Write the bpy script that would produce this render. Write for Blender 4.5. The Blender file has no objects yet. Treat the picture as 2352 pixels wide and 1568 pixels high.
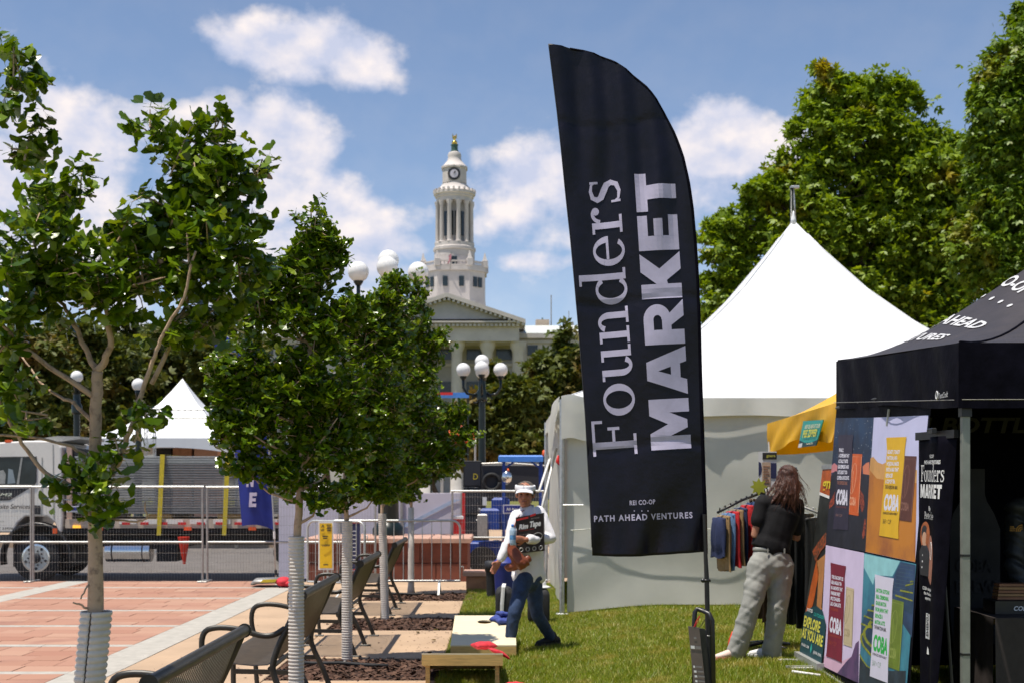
import bpy, bmesh, math, random
import numpy as np
from mathutils import Vector, Matrix, Euler

random.seed(7); RNG = np.random.default_rng(7)
scene = bpy.context.scene
COL = scene.collection
PI = math.pi

# ------------------------------------------------------------------ camera
# level camera at eye height with vertical shift (perspective-corrected photograph)
EYE = 1.65; FPX = 3000.0; CX = 1155.0; CY = 1117.0; W = 2352.0; H = 1568.0
cam_d = bpy.data.cameras.new('camera'); cam = bpy.data.objects.new('camera', cam_d)
COL.objects.link(cam); scene.camera = cam
cam.location = (0, 0, EYE); cam.rotation_euler = (PI/2, 0, 0)
cam_d.sensor_width = 36; cam_d.lens = 36*FPX/W
cam_d.shift_x = (W/2-CX)/W; cam_d.shift_y = (CY-H/2)/W
cam_d.clip_start = 0.1; cam_d.clip_end = 5000
cam_d.dof.use_dof = True; cam_d.dof.focus_distance = 7.0; cam_d.dof.aperture_fstop = 5.6

# ------------------------------------------------------------------ light
SUN_EL = math.radians(74.5); SUN_AZ = math.radians(-90-32)      # high sun from the left, a little behind the camera
SUN_DIR = Vector((math.sin(SUN_AZ)*math.cos(SUN_EL), math.cos(SUN_AZ)*math.cos(SUN_EL), math.sin(SUN_EL)))
sun_d = bpy.data.lights.new('sun', 'SUN'); sun = bpy.data.objects.new('sun', sun_d); COL.objects.link(sun)
sun_d.energy = 4.7; sun_d.angle = math.radians(0.53); sun_d.color = (1.0, 0.93, 0.82)
sun.rotation_euler = SUN_DIR.to_track_quat('Z', 'Y').to_euler(); sun.location = (-20, 0, 40)

scene.view_settings.view_transform = 'Standard'; scene.view_settings.look = 'None'
scene.view_settings.exposure = 0.36; scene.view_settings.gamma = 1.0
scene.view_settings.use_curve_mapping = False
scene.render.engine = 'CYCLES'
scene.cycles.use_denoising = True
scene.cycles.max_bounces = 6; scene.cycles.transparent_max_bounces = 8
scene.cycles.caustics_reflective = False; scene.cycles.caustics_refractive = False

def build_world():
    world = bpy.data.worlds.new('World'); scene.world = world; world.use_nodes = True
    nt = world.node_tree; nt.nodes.clear(); N = nt.nodes; L = nt.links
    def math_(op, a, b=None, c=None, clamp=False):
        n = N.new('ShaderNodeMath'); n.operation = op; n.use_clamp = clamp
        for i, v in enumerate((a, b, c)):
            if v is None: continue
            if isinstance(v, (int, float)): n.inputs[i].default_value = v
            else: L.new(v, n.inputs[i])
        return n.outputs[0]
    sky = N.new('ShaderNodeTexSky'); sky.sky_type = 'NISHITA'; sky.sun_disc = False
    sky.sun_elevation = SUN_EL; sky.sun_rotation = SUN_AZ
    sky.altitude = 1600; sky.air_density = 1.0; sky.dust_density = 1.2; sky.ozone_density = 2.0
    tc = N.new('ShaderNodeTexCoord'); sep = N.new('ShaderNodeSeparateXYZ'); L.new(tc.outputs['Generated'], sep.inputs[0])
    x, y, z = sep.outputs
    az = math_('ARCTAN2', x, y); el = math_('ARCSINE', math_('MINIMUM', math_('MAXIMUM', z, -1.0), 1.0))
    # cumulus field: soft heaps in azimuth/elevation broken up by fractal noise
    cmb = N.new('ShaderNodeCombineXYZ'); L.new(az, cmb.inputs[0]); L.new(math_('MULTIPLY', el, 1.25), cmb.inputs[1])
    def noise(vec, scale, detail=8, rough=0.58, off=(0,0,0)):
        mp = N.new('ShaderNodeMapping'); mp.inputs['Location'].default_value = off; L.new(vec, mp.inputs[0])
        n = N.new('ShaderNodeTexNoise'); n.inputs['Scale'].default_value = scale; n.inputs['Detail'].default_value = detail
        n.inputs['Roughness'].default_value = rough; L.new(mp.outputs[0], n.inputs['Vector']); return n.outputs['Fac']
    n1 = noise(cmb.outputs[0], 15, 8, 0.52); n2 = noise(cmb.outputs[0], 62, 6, 0.6, (3,1,0))
    def px(xp, yp):
        u = (xp-CX)/FPX; v = (CY-yp)/FPX
        return math.atan(u), math.atan(v/math.sqrt(1+u*u))
    heaps = [ # x, y, rx, ry, weight (photo pixels -> sky angles)
        (600,105,120,62,1.0),(720,105,140,58,1.0),(820,140,95,68,1.0),(690,165,120,40,.7),(510,110,70,30,.55),
        (90,275,85,95,1.1),(170,340,115,110,1.1),(215,420,70,90,.9),(60,420,140,120,1.0),(120,560,180,160,.8),
        (560,310,240,75,.95),(660,330,115,105,1.1),(330,260,130,40,.6),(590,430,200,130,.95),(450,420,120,120,.8),
        (720,470,150,110,.85),(830,520,150,80,.75),(600,600,350,150,.8),(900,560,110,50,.65),(200,640,260,110,.75),(60,560,120,140,.9),
        (1240,400,110,90,.95),(1200,440,130,110,.85),(1330,430,150,110,.9),(1240,600,130,30,.72),(1130,520,120,60,.5),(1320,540,160,70,.65),
        (1680,290,100,55,1.05),(1620,350,150,75,1.0),(1750,330,110,60,.9),(1500,420,220,110,.8),(1640,450,150,90,.7),(1350,620,250,40,.45),
        (2450,520,300,160,.9),(-250,300,260,160,.95)]
    acc = None
    for (hx, hy, rx, ry, w) in heaps:
        a0, e0 = px(hx, hy)
        da = math_('MULTIPLY', math_('SUBTRACT', az, a0), FPX/rx); de = math_('MULTIPLY', math_('SUBTRACT', el, e0), FPX/ry)
        r2 = math_('ADD', math_('MULTIPLY', da, da), math_('MULTIPLY', de, de))
        g = math_('MULTIPLY', math_('EXPONENT', math_('MULTIPLY', r2, -0.8)), w)
        acc = g if acc is None else math_('MAXIMUM', acc, g)
    # the same kind of scattered cumulus over the rest of the sky
    n3 = noise(cmb.outputs[0], 3.2, 4, 0.5, (5, 2, 0))
    away = math_('SMOOTHSTEP', 0.55, 0.95, math_('ABSOLUTE', az)) if False else math_('MULTIPLY', math_('SUBTRACT', math_('ABSOLUTE', az), 0.55), 3.0, clamp=True)
    far = math_('MULTIPLY', math_('MULTIPLY', math_('MULTIPLY', math_('SUBTRACT', n3, 0.60), 5.0, clamp=True), away), math_('SUBTRACT', 1.0, math_('MULTIPLY', el, 1.1), clamp=True))
    acc = math_('MAXIMUM', acc, far)
    d = math_('ADD', math_('ADD', acc, math_('MULTIPLY', math_('SUBTRACT', n1, 0.5), 1.5)), math_('MULTIPLY', math_('SUBTRACT', n2, 0.5), 0.38))
    mr = N.new('ShaderNodeMapRange'); mr.interpolation_type = 'SMOOTHSTEP'
    mr.inputs['From Min'].default_value = 0.22; mr.inputs['From Max'].default_value = 0.78; L.new(d, mr.inputs['Value'])
    cov = math_('MULTIPLY', mr.outputs[0], math_('MULTIPLY', math_('ADD', el, 0.02), 18, clamp=True))
    hz = math_('SUBTRACT', 1.0, math_('MULTIPLY', math_('MAXIMUM', el, 0.0), 4.6), clamp=True)
    cov = math_('MAXIMUM', cov, math_('ADD', math_('MULTIPLY', math_('MULTIPLY', hz, hz), 0.55), math_('MULTIPLY', math_('SUBTRACT', 1.0, math_('MULTIPLY', math_('MAXIMUM', el, 0.0), 1.9), clamp=True), 0.17)))
    # sun-side puffs bright, bellies lavender grey: difference of the density a little higher up
    up = N.new('ShaderNodeVectorMath'); up.operation = 'ADD'; up.inputs[1].default_value = (-0.006, 0.016, 0); L.new(cmb.outputs[0], up.inputs[0])
    n1u = noise(up.outputs[0], 15, 8, 0.52)
    sh = math_('ADD', math_('MULTIPLY', math_('SUBTRACT', n1, n1u), 3.2), 0.5, clamp=True)
    cr = N.new('ShaderNodeValToRGB'); L.new(sh, cr.inputs[0])
    cr.color_ramp.elements[0].color = (0.50, 0.53, 0.66, 1); cr.color_ramp.elements[0].position = 0.2
    cr.color_ramp.elements[1].color = (0.84, 0.76, 0.73, 1); cr.color_ramp.elements[1].position = 0.95
    bg1 = N.new('ShaderNodeBackground'); L.new(sky.outputs[0], bg1.inputs[0]); bg1.inputs[1].default_value = 0.108
    bg2 = N.new('ShaderNodeBackground'); L.new(cr.outputs[0], bg2.inputs[0]); bg2.inputs[1].default_value = 1.0
    mix = N.new('ShaderNodeMixShader'); L.new(math_('MULTIPLY', cov, 0.93), mix.inputs[0]); L.new(bg1.outputs[0], mix.inputs[1]); L.new(bg2.outputs[0], mix.inputs[2])
    out = N.new('ShaderNodeOutputWorld'); L.new(mix.outputs[0], out.inputs[0])
    world.cycles.sampling_method = 'MANUAL'; world.cycles.sample_map_resolution = 512
build_world()

# ------------------------------------------------------------------ helpers
def P(x, y, Y):                       # photo pixel at a known distance -> place
    return Vector(((x-CX)*Y/FPX, Y, EYE-(y-CY)*Y/FPX))
def on_plane(x, y, p0, n):            # photo pixel seen on a known plane -> place
    d = Vector(((x-CX)/FPX, 1.0, -(y-CY)/FPX)); o = Vector((0, 0, EYE))
    return o + d*((Vector(p0)-o).dot(n)/d.dot(n))
def smooth(t): t = min(1, max(0, t)); return t*t*(3-2*t)
def lawn_z(x, y):
    return 0.135*smooth((x-0.2)/1.9)*smooth((y-7.2)/3.6)

class MB:
    def __init__(s): s.v = []; s.f = []
    def add(s, vs, fs):
        b = len(s.v); s.v += [tuple(v) for v in vs]; s.f += [tuple(i+b for i in f) for f in fs]; return s
    def box(s, c, d, rz=0, rx=0, ry=0):
        R = Euler((rx, ry, rz)).to_matrix(); c = Vector(c); h = [q/2 for q in d]
        vs = [c+R@Vector((sx*h[0], sy*h[1], sz*h[2])) for sz in (-1,1) for sx, sy in ((-1,-1),(1,-1),(1,1),(-1,1))]
        return s.add(vs, [(3,2,1,0),(4,5,6,7),(0,1,5,4),(1,2,6,5),(2,3,7,6),(3,0,4,7)])
    def bevbox(s, c, d, b, rz=0, rx=0, ry=0):           # box with chamfered top edges
        R = Euler((rx, ry, rz)).to_matrix(); c = Vector(c); h = [q/2 for q in d]; vs = []
        for z, k in ((-h[2], 0), (h[2]-b, 0), (h[2], b)):
            vs += [c+R@Vector((sx*(h[0]-k), sy*(h[1]-k), z)) for sx, sy in ((-1,-1),(1,-1),(1,1),(-1,1))]
        fs = [(3,2,1,0),(8,9,10,11)]
        for l in (0, 4):
            for i in range(4): fs.append((l+i, l+(i+1)%4, l+4+(i+1)%4, l+4+i))
        return s.add(vs, fs)
    def bar(s, a, b, w, h=None, up=(0,0,1)):             # square bar between two points
        a = Vector(a); b = Vector(b); h = h or w; t = (b-a).normalized(); u = Vector(up)
        if abs(t.dot(u)) > .97: u = Vector((0,1,0))
        sd = t.cross(u).normalized(); u = sd.cross(t); vs = []
        for p in (a, b): vs += [p+sd*i*w/2+u*j*h/2 for i, j in ((-1,-1),(1,-1),(1,1),(-1,1))]
        return s.add(vs, [(3,2,1,0),(4,5,6,7),(0,1,5,4),(1,2,6,5),(2,3,7,6),(3,0,4,7)])
    def tube(s, pts, r, n=8, caps=True, side=None):      # r: number, list, or list of (ra, rb)
        pts = [Vector(p) for p in pts]; m = len(pts)
        if not isinstance(r, (list, tuple)): r = [r]*m
        ref = Vector(side) if side is not None else Vector((0.13, 0.21, 1)); vs = []; prev = None
        for i, p in enumerate(pts):
            t = (pts[min(i+1, m-1)]-pts[max(i-1, 0)])
            t = t.normalized() if t.length > 1e-9 else Vector((0,0,1))
            if side is not None: a = ref-t*ref.dot(t)
            else:
                a = t.cross(ref) if prev is None else prev-t*prev.dot(t)
            if a.length < 1e-6: a = t.orthogonal()
            a.normalize(); b = t.cross(a); prev = a
            ra, rb = r[i] if isinstance(r[i], (list, tuple)) else (r[i], r[i])
            for k in range(n):
                th = 2*PI*k/n; vs.append(p+a*math.cos(th)*ra+b*math.sin(th)*rb)
        fs = [(i*n+k, i*n+(k+1)%n, (i+1)*n+(k+1)%n, (i+1)*n+k) for i in range(m-1) for k in range(n)]
        if caps: fs += [tuple(range(n-1, -1, -1)), tuple((m-1)*n+k for k in range(n))]
        return s.add(vs, fs)
    def lathe(s, prof, c=(0,0,0), n=16, caps=True):      # prof: (radius, z)
        c = Vector(c); vs = [c+Vector((r*math.cos(2*PI*k/n), r*math.sin(2*PI*k/n), z)) for r, z in prof for k in range(n)]
        m = len(prof); fs = [(i*n+k, i*n+(k+1)%n, (i+1)*n+(k+1)%n, (i+1)*n+k) for i in range(m-1) for k in range(n)]
        if caps: fs += [tuple(range(n-1, -1, -1)), tuple((m-1)*n+k for k in range(n))]
        return s.add(vs, fs)
    def ball(s, c, r, n=12, m=8):
        rx, ry, rz = r if isinstance(r, (list, tuple)) else (r, r, r); c = Vector(c)
        vs = [c+Vector((rx*math.sin(PI*i/m)*math.cos(2*PI*k/n), ry*math.sin(PI*i/m)*math.sin(2*PI*k/n), -rz*math.cos(PI*i/m))) for i in range(1, m) for k in range(n)]
        vs += [c-Vector((0,0,rz)), c+Vector((0,0,rz))]; B = (m-1)*n
        fs = [(i*n+k, i*n+(k+1)%n, (i+1)*n+(k+1)%n, (i+1)*n+k) for i in range(m-2) for k in range(n)]
        fs += [(B, (k+1)%n, k) for k in range(n)] + [(B+1, (m-2)*n+k, (m-2)*n+(k+1)%n) for k in range(n)]
        return s.add(vs, fs)
    def grid(s, fn, nu, nv):
        vs = [fn(i/nu, j/nv) for j in range(nv+1) for i in range(nu+1)]
        return s.add(vs, [(j*(nu+1)+i, j*(nu+1)+i+1, (j+1)*(nu+1)+i+1, (j+1)*(nu+1)+i) for j in range(nv) for i in range(nu)])
    def prism(s, poly, a, b):                            # poly points (3D) at offset vector a .. b
        n = len(poly); a = Vector(a); b = Vector(b)
        return s.add([Vector(p)+a for p in poly]+[Vector(p)+b for p in poly],
                     [tuple(range(n-1, -1, -1)), tuple(range(n, 2*n))]+[(i, (i+1)%n, n+(i+1)%n, n+i) for i in range(n)])
    def mesh(s, name):
        me = bpy.data.meshes.new(name); me.from_pydata(s.v, [], s.f); me.validate(clean_customdata=False); me.update(); return me

def link(name, me, mat=None, parent=None, smooth_=False, loc=None, rot=None):
    o = bpy.data.objects.new(name, me); COL.objects.link(o)
    if me is not None and mat is not None and not me.materials: me.materials.append(mat)
    if smooth_ and me is not None: me.shade_smooth()
    if parent is not None: o.parent = parent
    if loc is not None: o.location = loc
    if rot is not None: o.rotation_euler = rot
    return o
def obj(name, mb, mat, parent=None, smooth_=False, angle=None, recalc=True):
    me = mb.mesh(name)
    if recalc:
        bm = bmesh.new(); bm.from_mesh(me); bmesh.ops.recalc_face_normals(bm, faces=bm.faces); bm.to_mesh(me); bm.free()
    o = link(name, me, mat, parent, smooth_ and angle is None)
    if smooth_ and angle is not None:
        me.shade_smooth()
        try: me.set_sharp_from_angle(angle=math.radians(angle))
        except Exception: pass
    return o
def tag(o, label=None, cat=None, group=None, kind=None):
    if label: o['label'] = label
    if cat: o['category'] = cat
    if group: o['group'] = group
    if kind: o['kind'] = kind
    return o
def thing(name, label, cat, loc=(0,0,0), rz=0, group=None):
    o = bpy.data.objects.new(name, None); COL.objects.link(o); o.location = loc; o.rotation_euler = (0, 0, rz)
    o.empty_display_size = 0.1
    return tag(o, label, cat, group)
def dup(root, loc, rz=0, label=None):
    bpy.context.view_layer.update()
    def cp(o, par):
        c = o.copy(); COL.objects.link(c); c.parent = par
        for ch in o.children: cp(ch, c)
        return c
    r = cp(root, None); r.location = loc; r.rotation_euler = (0, 0, rz)
    if label: r['label'] = label
    return r

# ------------------------------------------------------------------ materials
def mat(name, col, rough=.6, var=.12, vscale=6, bump=0, bscale=40, metal=0, col2=None, thr=None, spec=.5, trans=0, coat=0, sheen=0, stretch=None, emit=None, alpha=None, coords='pos'):
    m = bpy.data.materials.new(name); m.use_nodes = True; nt = m.node_tree; N = nt.nodes; L = nt.links
    b = N['Principled BSDF']; b.inputs['Roughness'].default_value = rough; b.inputs['Metallic'].default_value = metal
    b.inputs['Specular IOR Level'].default_value = spec
    if coat: b.inputs['Coat Weight'].default_value = coat; b.inputs['Coat Roughness'].default_value = .1
    if sheen: b.inputs['Sheen Weight'].default_value = sheen
    if emit: b.inputs['Emission Color'].default_value = (*emit[0], 1); b.inputs['Emission Strength'].default_value = emit[1]
    if alpha is not None: b.inputs['Alpha'].default_value = alpha
    if coords == 'pos': g = N.new('ShaderNodeNewGeometry'); vec = g.outputs['Position']
    else: g = N.new('ShaderNodeTexCoord'); vec = g.outputs['Object']
    if stretch:
        mp = N.new('ShaderNodeMapping'); mp.inputs['Scale'].default_value = stretch; L.new(vec, mp.inputs[0]); vec = mp.outputs[0]
    def noise(sc, det=6):
        n = N.new('ShaderNodeTexNoise'); n.inputs['Scale'].default_value = sc; n.inputs['Detail'].default_value = det
        n.inputs['Roughness'].default_value = .62; L.new(vec, n.inputs['Vector']); return n.outputs['Fac']
    f = noise(vscale)
    r = N.new('ShaderNodeValToRGB'); L.new(f, r.inputs[0])
    c = Vector(col); c2 = Vector(col2) if col2 else None
    if c2 is None:
        lo = c*(1-var*1.6); hi = c*(1+var*1.6); r.color_ramp.elements[0].position = .28; r.color_ramp.elements[1].position = .72
    else:
        lo, hi = c2, c; t = thr or .5; r.color_ramp.elements[0].position = max(0, t-.12); r.color_ramp.elements[1].position = min(1, t+.12)
    r.color_ramp.elements[0].color = (*[max(0, q) for q in lo], 1); r.color_ramp.elements[1].color = (*hi, 1)
    L.new(r.outputs[0], b.inputs['Base Color'])
    f2 = noise(vscale*.7+3, 3)
    mr = N.new('ShaderNodeMapRange'); mr.inputs['To Min'].default_value = max(.02, rough-.12); mr.inputs['To Max'].default_value = min(1, rough+.12)
    L.new(f2, mr.inputs['Value']); L.new(mr.outputs[0], b.inputs['Roughness'])
    if bump:
        bp = N.new('ShaderNodeBump'); bp.inputs['Strength'].default_value = min(1, bump); bp.inputs['Distance'].default_value = .01*max(1, bump)
        L.new(noise(bscale, 8), bp.inputs['Height']); L.new(bp.outputs[0], b.inputs['Normal'])
    if trans:
        tr = N.new('ShaderNodeBsdfTranslucent'); L.new(r.outputs[0], tr.inputs[0]); mx = N.new('ShaderNodeMixShader'); mx.inputs[0].default_value = trans
        L.new(b.outputs[0], mx.inputs[1]); L.new(tr.outputs[0], mx.inputs[2]); L.new(mx.outputs[0], N['Material Output'].inputs[0])
    return m
def leaf_mat(name, cols, trans=.35, rough=.45, patch=None):
    m = bpy.data.materials.new(name); m.use_nodes = True; nt = m.node_tree; N = nt.nodes; L = nt.links
    b = N['Principled BSDF']; b.inputs['Roughness'].default_value = rough; b.inputs['Specular IOR Level'].default_value = .4
    g = N.new('ShaderNodeNewGeometry'); oi = N.new('ShaderNodeObjectInfo')
    a = N.new('ShaderNodeMath'); a.operation = 'ADD'; L.new(g.outputs['Random Per Island'], a.inputs[0]); L.new(oi.outputs['Random'], a.inputs[1])
    fr = N.new('ShaderNodeMath'); fr.operation = 'FRACT'; L.new(a.outputs[0], fr.inputs[0])
    r = N.new('ShaderNodeValToRGB'); L.new(fr.outputs[0], r.inputs[0]); els = r.color_ramp.elements
    els[0].color = (*cols[0], 1); els[0].position = 0; els[1].color = (*cols[-1], 1); els[1].position = 1
    for i, c in enumerate(cols[1:-1]):
        e = els.new((i+1)/(len(cols)-1)); e.color = (*c, 1)
    col = r.outputs[0]
    if patch:
        n = N.new('ShaderNodeTexNoise'); n.inputs['Scale'].default_value = patch[1]; n.inputs['Detail'].default_value = 3; L.new(g.outputs['Position'], n.inputs['Vector'])
        mr = N.new('ShaderNodeMapRange'); mr.inputs['From Min'].default_value = patch[2]; mr.inputs['From Max'].default_value = patch[2]+.12; mr.inputs['To Max'].default_value = .75
        L.new(n.outputs['Fac'], mr.inputs['Value'])
        mx = N.new('ShaderNodeMix'); mx.data_type = 'RGBA'; L.new(mr.outputs[0], mx.inputs[0]); L.new(col, mx.inputs[6]); mx.inputs[7].default_value = (*patch[0], 1); col = mx.outputs[2]
    L.new(col, b.inputs['Base Color'])
    tr = N.new('ShaderNodeBsdfTranslucent')
    tc = N.new('ShaderNodeMix'); tc.data_type = 'RGBA'; tc.blend_type = 'MULTIPLY'; tc.inputs[0].default_value = 1; L.new(col, tc.inputs[6]); tc.inputs[7].default_value = (1.6, 1.5, .6, 1)
    L.new(tc.outputs[2], tr.inputs[0])
    mx = N.new('ShaderNodeMixShader'); mx.inputs[0].default_value = trans
    L.new(b.outputs[0], mx.inputs[1]); L.new(tr.outputs[0], mx.inputs[2]); L.new(mx.outputs[0], N['Material Output'].inputs[0])
    return m

M = {}
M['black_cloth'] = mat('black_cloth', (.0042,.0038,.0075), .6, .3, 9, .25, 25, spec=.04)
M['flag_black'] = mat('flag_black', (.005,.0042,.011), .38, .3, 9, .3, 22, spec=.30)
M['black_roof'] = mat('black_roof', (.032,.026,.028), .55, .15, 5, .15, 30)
M['black_metal'] = mat('black_metal', (.012,.012,.013), .38, .2, 12, spec=.5)
M['white_print'] = mat('white_print', (.50,.46,.61), .6, .06, 14)
M['white_vinyl'] = mat('white_vinyl', (.74,.75,.76), .42, .02, 2, .05, 6)
M['wall_vinyl'] = mat('wall_vinyl', (.74,.74,.68), .42, .06, 1.2, .25, 3.5, trans=.25)
M['steel'] = mat('steel', (.55,.56,.57), .38, .15, 14, metal=.9)
M['galv'] = mat('galv', (.48,.49,.48), .45, .12, 30, metal=.55)
M['dull_steel'] = mat('dull_steel', (.38,.37,.35), .5, .12, 20, metal=.6)
M['red'] = mat('red', (.55,.02,.02), .5, .12, 9)
M['red_cloth'] = mat('red_cloth', (.55,.025,.04), .8, .2, 20, .4, 60)
M['orange'] = mat('orange', (.75,.10,.015), .5, .12, 9)
M['cone'] = mat('cone', (.75,.035,.012), .5, .1, 9)
M['yellow_cloth'] = mat('yellow_cloth', (.85,.47,.01), .5, .07, 5, .2, 18, trans=.25)
M['strap'] = mat('strap', (.55,.42,.02), .6, .15, 20)
M['teal'] = mat('teal', (.03,.38,.33), .5, .08, 10)
M['dark_teal'] = mat('dark_teal', (.008,.055,.07), .5, .1, 10)
M['rubber'] = mat('rubber', (.014,.014,.015), .75, .3, 15, .2, 60)
M['asphalt'] = mat('asphalt', (.13,.115,.105), .85, .15, 2, .4, 160)
M['concrete'] = mat('concrete', (.43,.30,.195), .85, .09, 1.4, .25, 120)
M['stripe_stone'] = mat('stripe_stone', (.40,.375,.33), .85, .1, 7, .3, 140)
M['soil'] = mat('soil', (.05,.03,.02), .95, .3, 14, .6, 50)
M['mulch'] = leaf_mat('mulch', [(.025,.012,.008),(.075,.034,.02),(.13,.07,.045),(.045,.021,.013)], 0, .9)
M['paver'] = leaf_mat('paver', [(.35,.18,.12),(.38,.20,.135),(.37,.195,.135),(.42,.245,.17),(.34,.165,.11)], 0, .85, ((.29,.145,.105), 1.1, .57))
M['redstone'] = mat('redstone', (.20,.055,.03), .8, .22, 3, .4, 40)
M['redstone_top'] = mat('redstone_top', (.48,.29,.22), .8, .1, 4, .3, 60)
M['sandstone'] = mat('sandstone', (.33,.17,.10), .85, .2, 6, .4, 40)
M['bench'] = mat('bench', (.026,.023,.018), .42, .15, 10, spec=.45)
M['bench_slat'] = mat('bench_slat', (.06,.046,.03), .42, .15, 14, spec=.45)
M['pipe'] = mat('pipe', (.58,.53,.47), .5, .1, 9, .1, 30, spec=.4)
M['bark'] = mat('bark', (.47,.33,.22), .85, .1, 26, .6, 55, col2=(.10,.06,.045), thr=.36)
M['bark_dark'] = mat('bark_dark', (.10,.075,.055), .9, .3, 8, .6, 30)
M['ginkgo'] = leaf_mat('ginkgo', [(.03,.068,.003),(.078,.142,.004),(.15,.23,.006),(.045,.095,.004),(.26,.335,.016)], .22, .25)
M['broadleaf'] = leaf_mat('broadleaf', [(.085,.15,.005),(.16,.245,.008),(.25,.345,.014),(.115,.19,.006)], .30, .5, ((.36,.24,.015), .5, .60))
M['willow'] = leaf_mat('willow', [(.07,.135,.006),(.12,.205,.008),(.19,.28,.015)], .28, .5, ((.26,.22,.02), .6, .60))
M['olive'] = leaf_mat('olive', [(.045,.07,.008),(.08,.105,.011),(.12,.14,.018),(.055,.08,.009)], .22, .6, ((.19,.12,.03), .55, .56))
M['grass'] = leaf_mat('grass', [(.10,.165,.006),(.175,.245,.008),(.25,.29,.016),(.12,.19,.006),(.42,.36,.10)], .25, .45, ((.40,.33,.08), 2.6, .54))
M['grass_soil'] = mat('grass_soil', (.13,.13,.02), .95, .25, 8, .5, 60)
M['plywood'] = mat('plywood', (.74,.64,.44), .55, .05, 3, .06, 20, stretch=(1, 8, 8))
M['pine'] = mat('pine', (.56,.36,.13), .6, .16, 5, .1, 30, stretch=(1.2, 6, 14))
M['bag_blue'] = mat('bag_blue', (.035,.06,.26), .85, .12, 30, .3, 90)
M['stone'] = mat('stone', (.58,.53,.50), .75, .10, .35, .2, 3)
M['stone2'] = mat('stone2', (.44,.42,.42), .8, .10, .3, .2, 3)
M['roof_metal'] = mat('roof_metal', (.55,.58,.55), .5, .06, 1)
M['dark_glass'] = mat('dark_glass', (.02,.03,.035), .12, .3, 2)
M['gold'] = mat('gold', (.85,.55,.12), .25, .05, 4, metal=1)
M['copper_green'] = mat('copper_green', (.045,.11,.09), .6, .1, 3)
M['globe'] = mat('globe', (.88,.87,.85), .18, .01, 2, trans=.15, spec=.5)
M['lamp_iron'] = mat('lamp_iron', (.006,.013,.011), .35, .2, 9)
M['truck_white'] = mat('truck_white', (.72,.68,.63), .3, .03, 3, coat=.4)
M['chrome'] = mat('chrome', (.75,.75,.75), .18, .05, 8, metal=1)
M['deck_beige'] = mat('deck_beige', (.50,.40,.31), .7, .12, 4)
M['panel_grey'] = mat('panel_grey', (.25,.25,.255), .45, .12, 9, metal=.3)
M['flag_blue'] = mat('flag_blue', (.008,.02,.20), .55, .12, 5)
M['lift_blue'] = mat('lift_blue', (.008,.045,.26), .4, .15, 9)
M['lift_light'] = mat('lift_light', (.06,.22,.66), .4, .08, 9)
M['panel_white'] = mat('panel_white', (.62,.58,.66), .6, .05, 2)
M['sign_yellow'] = mat('sign_yellow', (.80,.50,.01), .5, .05, 9)
M['sign_navy'] = mat('sign_navy', (.03,.035,.10), .5, .08, 9)
M['paper'] = mat('paper', (.75,.74,.73), .6, .03, 9)
M['ink'] = mat('ink', (.02,.02,.025), .6, .1, 9)
M['green_paint'] = mat('green_paint', (.015,.075,.045), .45, .1, 9)
SUN_NOTE = None
def np_mesh(name, V, F):
    me = bpy.data.meshes.new(name); V = np.asarray(V, np.float32); F = np.asarray(F, np.int32); k = F.shape[1]
    me.vertices.add(len(V)); me.vertices.foreach_set('co', V.ravel())
    me.loops.add(F.size); me.loops.foreach_set('vertex_index', F.ravel())
    me.polygons.add(len(F)); me.polygons.foreach_set('loop_start', np.arange(0, F.size, k, dtype=np.int32))
    try: me.polygons.foreach_set('loop_total', np.full(len(F), k, np.int32))
    except Exception: pass
    me.update(calc_edges=True); return me

TREE_Y = [4.71, 8.58, 12.45, 16.34, 20.2]
TREE_X = [-1.465, -1.357, -1.485, -1.51, -1.42]
WALK_L, WALK_R, BED_L = -3.44, -0.57, -2.05
PLAZA_END = 22.9

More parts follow.
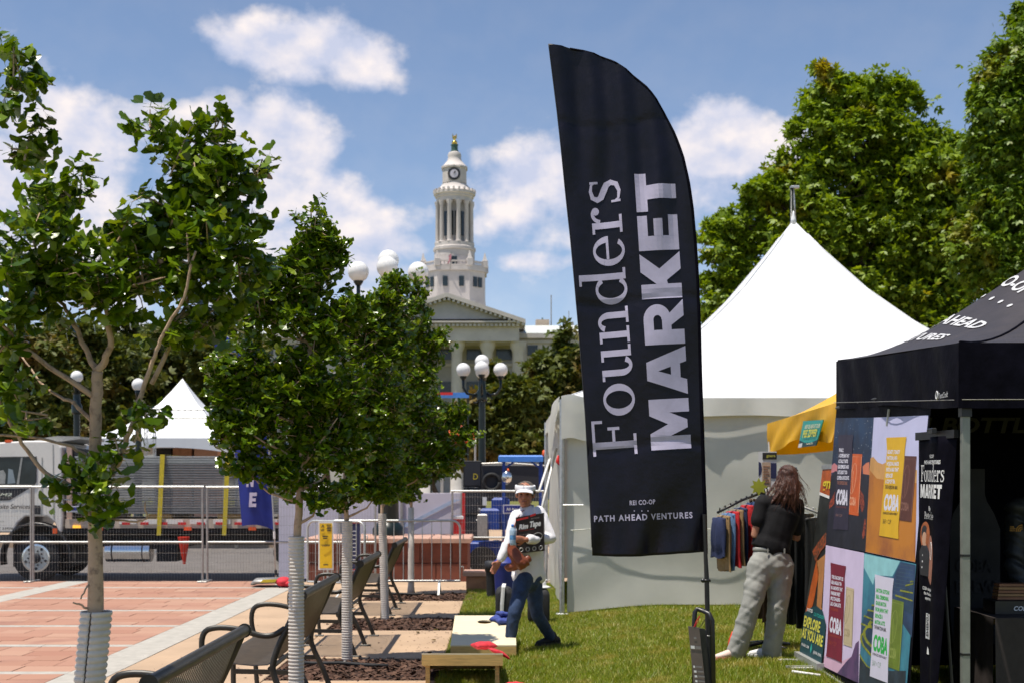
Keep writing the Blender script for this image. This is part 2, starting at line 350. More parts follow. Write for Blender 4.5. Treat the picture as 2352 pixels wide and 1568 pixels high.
def build_ground():
    # land sheet out to the horizon
    mb = MB(); mb.grid(lambda u, v: (-2500+5000*u, -1500+5000*v, -.62), 10, 10)
    tag(obj('ground', mb, M['grass_soil']), kind='structure')
    mb = MB(); mb.box((-2, 33.5, -.45), (160, 19, .2))
    tag(obj('road', mb, M['asphalt']), kind='structure')
    mb = MB(); mb.box((0, 60, -.30), (160, 34, .2))
    tag(obj('far_pavement', mb, M['concrete']), kind='structure')
    # plaza bed under the pavers and its edge towards the road
    mb = MB(); mb.box((-9.2, 11.5, -.25), (11.5, PLAZA_END*2-23+.2, .42)); mb.box((-2, 11.4, -.29), (2.9, 23, .42))
    mb.box((-2, 24.0, -.35), (2.9, 2.2, .5))
    plaza = tag(obj('plaza', mb, M['stripe_stone']), kind='structure')
    mb = MB(); mb.box((8.7, 30, -.4), (18.5, 20, .44)); tag(obj('path', mb, M['concrete']), kind='structure')
    # pavers
    stripes = [7.85, 9.72, 11.6, 13.58, 15.5, 17.45, 19.38, 21.4, 23.0]
    bands = [(-3.86, -3.44), (-7.62, -7.2)]
    pm = MB().bevbox((0, 0, -.03), (1, 1, .06), .004).mesh('paver'); pm.materials.append(M['paver'])
    sm = MB().bevbox((0, 0, -.03), (1, 1, .06), .003).mesh('stone_slab'); sm.materials.append(M['stripe_stone'])
    def slab(me, name, x0, x1, y0, y1, g, dz=0):
        o = bpy.data.objects.new(name, me); COL.objects.link(o); o.parent = plaza
        o.location = ((x0+x1)/2, (y0+y1)/2, dz); o.scale = (x1-x0-g, y1-y0-g, 1)
    def xmin(y): return -.385*y-1.1
    for i in range(len(stripes)-1):
        a = stripes[i]+.085; b = stripes[i+1]-.085
        n = 5 if i < len(stripes)-2 else 4
        for c in range(n):
            y0 = a+(b-a)*c/n; y1 = a+(b-a)*(c+1)/n; x = -3.86-random.random()*.25
            if y1 > PLAZA_END: y1 = PLAZA_END
            edge = -3.86
            x = edge
            first = random.uniform(.15, .62)
            while x > max(xmin(y1), -12.5):
                w = first if x == edge else .61*random.choice((1, 1, 1, .5))
                x0 = x-w
                if x > -7.2 > x0: x0 = -7.2
                if -7.62 < x <= -7.2: x = -7.62; continue
                slab(pm, 'paver', x0, x, y0, y1, .007, random.uniform(-.0025, .0015)); x = x0
        y = stripes[i]
        if y < PLAZA_END:
            x = -3.86
            while x > max(xmin(y), -12.5):
                if -7.62 < x <= -7.2: x = -7.62; continue
                x0 = x-.92
                if x > -7.2 > x0: x0 = -7.2
                slab(sm, 'stripe_slab', x0, x, y-.085, y+.085, .005, random.uniform(-.001, .001)); x = x0
    for bx0, bx1 in bands:
        y = 8.0
        while y < PLAZA_END-.3:
            if bx1 > xmin(y+1): slab(sm, 'stone_slab', bx0, bx1, y, min(y+.96, PLAZA_END), .005, random.uniform(-.001, .001))
            y += .96
    # concrete walk with planting openings along its right side
    mb = MB()
    walk = tag(obj('walkway', MB().box((-2.0, 13.2, -.07), (2.84, 19.4, .05)), M['soil']), kind='structure')
    cm = MB().bevbox((0, 0, -.035), (1, 1, .07), .005).mesh('concrete_slab'); cm.materials.append(M['concrete'])
    def cslab(x0, x1, y0, y1):
        o = bpy.data.objects.new('concrete_slab', cm); COL.objects.link(o); o.parent = walk
        o.location = ((x0+x1)/2, (y0+y1)/2, random.uniform(-.001, .001)); o.scale = (x1-x0-.008, y1-y0-.008, 1)
    for yt in TREE_Y:
        cslab(WALK_L, BED_L, yt-1.3, yt+.15); cslab(WALK_L, BED_L, yt+.15, yt+2.57)
        cslab(BED_L, WALK_R, yt+.15, yt+2.57)
    # mulch
    V = []; F = []; n = 0
    for bi, yt in enumerate(TREE_Y):
        k = 2600
        for _ in range(k):
            x = random.uniform(BED_L+.02, WALK_R+.16); y = random.uniform(yt-1.29, yt+.13)
            spill = random.random() < .05
            if spill: y += random.uniform(-.12, .12); x += random.uniform(-.15, .1)
            z = random.uniform(-.035, -.002)+(.014 if spill else 0)
            l = random.uniform(.015, .05); w = random.uniform(.006, .018); a = random.random()*PI; t = random.uniform(-.5, .5)
            c, s = math.cos(a), math.sin(a)
            V += [(x-c*l+s*w, y-s*l-c*w, z-l*t), (x+c*l+s*w, y+s*l-c*w, z+l*t), (x+c*l-s*w, y+s*l+c*w, z+l*t+w*.6), (x-c*l-s*w, y-s*l+c*w, z-l*t+w*.6)]
            F.append((n, n+1, n+2, n+3)); n += 4
    o = link('mulch', np_mesh('mulch', V, F), M['mulch']); tag(o, 'brown bark mulch around the young trees', 'mulch', kind='stuff')
    # lawn
    def lz(u, v):
        x = WALK_R+(u**1.6)*24; y = 2.5+(v**1.2)*19.6
        return (x, y, lawn_z(x, y)-.005)
    tag(obj('lawn', MB().grid(lz, 60, 60), M['grass_soil'], smooth_=True), kind='structure')
    N = 345000
    y = 8.7+13.2*RNG.random(N)**1.25; x = WALK_R+.01+(.47*y+.3-WALK_R)*RNG.random(N)
    patch = .5+.5*np.sin(x*3.1+np.sin(y*2.3)*2)*np.sin(y*2.7+x*1.3)
    h = (.028+.03*RNG.random(N))*(.75+.4*patch); w = .0022+.0028*RNG.random(N)
    sx = np.clip((x-.2)/1.9, 0, 1); sy = np.clip((y-7.2)/3.6, 0, 1); z = .135*(sx*sx*(3-2*sx))*(sy*sy*(3-2*sy))-.006
    a = RNG.random(N)*2*PI; la = RNG.random(N)*2*PI; ln = h*(.2+.9*RNG.random(N))
    dx, dy = np.cos(a)*w, np.sin(a)*w
    B0 = np.stack([x-dx, y-dy, z], 1); B1 = np.stack([x+dx, y+dy, z], 1)
    T = np.stack([x+np.cos(la)*ln, y+np.sin(la)*ln, z+h], 1)
    Vg = np.empty((N*3, 3)); Vg[0::3] = B0; Vg[1::3] = B1; Vg[2::3] = T
    o = link('grass', np_mesh('grass', Vg, np.arange(N*3).reshape(-1, 3)), M['grass']); tag(o, 'short mown green lawn grass beside the walk', 'grass', kind='stuff')
build_ground()

# ------------------------------------------------------------------ stone plinth, low wall
def build_plinth():
    t = thing('stone_plinth', 'long low red stone wall with pale coping behind the crowd barriers', 'wall', (-2.1, 23.6, 0))
    n = 5; x0, x1 = -3.46, -.62; w = (x1-x0)/n
    for r in range(2):
        for i in range(n+1):
            a = x0+w*(i-(.5 if r else 0)); b = min(a+w, x1); a = max(a, x0)
            if b-a < .05: continue
            obj('stone_block', MB().bevbox(((a+b)/2+2.1, .55, -.06+r*.36+.18), (b-a-.012, 1.9, .352), .012), M['redstone'], t)
    for i in range(4):
        a = x0-.06+(x1-x0+.12)*i/4; b = x0-.06+(x1-x0+.12)*(i+1)/4
        obj('coping', MB().bevbox(((a+b)/2+2.1, .55, .70), (b-a-.008, 2.02, .09), .015), M['redstone_top'], t)
    t = thing('low_wall', 'short low sandstone wall block at the lawn edge', 'wall', (-.18, 21.0, 0))
    for i in range(2):
        obj('stone_block', MB().bevbox((-.2+.42*i, 0, .10), (.41, .4, .26), .015), M['sandstone'], t)
    obj('coping', MB().bevbox((0, 0, .27), (.92, .46, .08), .02), M['redstone_top'], t)
build_plinth()
# ------------------------------------------------------------------ city building with clock tower (far background)
def build_city_hall():
    D = 250.0; s = FPX/259                      # 12 px per metre
    def X(x): return (x-CX)/s
    def Z(y): return EYE-(y-CY)/s
    t = thing('city_hall', 'pale stone civic building with columned portico and tall clock tower', 'building', (X(1044), D, -.6))
    O = Vector((X(1044), D, -.6)); cx = 0.0
    z = lambda y: Z(y)+.6
    xx = lambda x: X(x)-X(1044)
    part = lambda n, mb, m, p=t, sm=False: obj(n, mb, m, p, sm, 40 if sm else None)
    # octagonal tower base
    def octa(r, z0, z1, squeeze=1.0): # chamfered square footprint
        k = .52; pts = [(-r,-r*k),(-r*k,-r),(r*k,-r),(r,-r*k),(r,r*k),(r*k,r),(-r*k,r),(-r,r*k)]
        return MB().prism([(a, b+9, 0) for a, b in pts], (0,0,z0), (0,0,z1))
    r0 = (1113-973)/2/s
    base = part('tower_base', octa(r0, z(700), z(628)), M['stone'])
    part('cornice', octa(r0*1.05, z(632), z(622)), M['stone'], base); part('plinth_course', octa(r0*1.02, z(720), z(698)), M['stone'], base)
    # slot windows on the three visible faces
    for fx in (-.62, .62):
        w = part('window', MB().box((fx*r0*.42-.0, 9-r0-.02, (z(646)+z(668))/2), (.95, .35, z(646)-z(668))), M['dark_glass'], base)
    k = .52; nx = r0*(1+k)/2
    for sd in (-1, 1):
        for q in (-.32, .32):
            px_ = sd*(nx+q*r0*(1-k)*.5*1.0); py_ = 9-(nx-sd*0-q*r0*(1-k)*.5)
            part('window', MB().box((px_, 9-(r0+r0*k-abs(px_)), (z(646)+z(668))/2), (.95, .4, z(646)-z(668)), rz=-sd*PI/4*-1), M['dark_glass'], base)
    # balustrade and obelisks
    for i in range(8):
        k = .52; pts = [(-r0,-r0*k),(-r0*k,-r0),(r0*k,-r0),(r0,-r0*k),(r0,r0*k),(r0*k,r0),(-r0*k,r0),(-r0,r0*k)]
        a = Vector((*pts[i], 0)); b = Vector((*pts[(i+1)%8], 0)); a.y += 9; b.y += 9
        mb = MB().bar(a+Vector((0,0,z(611))), b+Vector((0,0,z(611))), .4, .25).bar(a+Vector((0,0,z(620))), b+Vector((0,0,z(620))), .4, .25)
        for q in range(1, 9):
            p = a+(b-a)*q/9; mb.bar(p+Vector((0,0,z(620))), p+Vector((0,0,z(611))), .22)
        part('balustrade', mb, M['stone'], base)
        part('obelisk', MB().tube([a+Vector((0,0,z(622))), a+Vector((0,0,z(606))), a+Vector((0,0,z(605))), a+Vector((0,0,z(588)))], [.75,.75,.5,.08], 4), M['stone'], base)
    # rusticated drum
    rd = (1092-999)/2/s
    drum = part('drum', MB().lathe([(rd,z(622)),(rd,z(606)),(rd*.985,z(605.5)),(rd,z(605)),(rd,z(594)),(rd*.985,z(593.5)),(rd,z(593)),(rd,z(580)),(rd*1.05,z(578)),(rd*1.05,z(572)),(rd*.98,z(570)),(rd*.98,z(562))], (0,9,0), 32), M['stone'], t, True)
    part('drum_door', MB().box((0, 9-rd-.05, (z(597)+z(618))/2), (1.3, .4, z(597)-z(618))), M['dark_glass'], drum)
    # colonnade
    rc = (1086-1002)/2/s; core = rc*.62
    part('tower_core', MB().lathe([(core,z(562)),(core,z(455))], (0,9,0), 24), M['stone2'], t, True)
    for i in range(12):
        a = 2*PI*(i+.5)/12; p = (rc*.94*math.cos(a), 9+rc*.94*math.sin(a))
        part('column', MB().lathe([(.62,z(562)),(.62,z(560)),(.46,z(558.5)),(.40,z(478)),(.62,z(470)),(.62,z(467))], (p[0],p[1],0), 10), M['stone'], t, True)
    for i in range(6):
        a = 2*PI*(i+.0)/12+PI; a = -PI/2+(i-2.5)*PI/6+PI/12*0
        p = (core*math.cos(a), 9+core*math.sin(a))
        part('louvre_window', MB().box((p[0], p[1], (z(490)+z(545))/2), (.95, .3, z(490)-z(545)), rz=a+PI/2), M['dark_glass'], t)
    part('entablature', MB().lathe([(rc,z(467)),(rc,z(458)),(rc*1.06,z(456)),(rc*1.06,z(452)),(rc*1.14,z(450)),(rc*1.14,z(444)),(rc*1.05,z(443)),(rc*.95,z(440)),(rc*.66,z(424)),(rc*.66,z(418))], (0,9,0), 32), M['stone'], t, True)
    for i in range(24):
        a = 2*PI*i/24; part('antefix', MB().box((rc*1.1*math.cos(a), 9+rc*1.1*math.sin(a), z(442)), (.5,.35,.55), rz=a), M['stone'], t)
    # clock stage
    rk = (1071-1017)/2/s
    part('clock_stage', octa(rk, z(424), z(390)), M['stone'])
    part('clock_cornice', octa(rk*1.09, z(390), z(386)), M['stone'])
    rk2 = 11.5/s
    d = part('clock', MB().tube([(0, 9-rk+.1, z(406)), (0, 9-rk-.18, z(406))], 14.5/s, 20), M['ink'])
    part('clock_face', MB().tube([(0, 9-rk-.1, z(406)), (0, 9-rk-.22, z(406))], 9.3/s, 20), M['panel_white'], d)
    part('clock_hand', MB().bar((0, 9-rk-.25, z(406)), (.28, 9-rk-.25, z(399.5)), .14), M['ink'], d)
    part('clock_hand', MB().bar((0, 9-rk-.25, z(406)), (.12, 9-rk-.25, z(402)), .16), M['ink'], d)
    cap = part('cupola', MB().lathe([(rk*1.12,z(386)),(rk*.85,z(378)),(rk*.60,z(370)),(rk*.55,z(362)),(rk*.58,z(358)),(rk*.50,z(352)),(rk*.2,z(348))], (0,9,0), 24), M['stone'], t, True)
    part('lantern', MB().lathe([(9/s,z(350)),(9/s,z(347)),(7.6/s,z(346)),(7.6/s,z(336)),(8.5/s,z(335)),(8.5/s,z(333))], (0,9,0), 14), M['copper_green'], t, True)
    part('finial_ball', MB().ball((0,9,z(329)), 6.6/s), M['gold'], t, True)
    part('eagle', MB().tube([(0,9,z(325)),(0,9,z(317)),(.05,9,z(312))],[.16,.3,.12],8).tube([(-.25,9,z(319)),(-.38,9,z(308))],[.22,.06],6).tube([(.25,9,z(319)),(.4,9,z(308))],[.22,.06],6), M['gold'], t, True)
    # flag on the tower balcony
    part('flag_pole', MB().tube([(xx(1037), 9-r0-.3, z(632)), (xx(1040), 9-r0-1.2, z(594))], .07, 6), M['dull_steel'])
    fl = MB().grid(lambda u, v: (xx(1039)-u*.5+.15*math.sin(v*5), 9-r0-1.2-.1*math.sin(u*6), z(598)-v*1.55-u*.5), 6, 8)
    part('flag', fl, mat('flag_red_white', (.55,.06,.09), .7, .1, 3, col2=(.5,.45,.5), thr=.5, stretch=(1,1,3)))
    # portico: pediment, entablature, columns
    kk = [.935]; z = lambda y: -(y-CY)/12*kk[0]+EYE+.6; xx = lambda x: (x-CX)*kk[0]/12-X(1044)
    xl, xr = 2*X(1044)-X(1207)-X(1044)+0, xx(1207); xl = -xr*.98-1.2; pk = z(673); ev = z(737)
    def tri(y0, y1, x0, x1, zt, zb): return MB().prism([(x0,0,zb),(x1,0,zb),((x0+x1)/2,0,zt)], (0,y0,0), (0,y1,0))
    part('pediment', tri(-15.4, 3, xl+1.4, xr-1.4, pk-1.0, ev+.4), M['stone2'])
    mb = MB()
    apx = (xl+xr)/2
    for a, b in (((xl, ev+.25), (apx, pk)), ((apx, pk), (xr, ev+.25))):
        mb.add([(a[0],-16.6,a[1]-.75),(b[0],-16.6,b[1]-.75),(b[0],-16.6,b[1]),(a[0],-16.6,a[1]),(a[0],3,a[1]-.75),(b[0],3,b[1]-.75),(b[0],3,b[1]),(a[0],3,a[1])],
               [(0,1,2,3),(7,6,5,4),(3,2,6,7),(0,4,5,1)])
    rf = part('portico_roof', mb, M['stone'])
    for i in range(17):
        for sg in (-1, 1):
            u = (i+.5)/17; px_ = apx+sg*(xr-apx)*u; pz_ = pk+(ev+.25-pk)*u
            part('modillion', MB().box((px_, -16.1, pz_-1.0), (.45,.8,.42)), M['stone'], rf)
    part('entablature', MB().box((apx, -6.5, (z(741)+z(737))/2), (xr-xl-.3, 19.5, z(737)-z(741))).box((apx, -6.2, (z(782)+z(741))/2-.02), (xr-xl-2.2, 18, z(741)-z(782)-.05)), M['stone'])
    for i in range(34):
        part('dentil', MB().box((xl+1.4+(xr-xl-2.8)*i/33, -15.7, z(746)), (.5,.6,.5)), M['stone'])
    ncol = 6
    for i in range(ncol):
        px_ = xx(1190)-(i*(1190-1062)/2)/s
        part('column', MB().lathe([(1.5,0),(1.5,.8),(1.2,1.2),(1.12,10),(.98,z(806)),(1.35,z(795)),(1.5,z(787)),(1.55,z(782))], (px_, -13.5, 0), 16), M['stone'], t, True)
    # portico back wall with windows
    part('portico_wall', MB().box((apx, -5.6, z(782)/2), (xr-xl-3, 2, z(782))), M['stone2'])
    for i in range(6):
        px_ = xx(1158)-(i*64)/s
        part('window', MB().box((px_, -6.7, (z(785)+z(818))/2), (2.9, .4, z(785)-z(818)-.6)), M['dark_glass'])
        part('string_course', MB().box((px_, -6.8, z(826)), (4.6,.5,.5)), M['stone'])
        part('window', MB().box((px_, -6.7, (z(862)+z(900))/2), (2.9, .4, z(862)-z(900)-.6)), M['dark_glass'])
    # wings left and right
    kk[0] = .972
    for sd, x0, x1 in ((1, xr-1.5, xr+48), (-1, xl-75, xl+1.5)):
        zt = z(768); w = part('wing', MB().box(((x0+x1)/2, 0, zt/2), (x1-x0, 14, zt)), M['stone'])
        part('wing_cornice', MB().box(((x0+x1)/2, -.2, z(772)), (x1-x0+1, 15.4, .9)).box(((x0+x1)/2, -.1, z(785)), (x1-x0+.3, 14.5, .5)), M['stone'], w)
        part('wing_roof', MB().prism([(x0,-7.3,zt+.2),(x1,-7.3,zt+.2),(x1,0,z(737)),(x0,0,z(737))], (0,0,0), (0,.3,-.4)), M['roof_metal'], w)
        n = int((x1-x0)/4.6)
        for i in range(n):
            px_ = x0+(i+.6)*(x1-x0)/n
            for ya, yb in ((793, 816), (835, 862), (880, 905)):
                part('window', MB().box((px_, -7.05, (z(ya)+z(yb))/2), (1.9, .3, z(ya)-z(yb))), M['dark_glass'], w)
        if sd > 0:
            part('roof_box', MB().box((xx(1249), 2, z(732)), (2.6, 3, 1.6)), M['deck_beige'], w)
            part('aerial', MB().tube([(xx(1270), 2, z(738)), (xx(1270), 2, z(662))], .12, 5), M['dull_steel'], w)
            part('aerial', MB().tube([(xx(1249), 2, z(730)), (xx(1249), 2, z(716))], .15, 5), M['copper_green'], w)
            part('aerial', MB().tube([(xx(1312), 2, z(738)), (xx(1312), 2, z(700))], .08, 5), M['dull_steel'], w)
            part('roof_box', MB().box((xx(1312), 2, z(734)), (1.8, 2, 1.1)), M['dull_steel'], w)
build_city_hall()
# ------------------------------------------------------------------ trees
WROOT = {}
_link0 = link
def link(name, me, mat=None, parent=None, smooth_=False, loc=None, rot=None):
    o = _link0(name, me, mat, parent, smooth_, loc, rot)
    if parent is not None and parent.name in WROOT: o.matrix_parent_inverse = Matrix.Translation(-parent.location)
    return o
def wthing(name, label, cat, loc, group=None):           # parts are given in world coordinates
    t = thing(name, label, cat, loc, 0, group); WROOT[t.name] = 1; return t

def fan_leaf(seed):
    r = random.Random(seed); n = 8; sp = math.radians(r.uniform(52, 72)); cup = r.uniform(-.25, .35); roll = r.uniform(-.2, .35)
    vs = [(0, 0, 0)]; fs = []
    for i in range(n+1):
        a = -sp+2*sp*i/n; R = 1+r.uniform(-.07, .05)
        if i == n//2: R -= r.uniform(.05, .28)
        x = R*math.sin(a); y = R*math.cos(a)*.92+.02
        vs.append((x, y, cup*abs(x)*.7-roll*y*y*.35+r.uniform(-.05, .05)))
    fs = [(0, i+2, i+1) for i in range(n)]
    # petiole
    vs += [(-.035, -.02, 0), (.035, -.02, 0), (0, -.75, .12)]; b = len(vs)-3
    fs += [(b, b+2, b+1), (0, b, b+1)]
    return np.array(vs), fs
def blade_leaf(seed):
    r = random.Random(seed); f = r.uniform(-.2, .3)
    vs = np.array([(0,0,0),(.42,.35,f*.4),(.34,.8,f*.3),(0,1.15,-.15),(-.34,.8,f*.3),(-.42,.35,f*.4)]); return vs, [(0,1,2,3),(0,3,4,5)]
def clump_leaf(seed):                                     # a sprig: three blades fanned out
    r = random.Random(seed); vs = []; fs = []
    for k in range(3):
        a = (k-1)*r.uniform(.7, 1.0)+r.uniform(-.2, .2); c, s = math.cos(a), math.sin(a); t = r.uniform(-.5, .5)
        q = [(0,0,0),(.24,.5,t*.3),(0,1,t*.7-.1),(-.24,.5,t*.3)]; b = len(vs)
        vs += [(x*c+y*s, -x*s+y*c, z) for x, y, z in q]; fs.append((b, b+1, b+2, b+3))
    return np.array(vs), fs
def frames(dirs, norms):
    y = dirs/np.linalg.norm(dirs, axis=1, keepdims=True)
    z = norms-(norms*y).sum(1, keepdims=True)*y; z /= np.linalg.norm(z, axis=1, keepdims=True)+1e-9
    x = np.cross(y, z); return np.stack([x, y, z], 2)     # columns
def foliage_mesh(name, kinds, pos, R, size, mat_):
    V = []; F3 = []; F4 = []; base = 0; ki = RNG.integers(0, len(kinds), len(pos))
    out3 = []; out4 = []
    for k, (lv, lf) in enumerate(kinds):
        ix = np.where(ki == k)[0]
        if not len(ix): continue
        w = np.einsum('nij,vj->nvi', R[ix], lv)*size[ix][:, None, None]+pos[ix][:, None, :]
        m = len(lv); V.append(w.reshape(-1, 3)); offs = base+np.arange(len(ix))*m
        for f in lf:
            a = offs[:, None]+np.array(f)[None, :]
            (out3 if len(f) == 3 else out4).append(a)
        base += m*len(ix)
    V = np.concatenate(V); fl = []
    if out3 and not out4: me = np_mesh(name, V, np.concatenate(out3))
    elif out4 and not out3: me = np_mesh(name, V, np.concatenate(out4))
    else:
        o4 = np.concatenate(out4); o3 = np.concatenate(out3+[o4[:, [0,1,2]], o4[:, [0,2,3]]]); me = np_mesh(name, V, o3)
    me.materials.append(mat_); return me

FAN = [fan_leaf(i) for i in range(7)]
FAN_ME = []
for lv, lf in FAN:
    me = bpy.data.meshes.new('leaf'); me.from_pydata([tuple(v) for v in lv], [], lf); me.materials.append(M['ginkgo']); me.update(); FAN_ME.append(me)

def ell3(e, Y, base_y=None):
    x, y, rx, ry = e[:4]; c = P(x, y, Y); s = FPX/Y; dep = e[4] if len(e) > 4 else .8*(rx+ry)/2/s
    dy = e[5] if len(e) > 5 else 0
    return c+Vector((0, dy, 0)), Vector((rx/s, dep, ry/s))

def young_tree(idx, label, ells, branches, leafsize, nleaf, nobj, dens=1.0, top=None):
    X0, Y0 = TREE_X[idx], TREE_Y[idx]
    t = wthing('ginkgo_tree', label, 'tree', Vector((X0, Y0, 0)), 'young ginkgo trees along the walk')
    s = FPX/Y0
    def pt(x, y, dy=0): return P(x, y, Y0)+Vector((0, dy, 0))
    tr = branches[0]; tp = [Vector((X0, Y0, -.05))]+[pt(*q[:2]) for q in tr['p']]
    rads = [tr['r'][0]]+tr['r']
    pts = []; rr = []
    for i in range(len(tp)-1):
        for k in range(5): pts.append(tp[i].lerp(tp[i+1], k/5)+Vector((random.uniform(-.003,.003), random.uniform(-.003,.003), 0))); rr.append(rads[i]+(rads[i+1]-rads[i])*k/5)
    pts.append(tp[-1]); rr.append(rads[-1])
    trunk = obj('trunk', MB().tube(pts, rr, 12), M['bark'], t, True)
    axis = pts
    def branch(name, ps, r0, r1, par=trunk):
        ps = [Vector(p) for p in ps]; q = []; m = len(ps)
        for i in range(m-1):
            for k in range(4): q.append(ps[i].lerp(ps[i+1], k/4)+Vector((random.uniform(-1,1), random.uniform(-1,1), random.uniform(-1,1)))*.004)
        q.append(ps[-1]); return obj(name, MB().tube(q, [r0+(r1-r0)*i/(len(q)-1) for i in range(len(q))], 7), M['bark'], par, True)
    for b in branches[1:]:
        dy = b.get('dy', 0); n = len(b['p']); branch('branch', [pt(x, y, dy*i/(n-1)) for i, (x, y) in enumerate(b['p'])], b['r'][0], b['r'][1])
    pos = []; dirs = []; nor = []; tw = MB()
    tot = sum(e[2]*e[3]*(e[6] if len(e) > 6 else 1) for e in ells)
    for e in ells:
        c, r = ell3(e, Y0); w = e[6] if len(e) > 6 else 1
        k = max(4, int(nleaf*e[2]*e[3]*w/tot/5.2))
        # a limb from the trunk to the middle of this part of the crown
        near = min(axis, key=lambda p: abs(p.z-(c.z-.45*(abs(c.x-X0)+abs(c.y-Y0))-.1))); near = near.copy()
        mid = near.lerp(c, .55)+Vector((0, 0, -.06))
        if len(e) <= 7 and idx > 0: branch('branch', [near, mid, c], .013, .003)
        spurs = []; nsh = max(3, k//7)                       # leafy shoots with spurs along them
        for _ in range(nsh):
            d = Vector((random.gauss(0,1), random.gauss(0,1), random.gauss(.15,1))).normalized(); tip = c+Vector((d.x*r.x, d.y*r.y, d.z*r.z))*random.uniform(.75,1.08)
            d0 = Vector((random.gauss(0,1), random.gauss(0,1), random.gauss(-.4,.7))).normalized(); root = c+Vector((d0.x*r.x, d0.y*r.y, d0.z*r.z))*random.uniform(.1,.55)
            mid = root.lerp(tip, .5)+Vector((0,0,.12*(tip-root).length)); pl_ = [root, root.lerp(mid,.5).lerp(mid,.1), mid, mid.lerp(tip,.5)+Vector((0,0,.02)), tip]
            tw.tube(pl_, [.0042,.0038,.003,.0022,.0012], 5, caps=False)
            for j in range(max(2, int(round(k/nsh)))):
                f = random.random()*4; i = min(3, int(f)); spurs.append((pl_[i].lerp(pl_[i+1], f-i)+Vector((random.gauss(0,1), random.gauss(0,1), random.gauss(0,1)))*.022, (tip-root).normalized()))
        for sp, out in spurs:
            for j in range(random.randint(3, 7)):
                dd = (Vector((random.gauss(0,1), random.gauss(0,1), random.gauss(0,.6)))*.8+out*.7+Vector((0,0,-.15))).normalized()
                pl = leafsize*random.uniform(.5, .9)
                pos.append(sp+dd*pl); dirs.append(dd+Vector((0,0,-.35)))
                nor.append(Vector((random.gauss(0,.55), random.gauss(0,.55)-.1, .75+random.gauss(0,.35))))
    obj('twigs', tw, M['bark'], t, False, recalc=False)['kind'] = 'stuff'
    pos = np.array([tuple(p) for p in pos]); dirs = np.array([tuple(p) for p in dirs]); nor = np.array([tuple(p) for p in nor])
    R = frames(dirs, nor); size = leafsize*(.55+.6*RNG.random(len(pos)))
    # the leaves that show largest are single objects
    u = CX+FPX*pos[:, 0]/pos[:, 1]; v = CY-FPX*(pos[:, 2]-EYE)/pos[:, 1]
    score = size/pos[:, 1]; score[(u < 0) | (u > W) | (v < 0) | (v > H)] = 0
    order = np.argsort(-score); single = order[:nobj]; rest = order[nobj:]
    for i in single:
        m4 = Matrix(R[i].tolist()).to_4x4(); m4 = Matrix.Translation(Vector(pos[i])) @ m4 @ Matrix.Scale(float(size[i]), 4)
        o = bpy.data.objects.new('leaf', FAN_ME[int(RNG.integers(0, len(FAN_ME)))]); COL.objects.link(o); o.parent = t
        o.matrix_parent_inverse = Matrix.Translation(-t.location); o.matrix_basis = m4
    o = link('foliage', foliage_mesh('foliage', FAN, pos[rest], R[rest], size[rest], M['ginkgo']), None, t); o['kind'] = 'stuff'
    return t

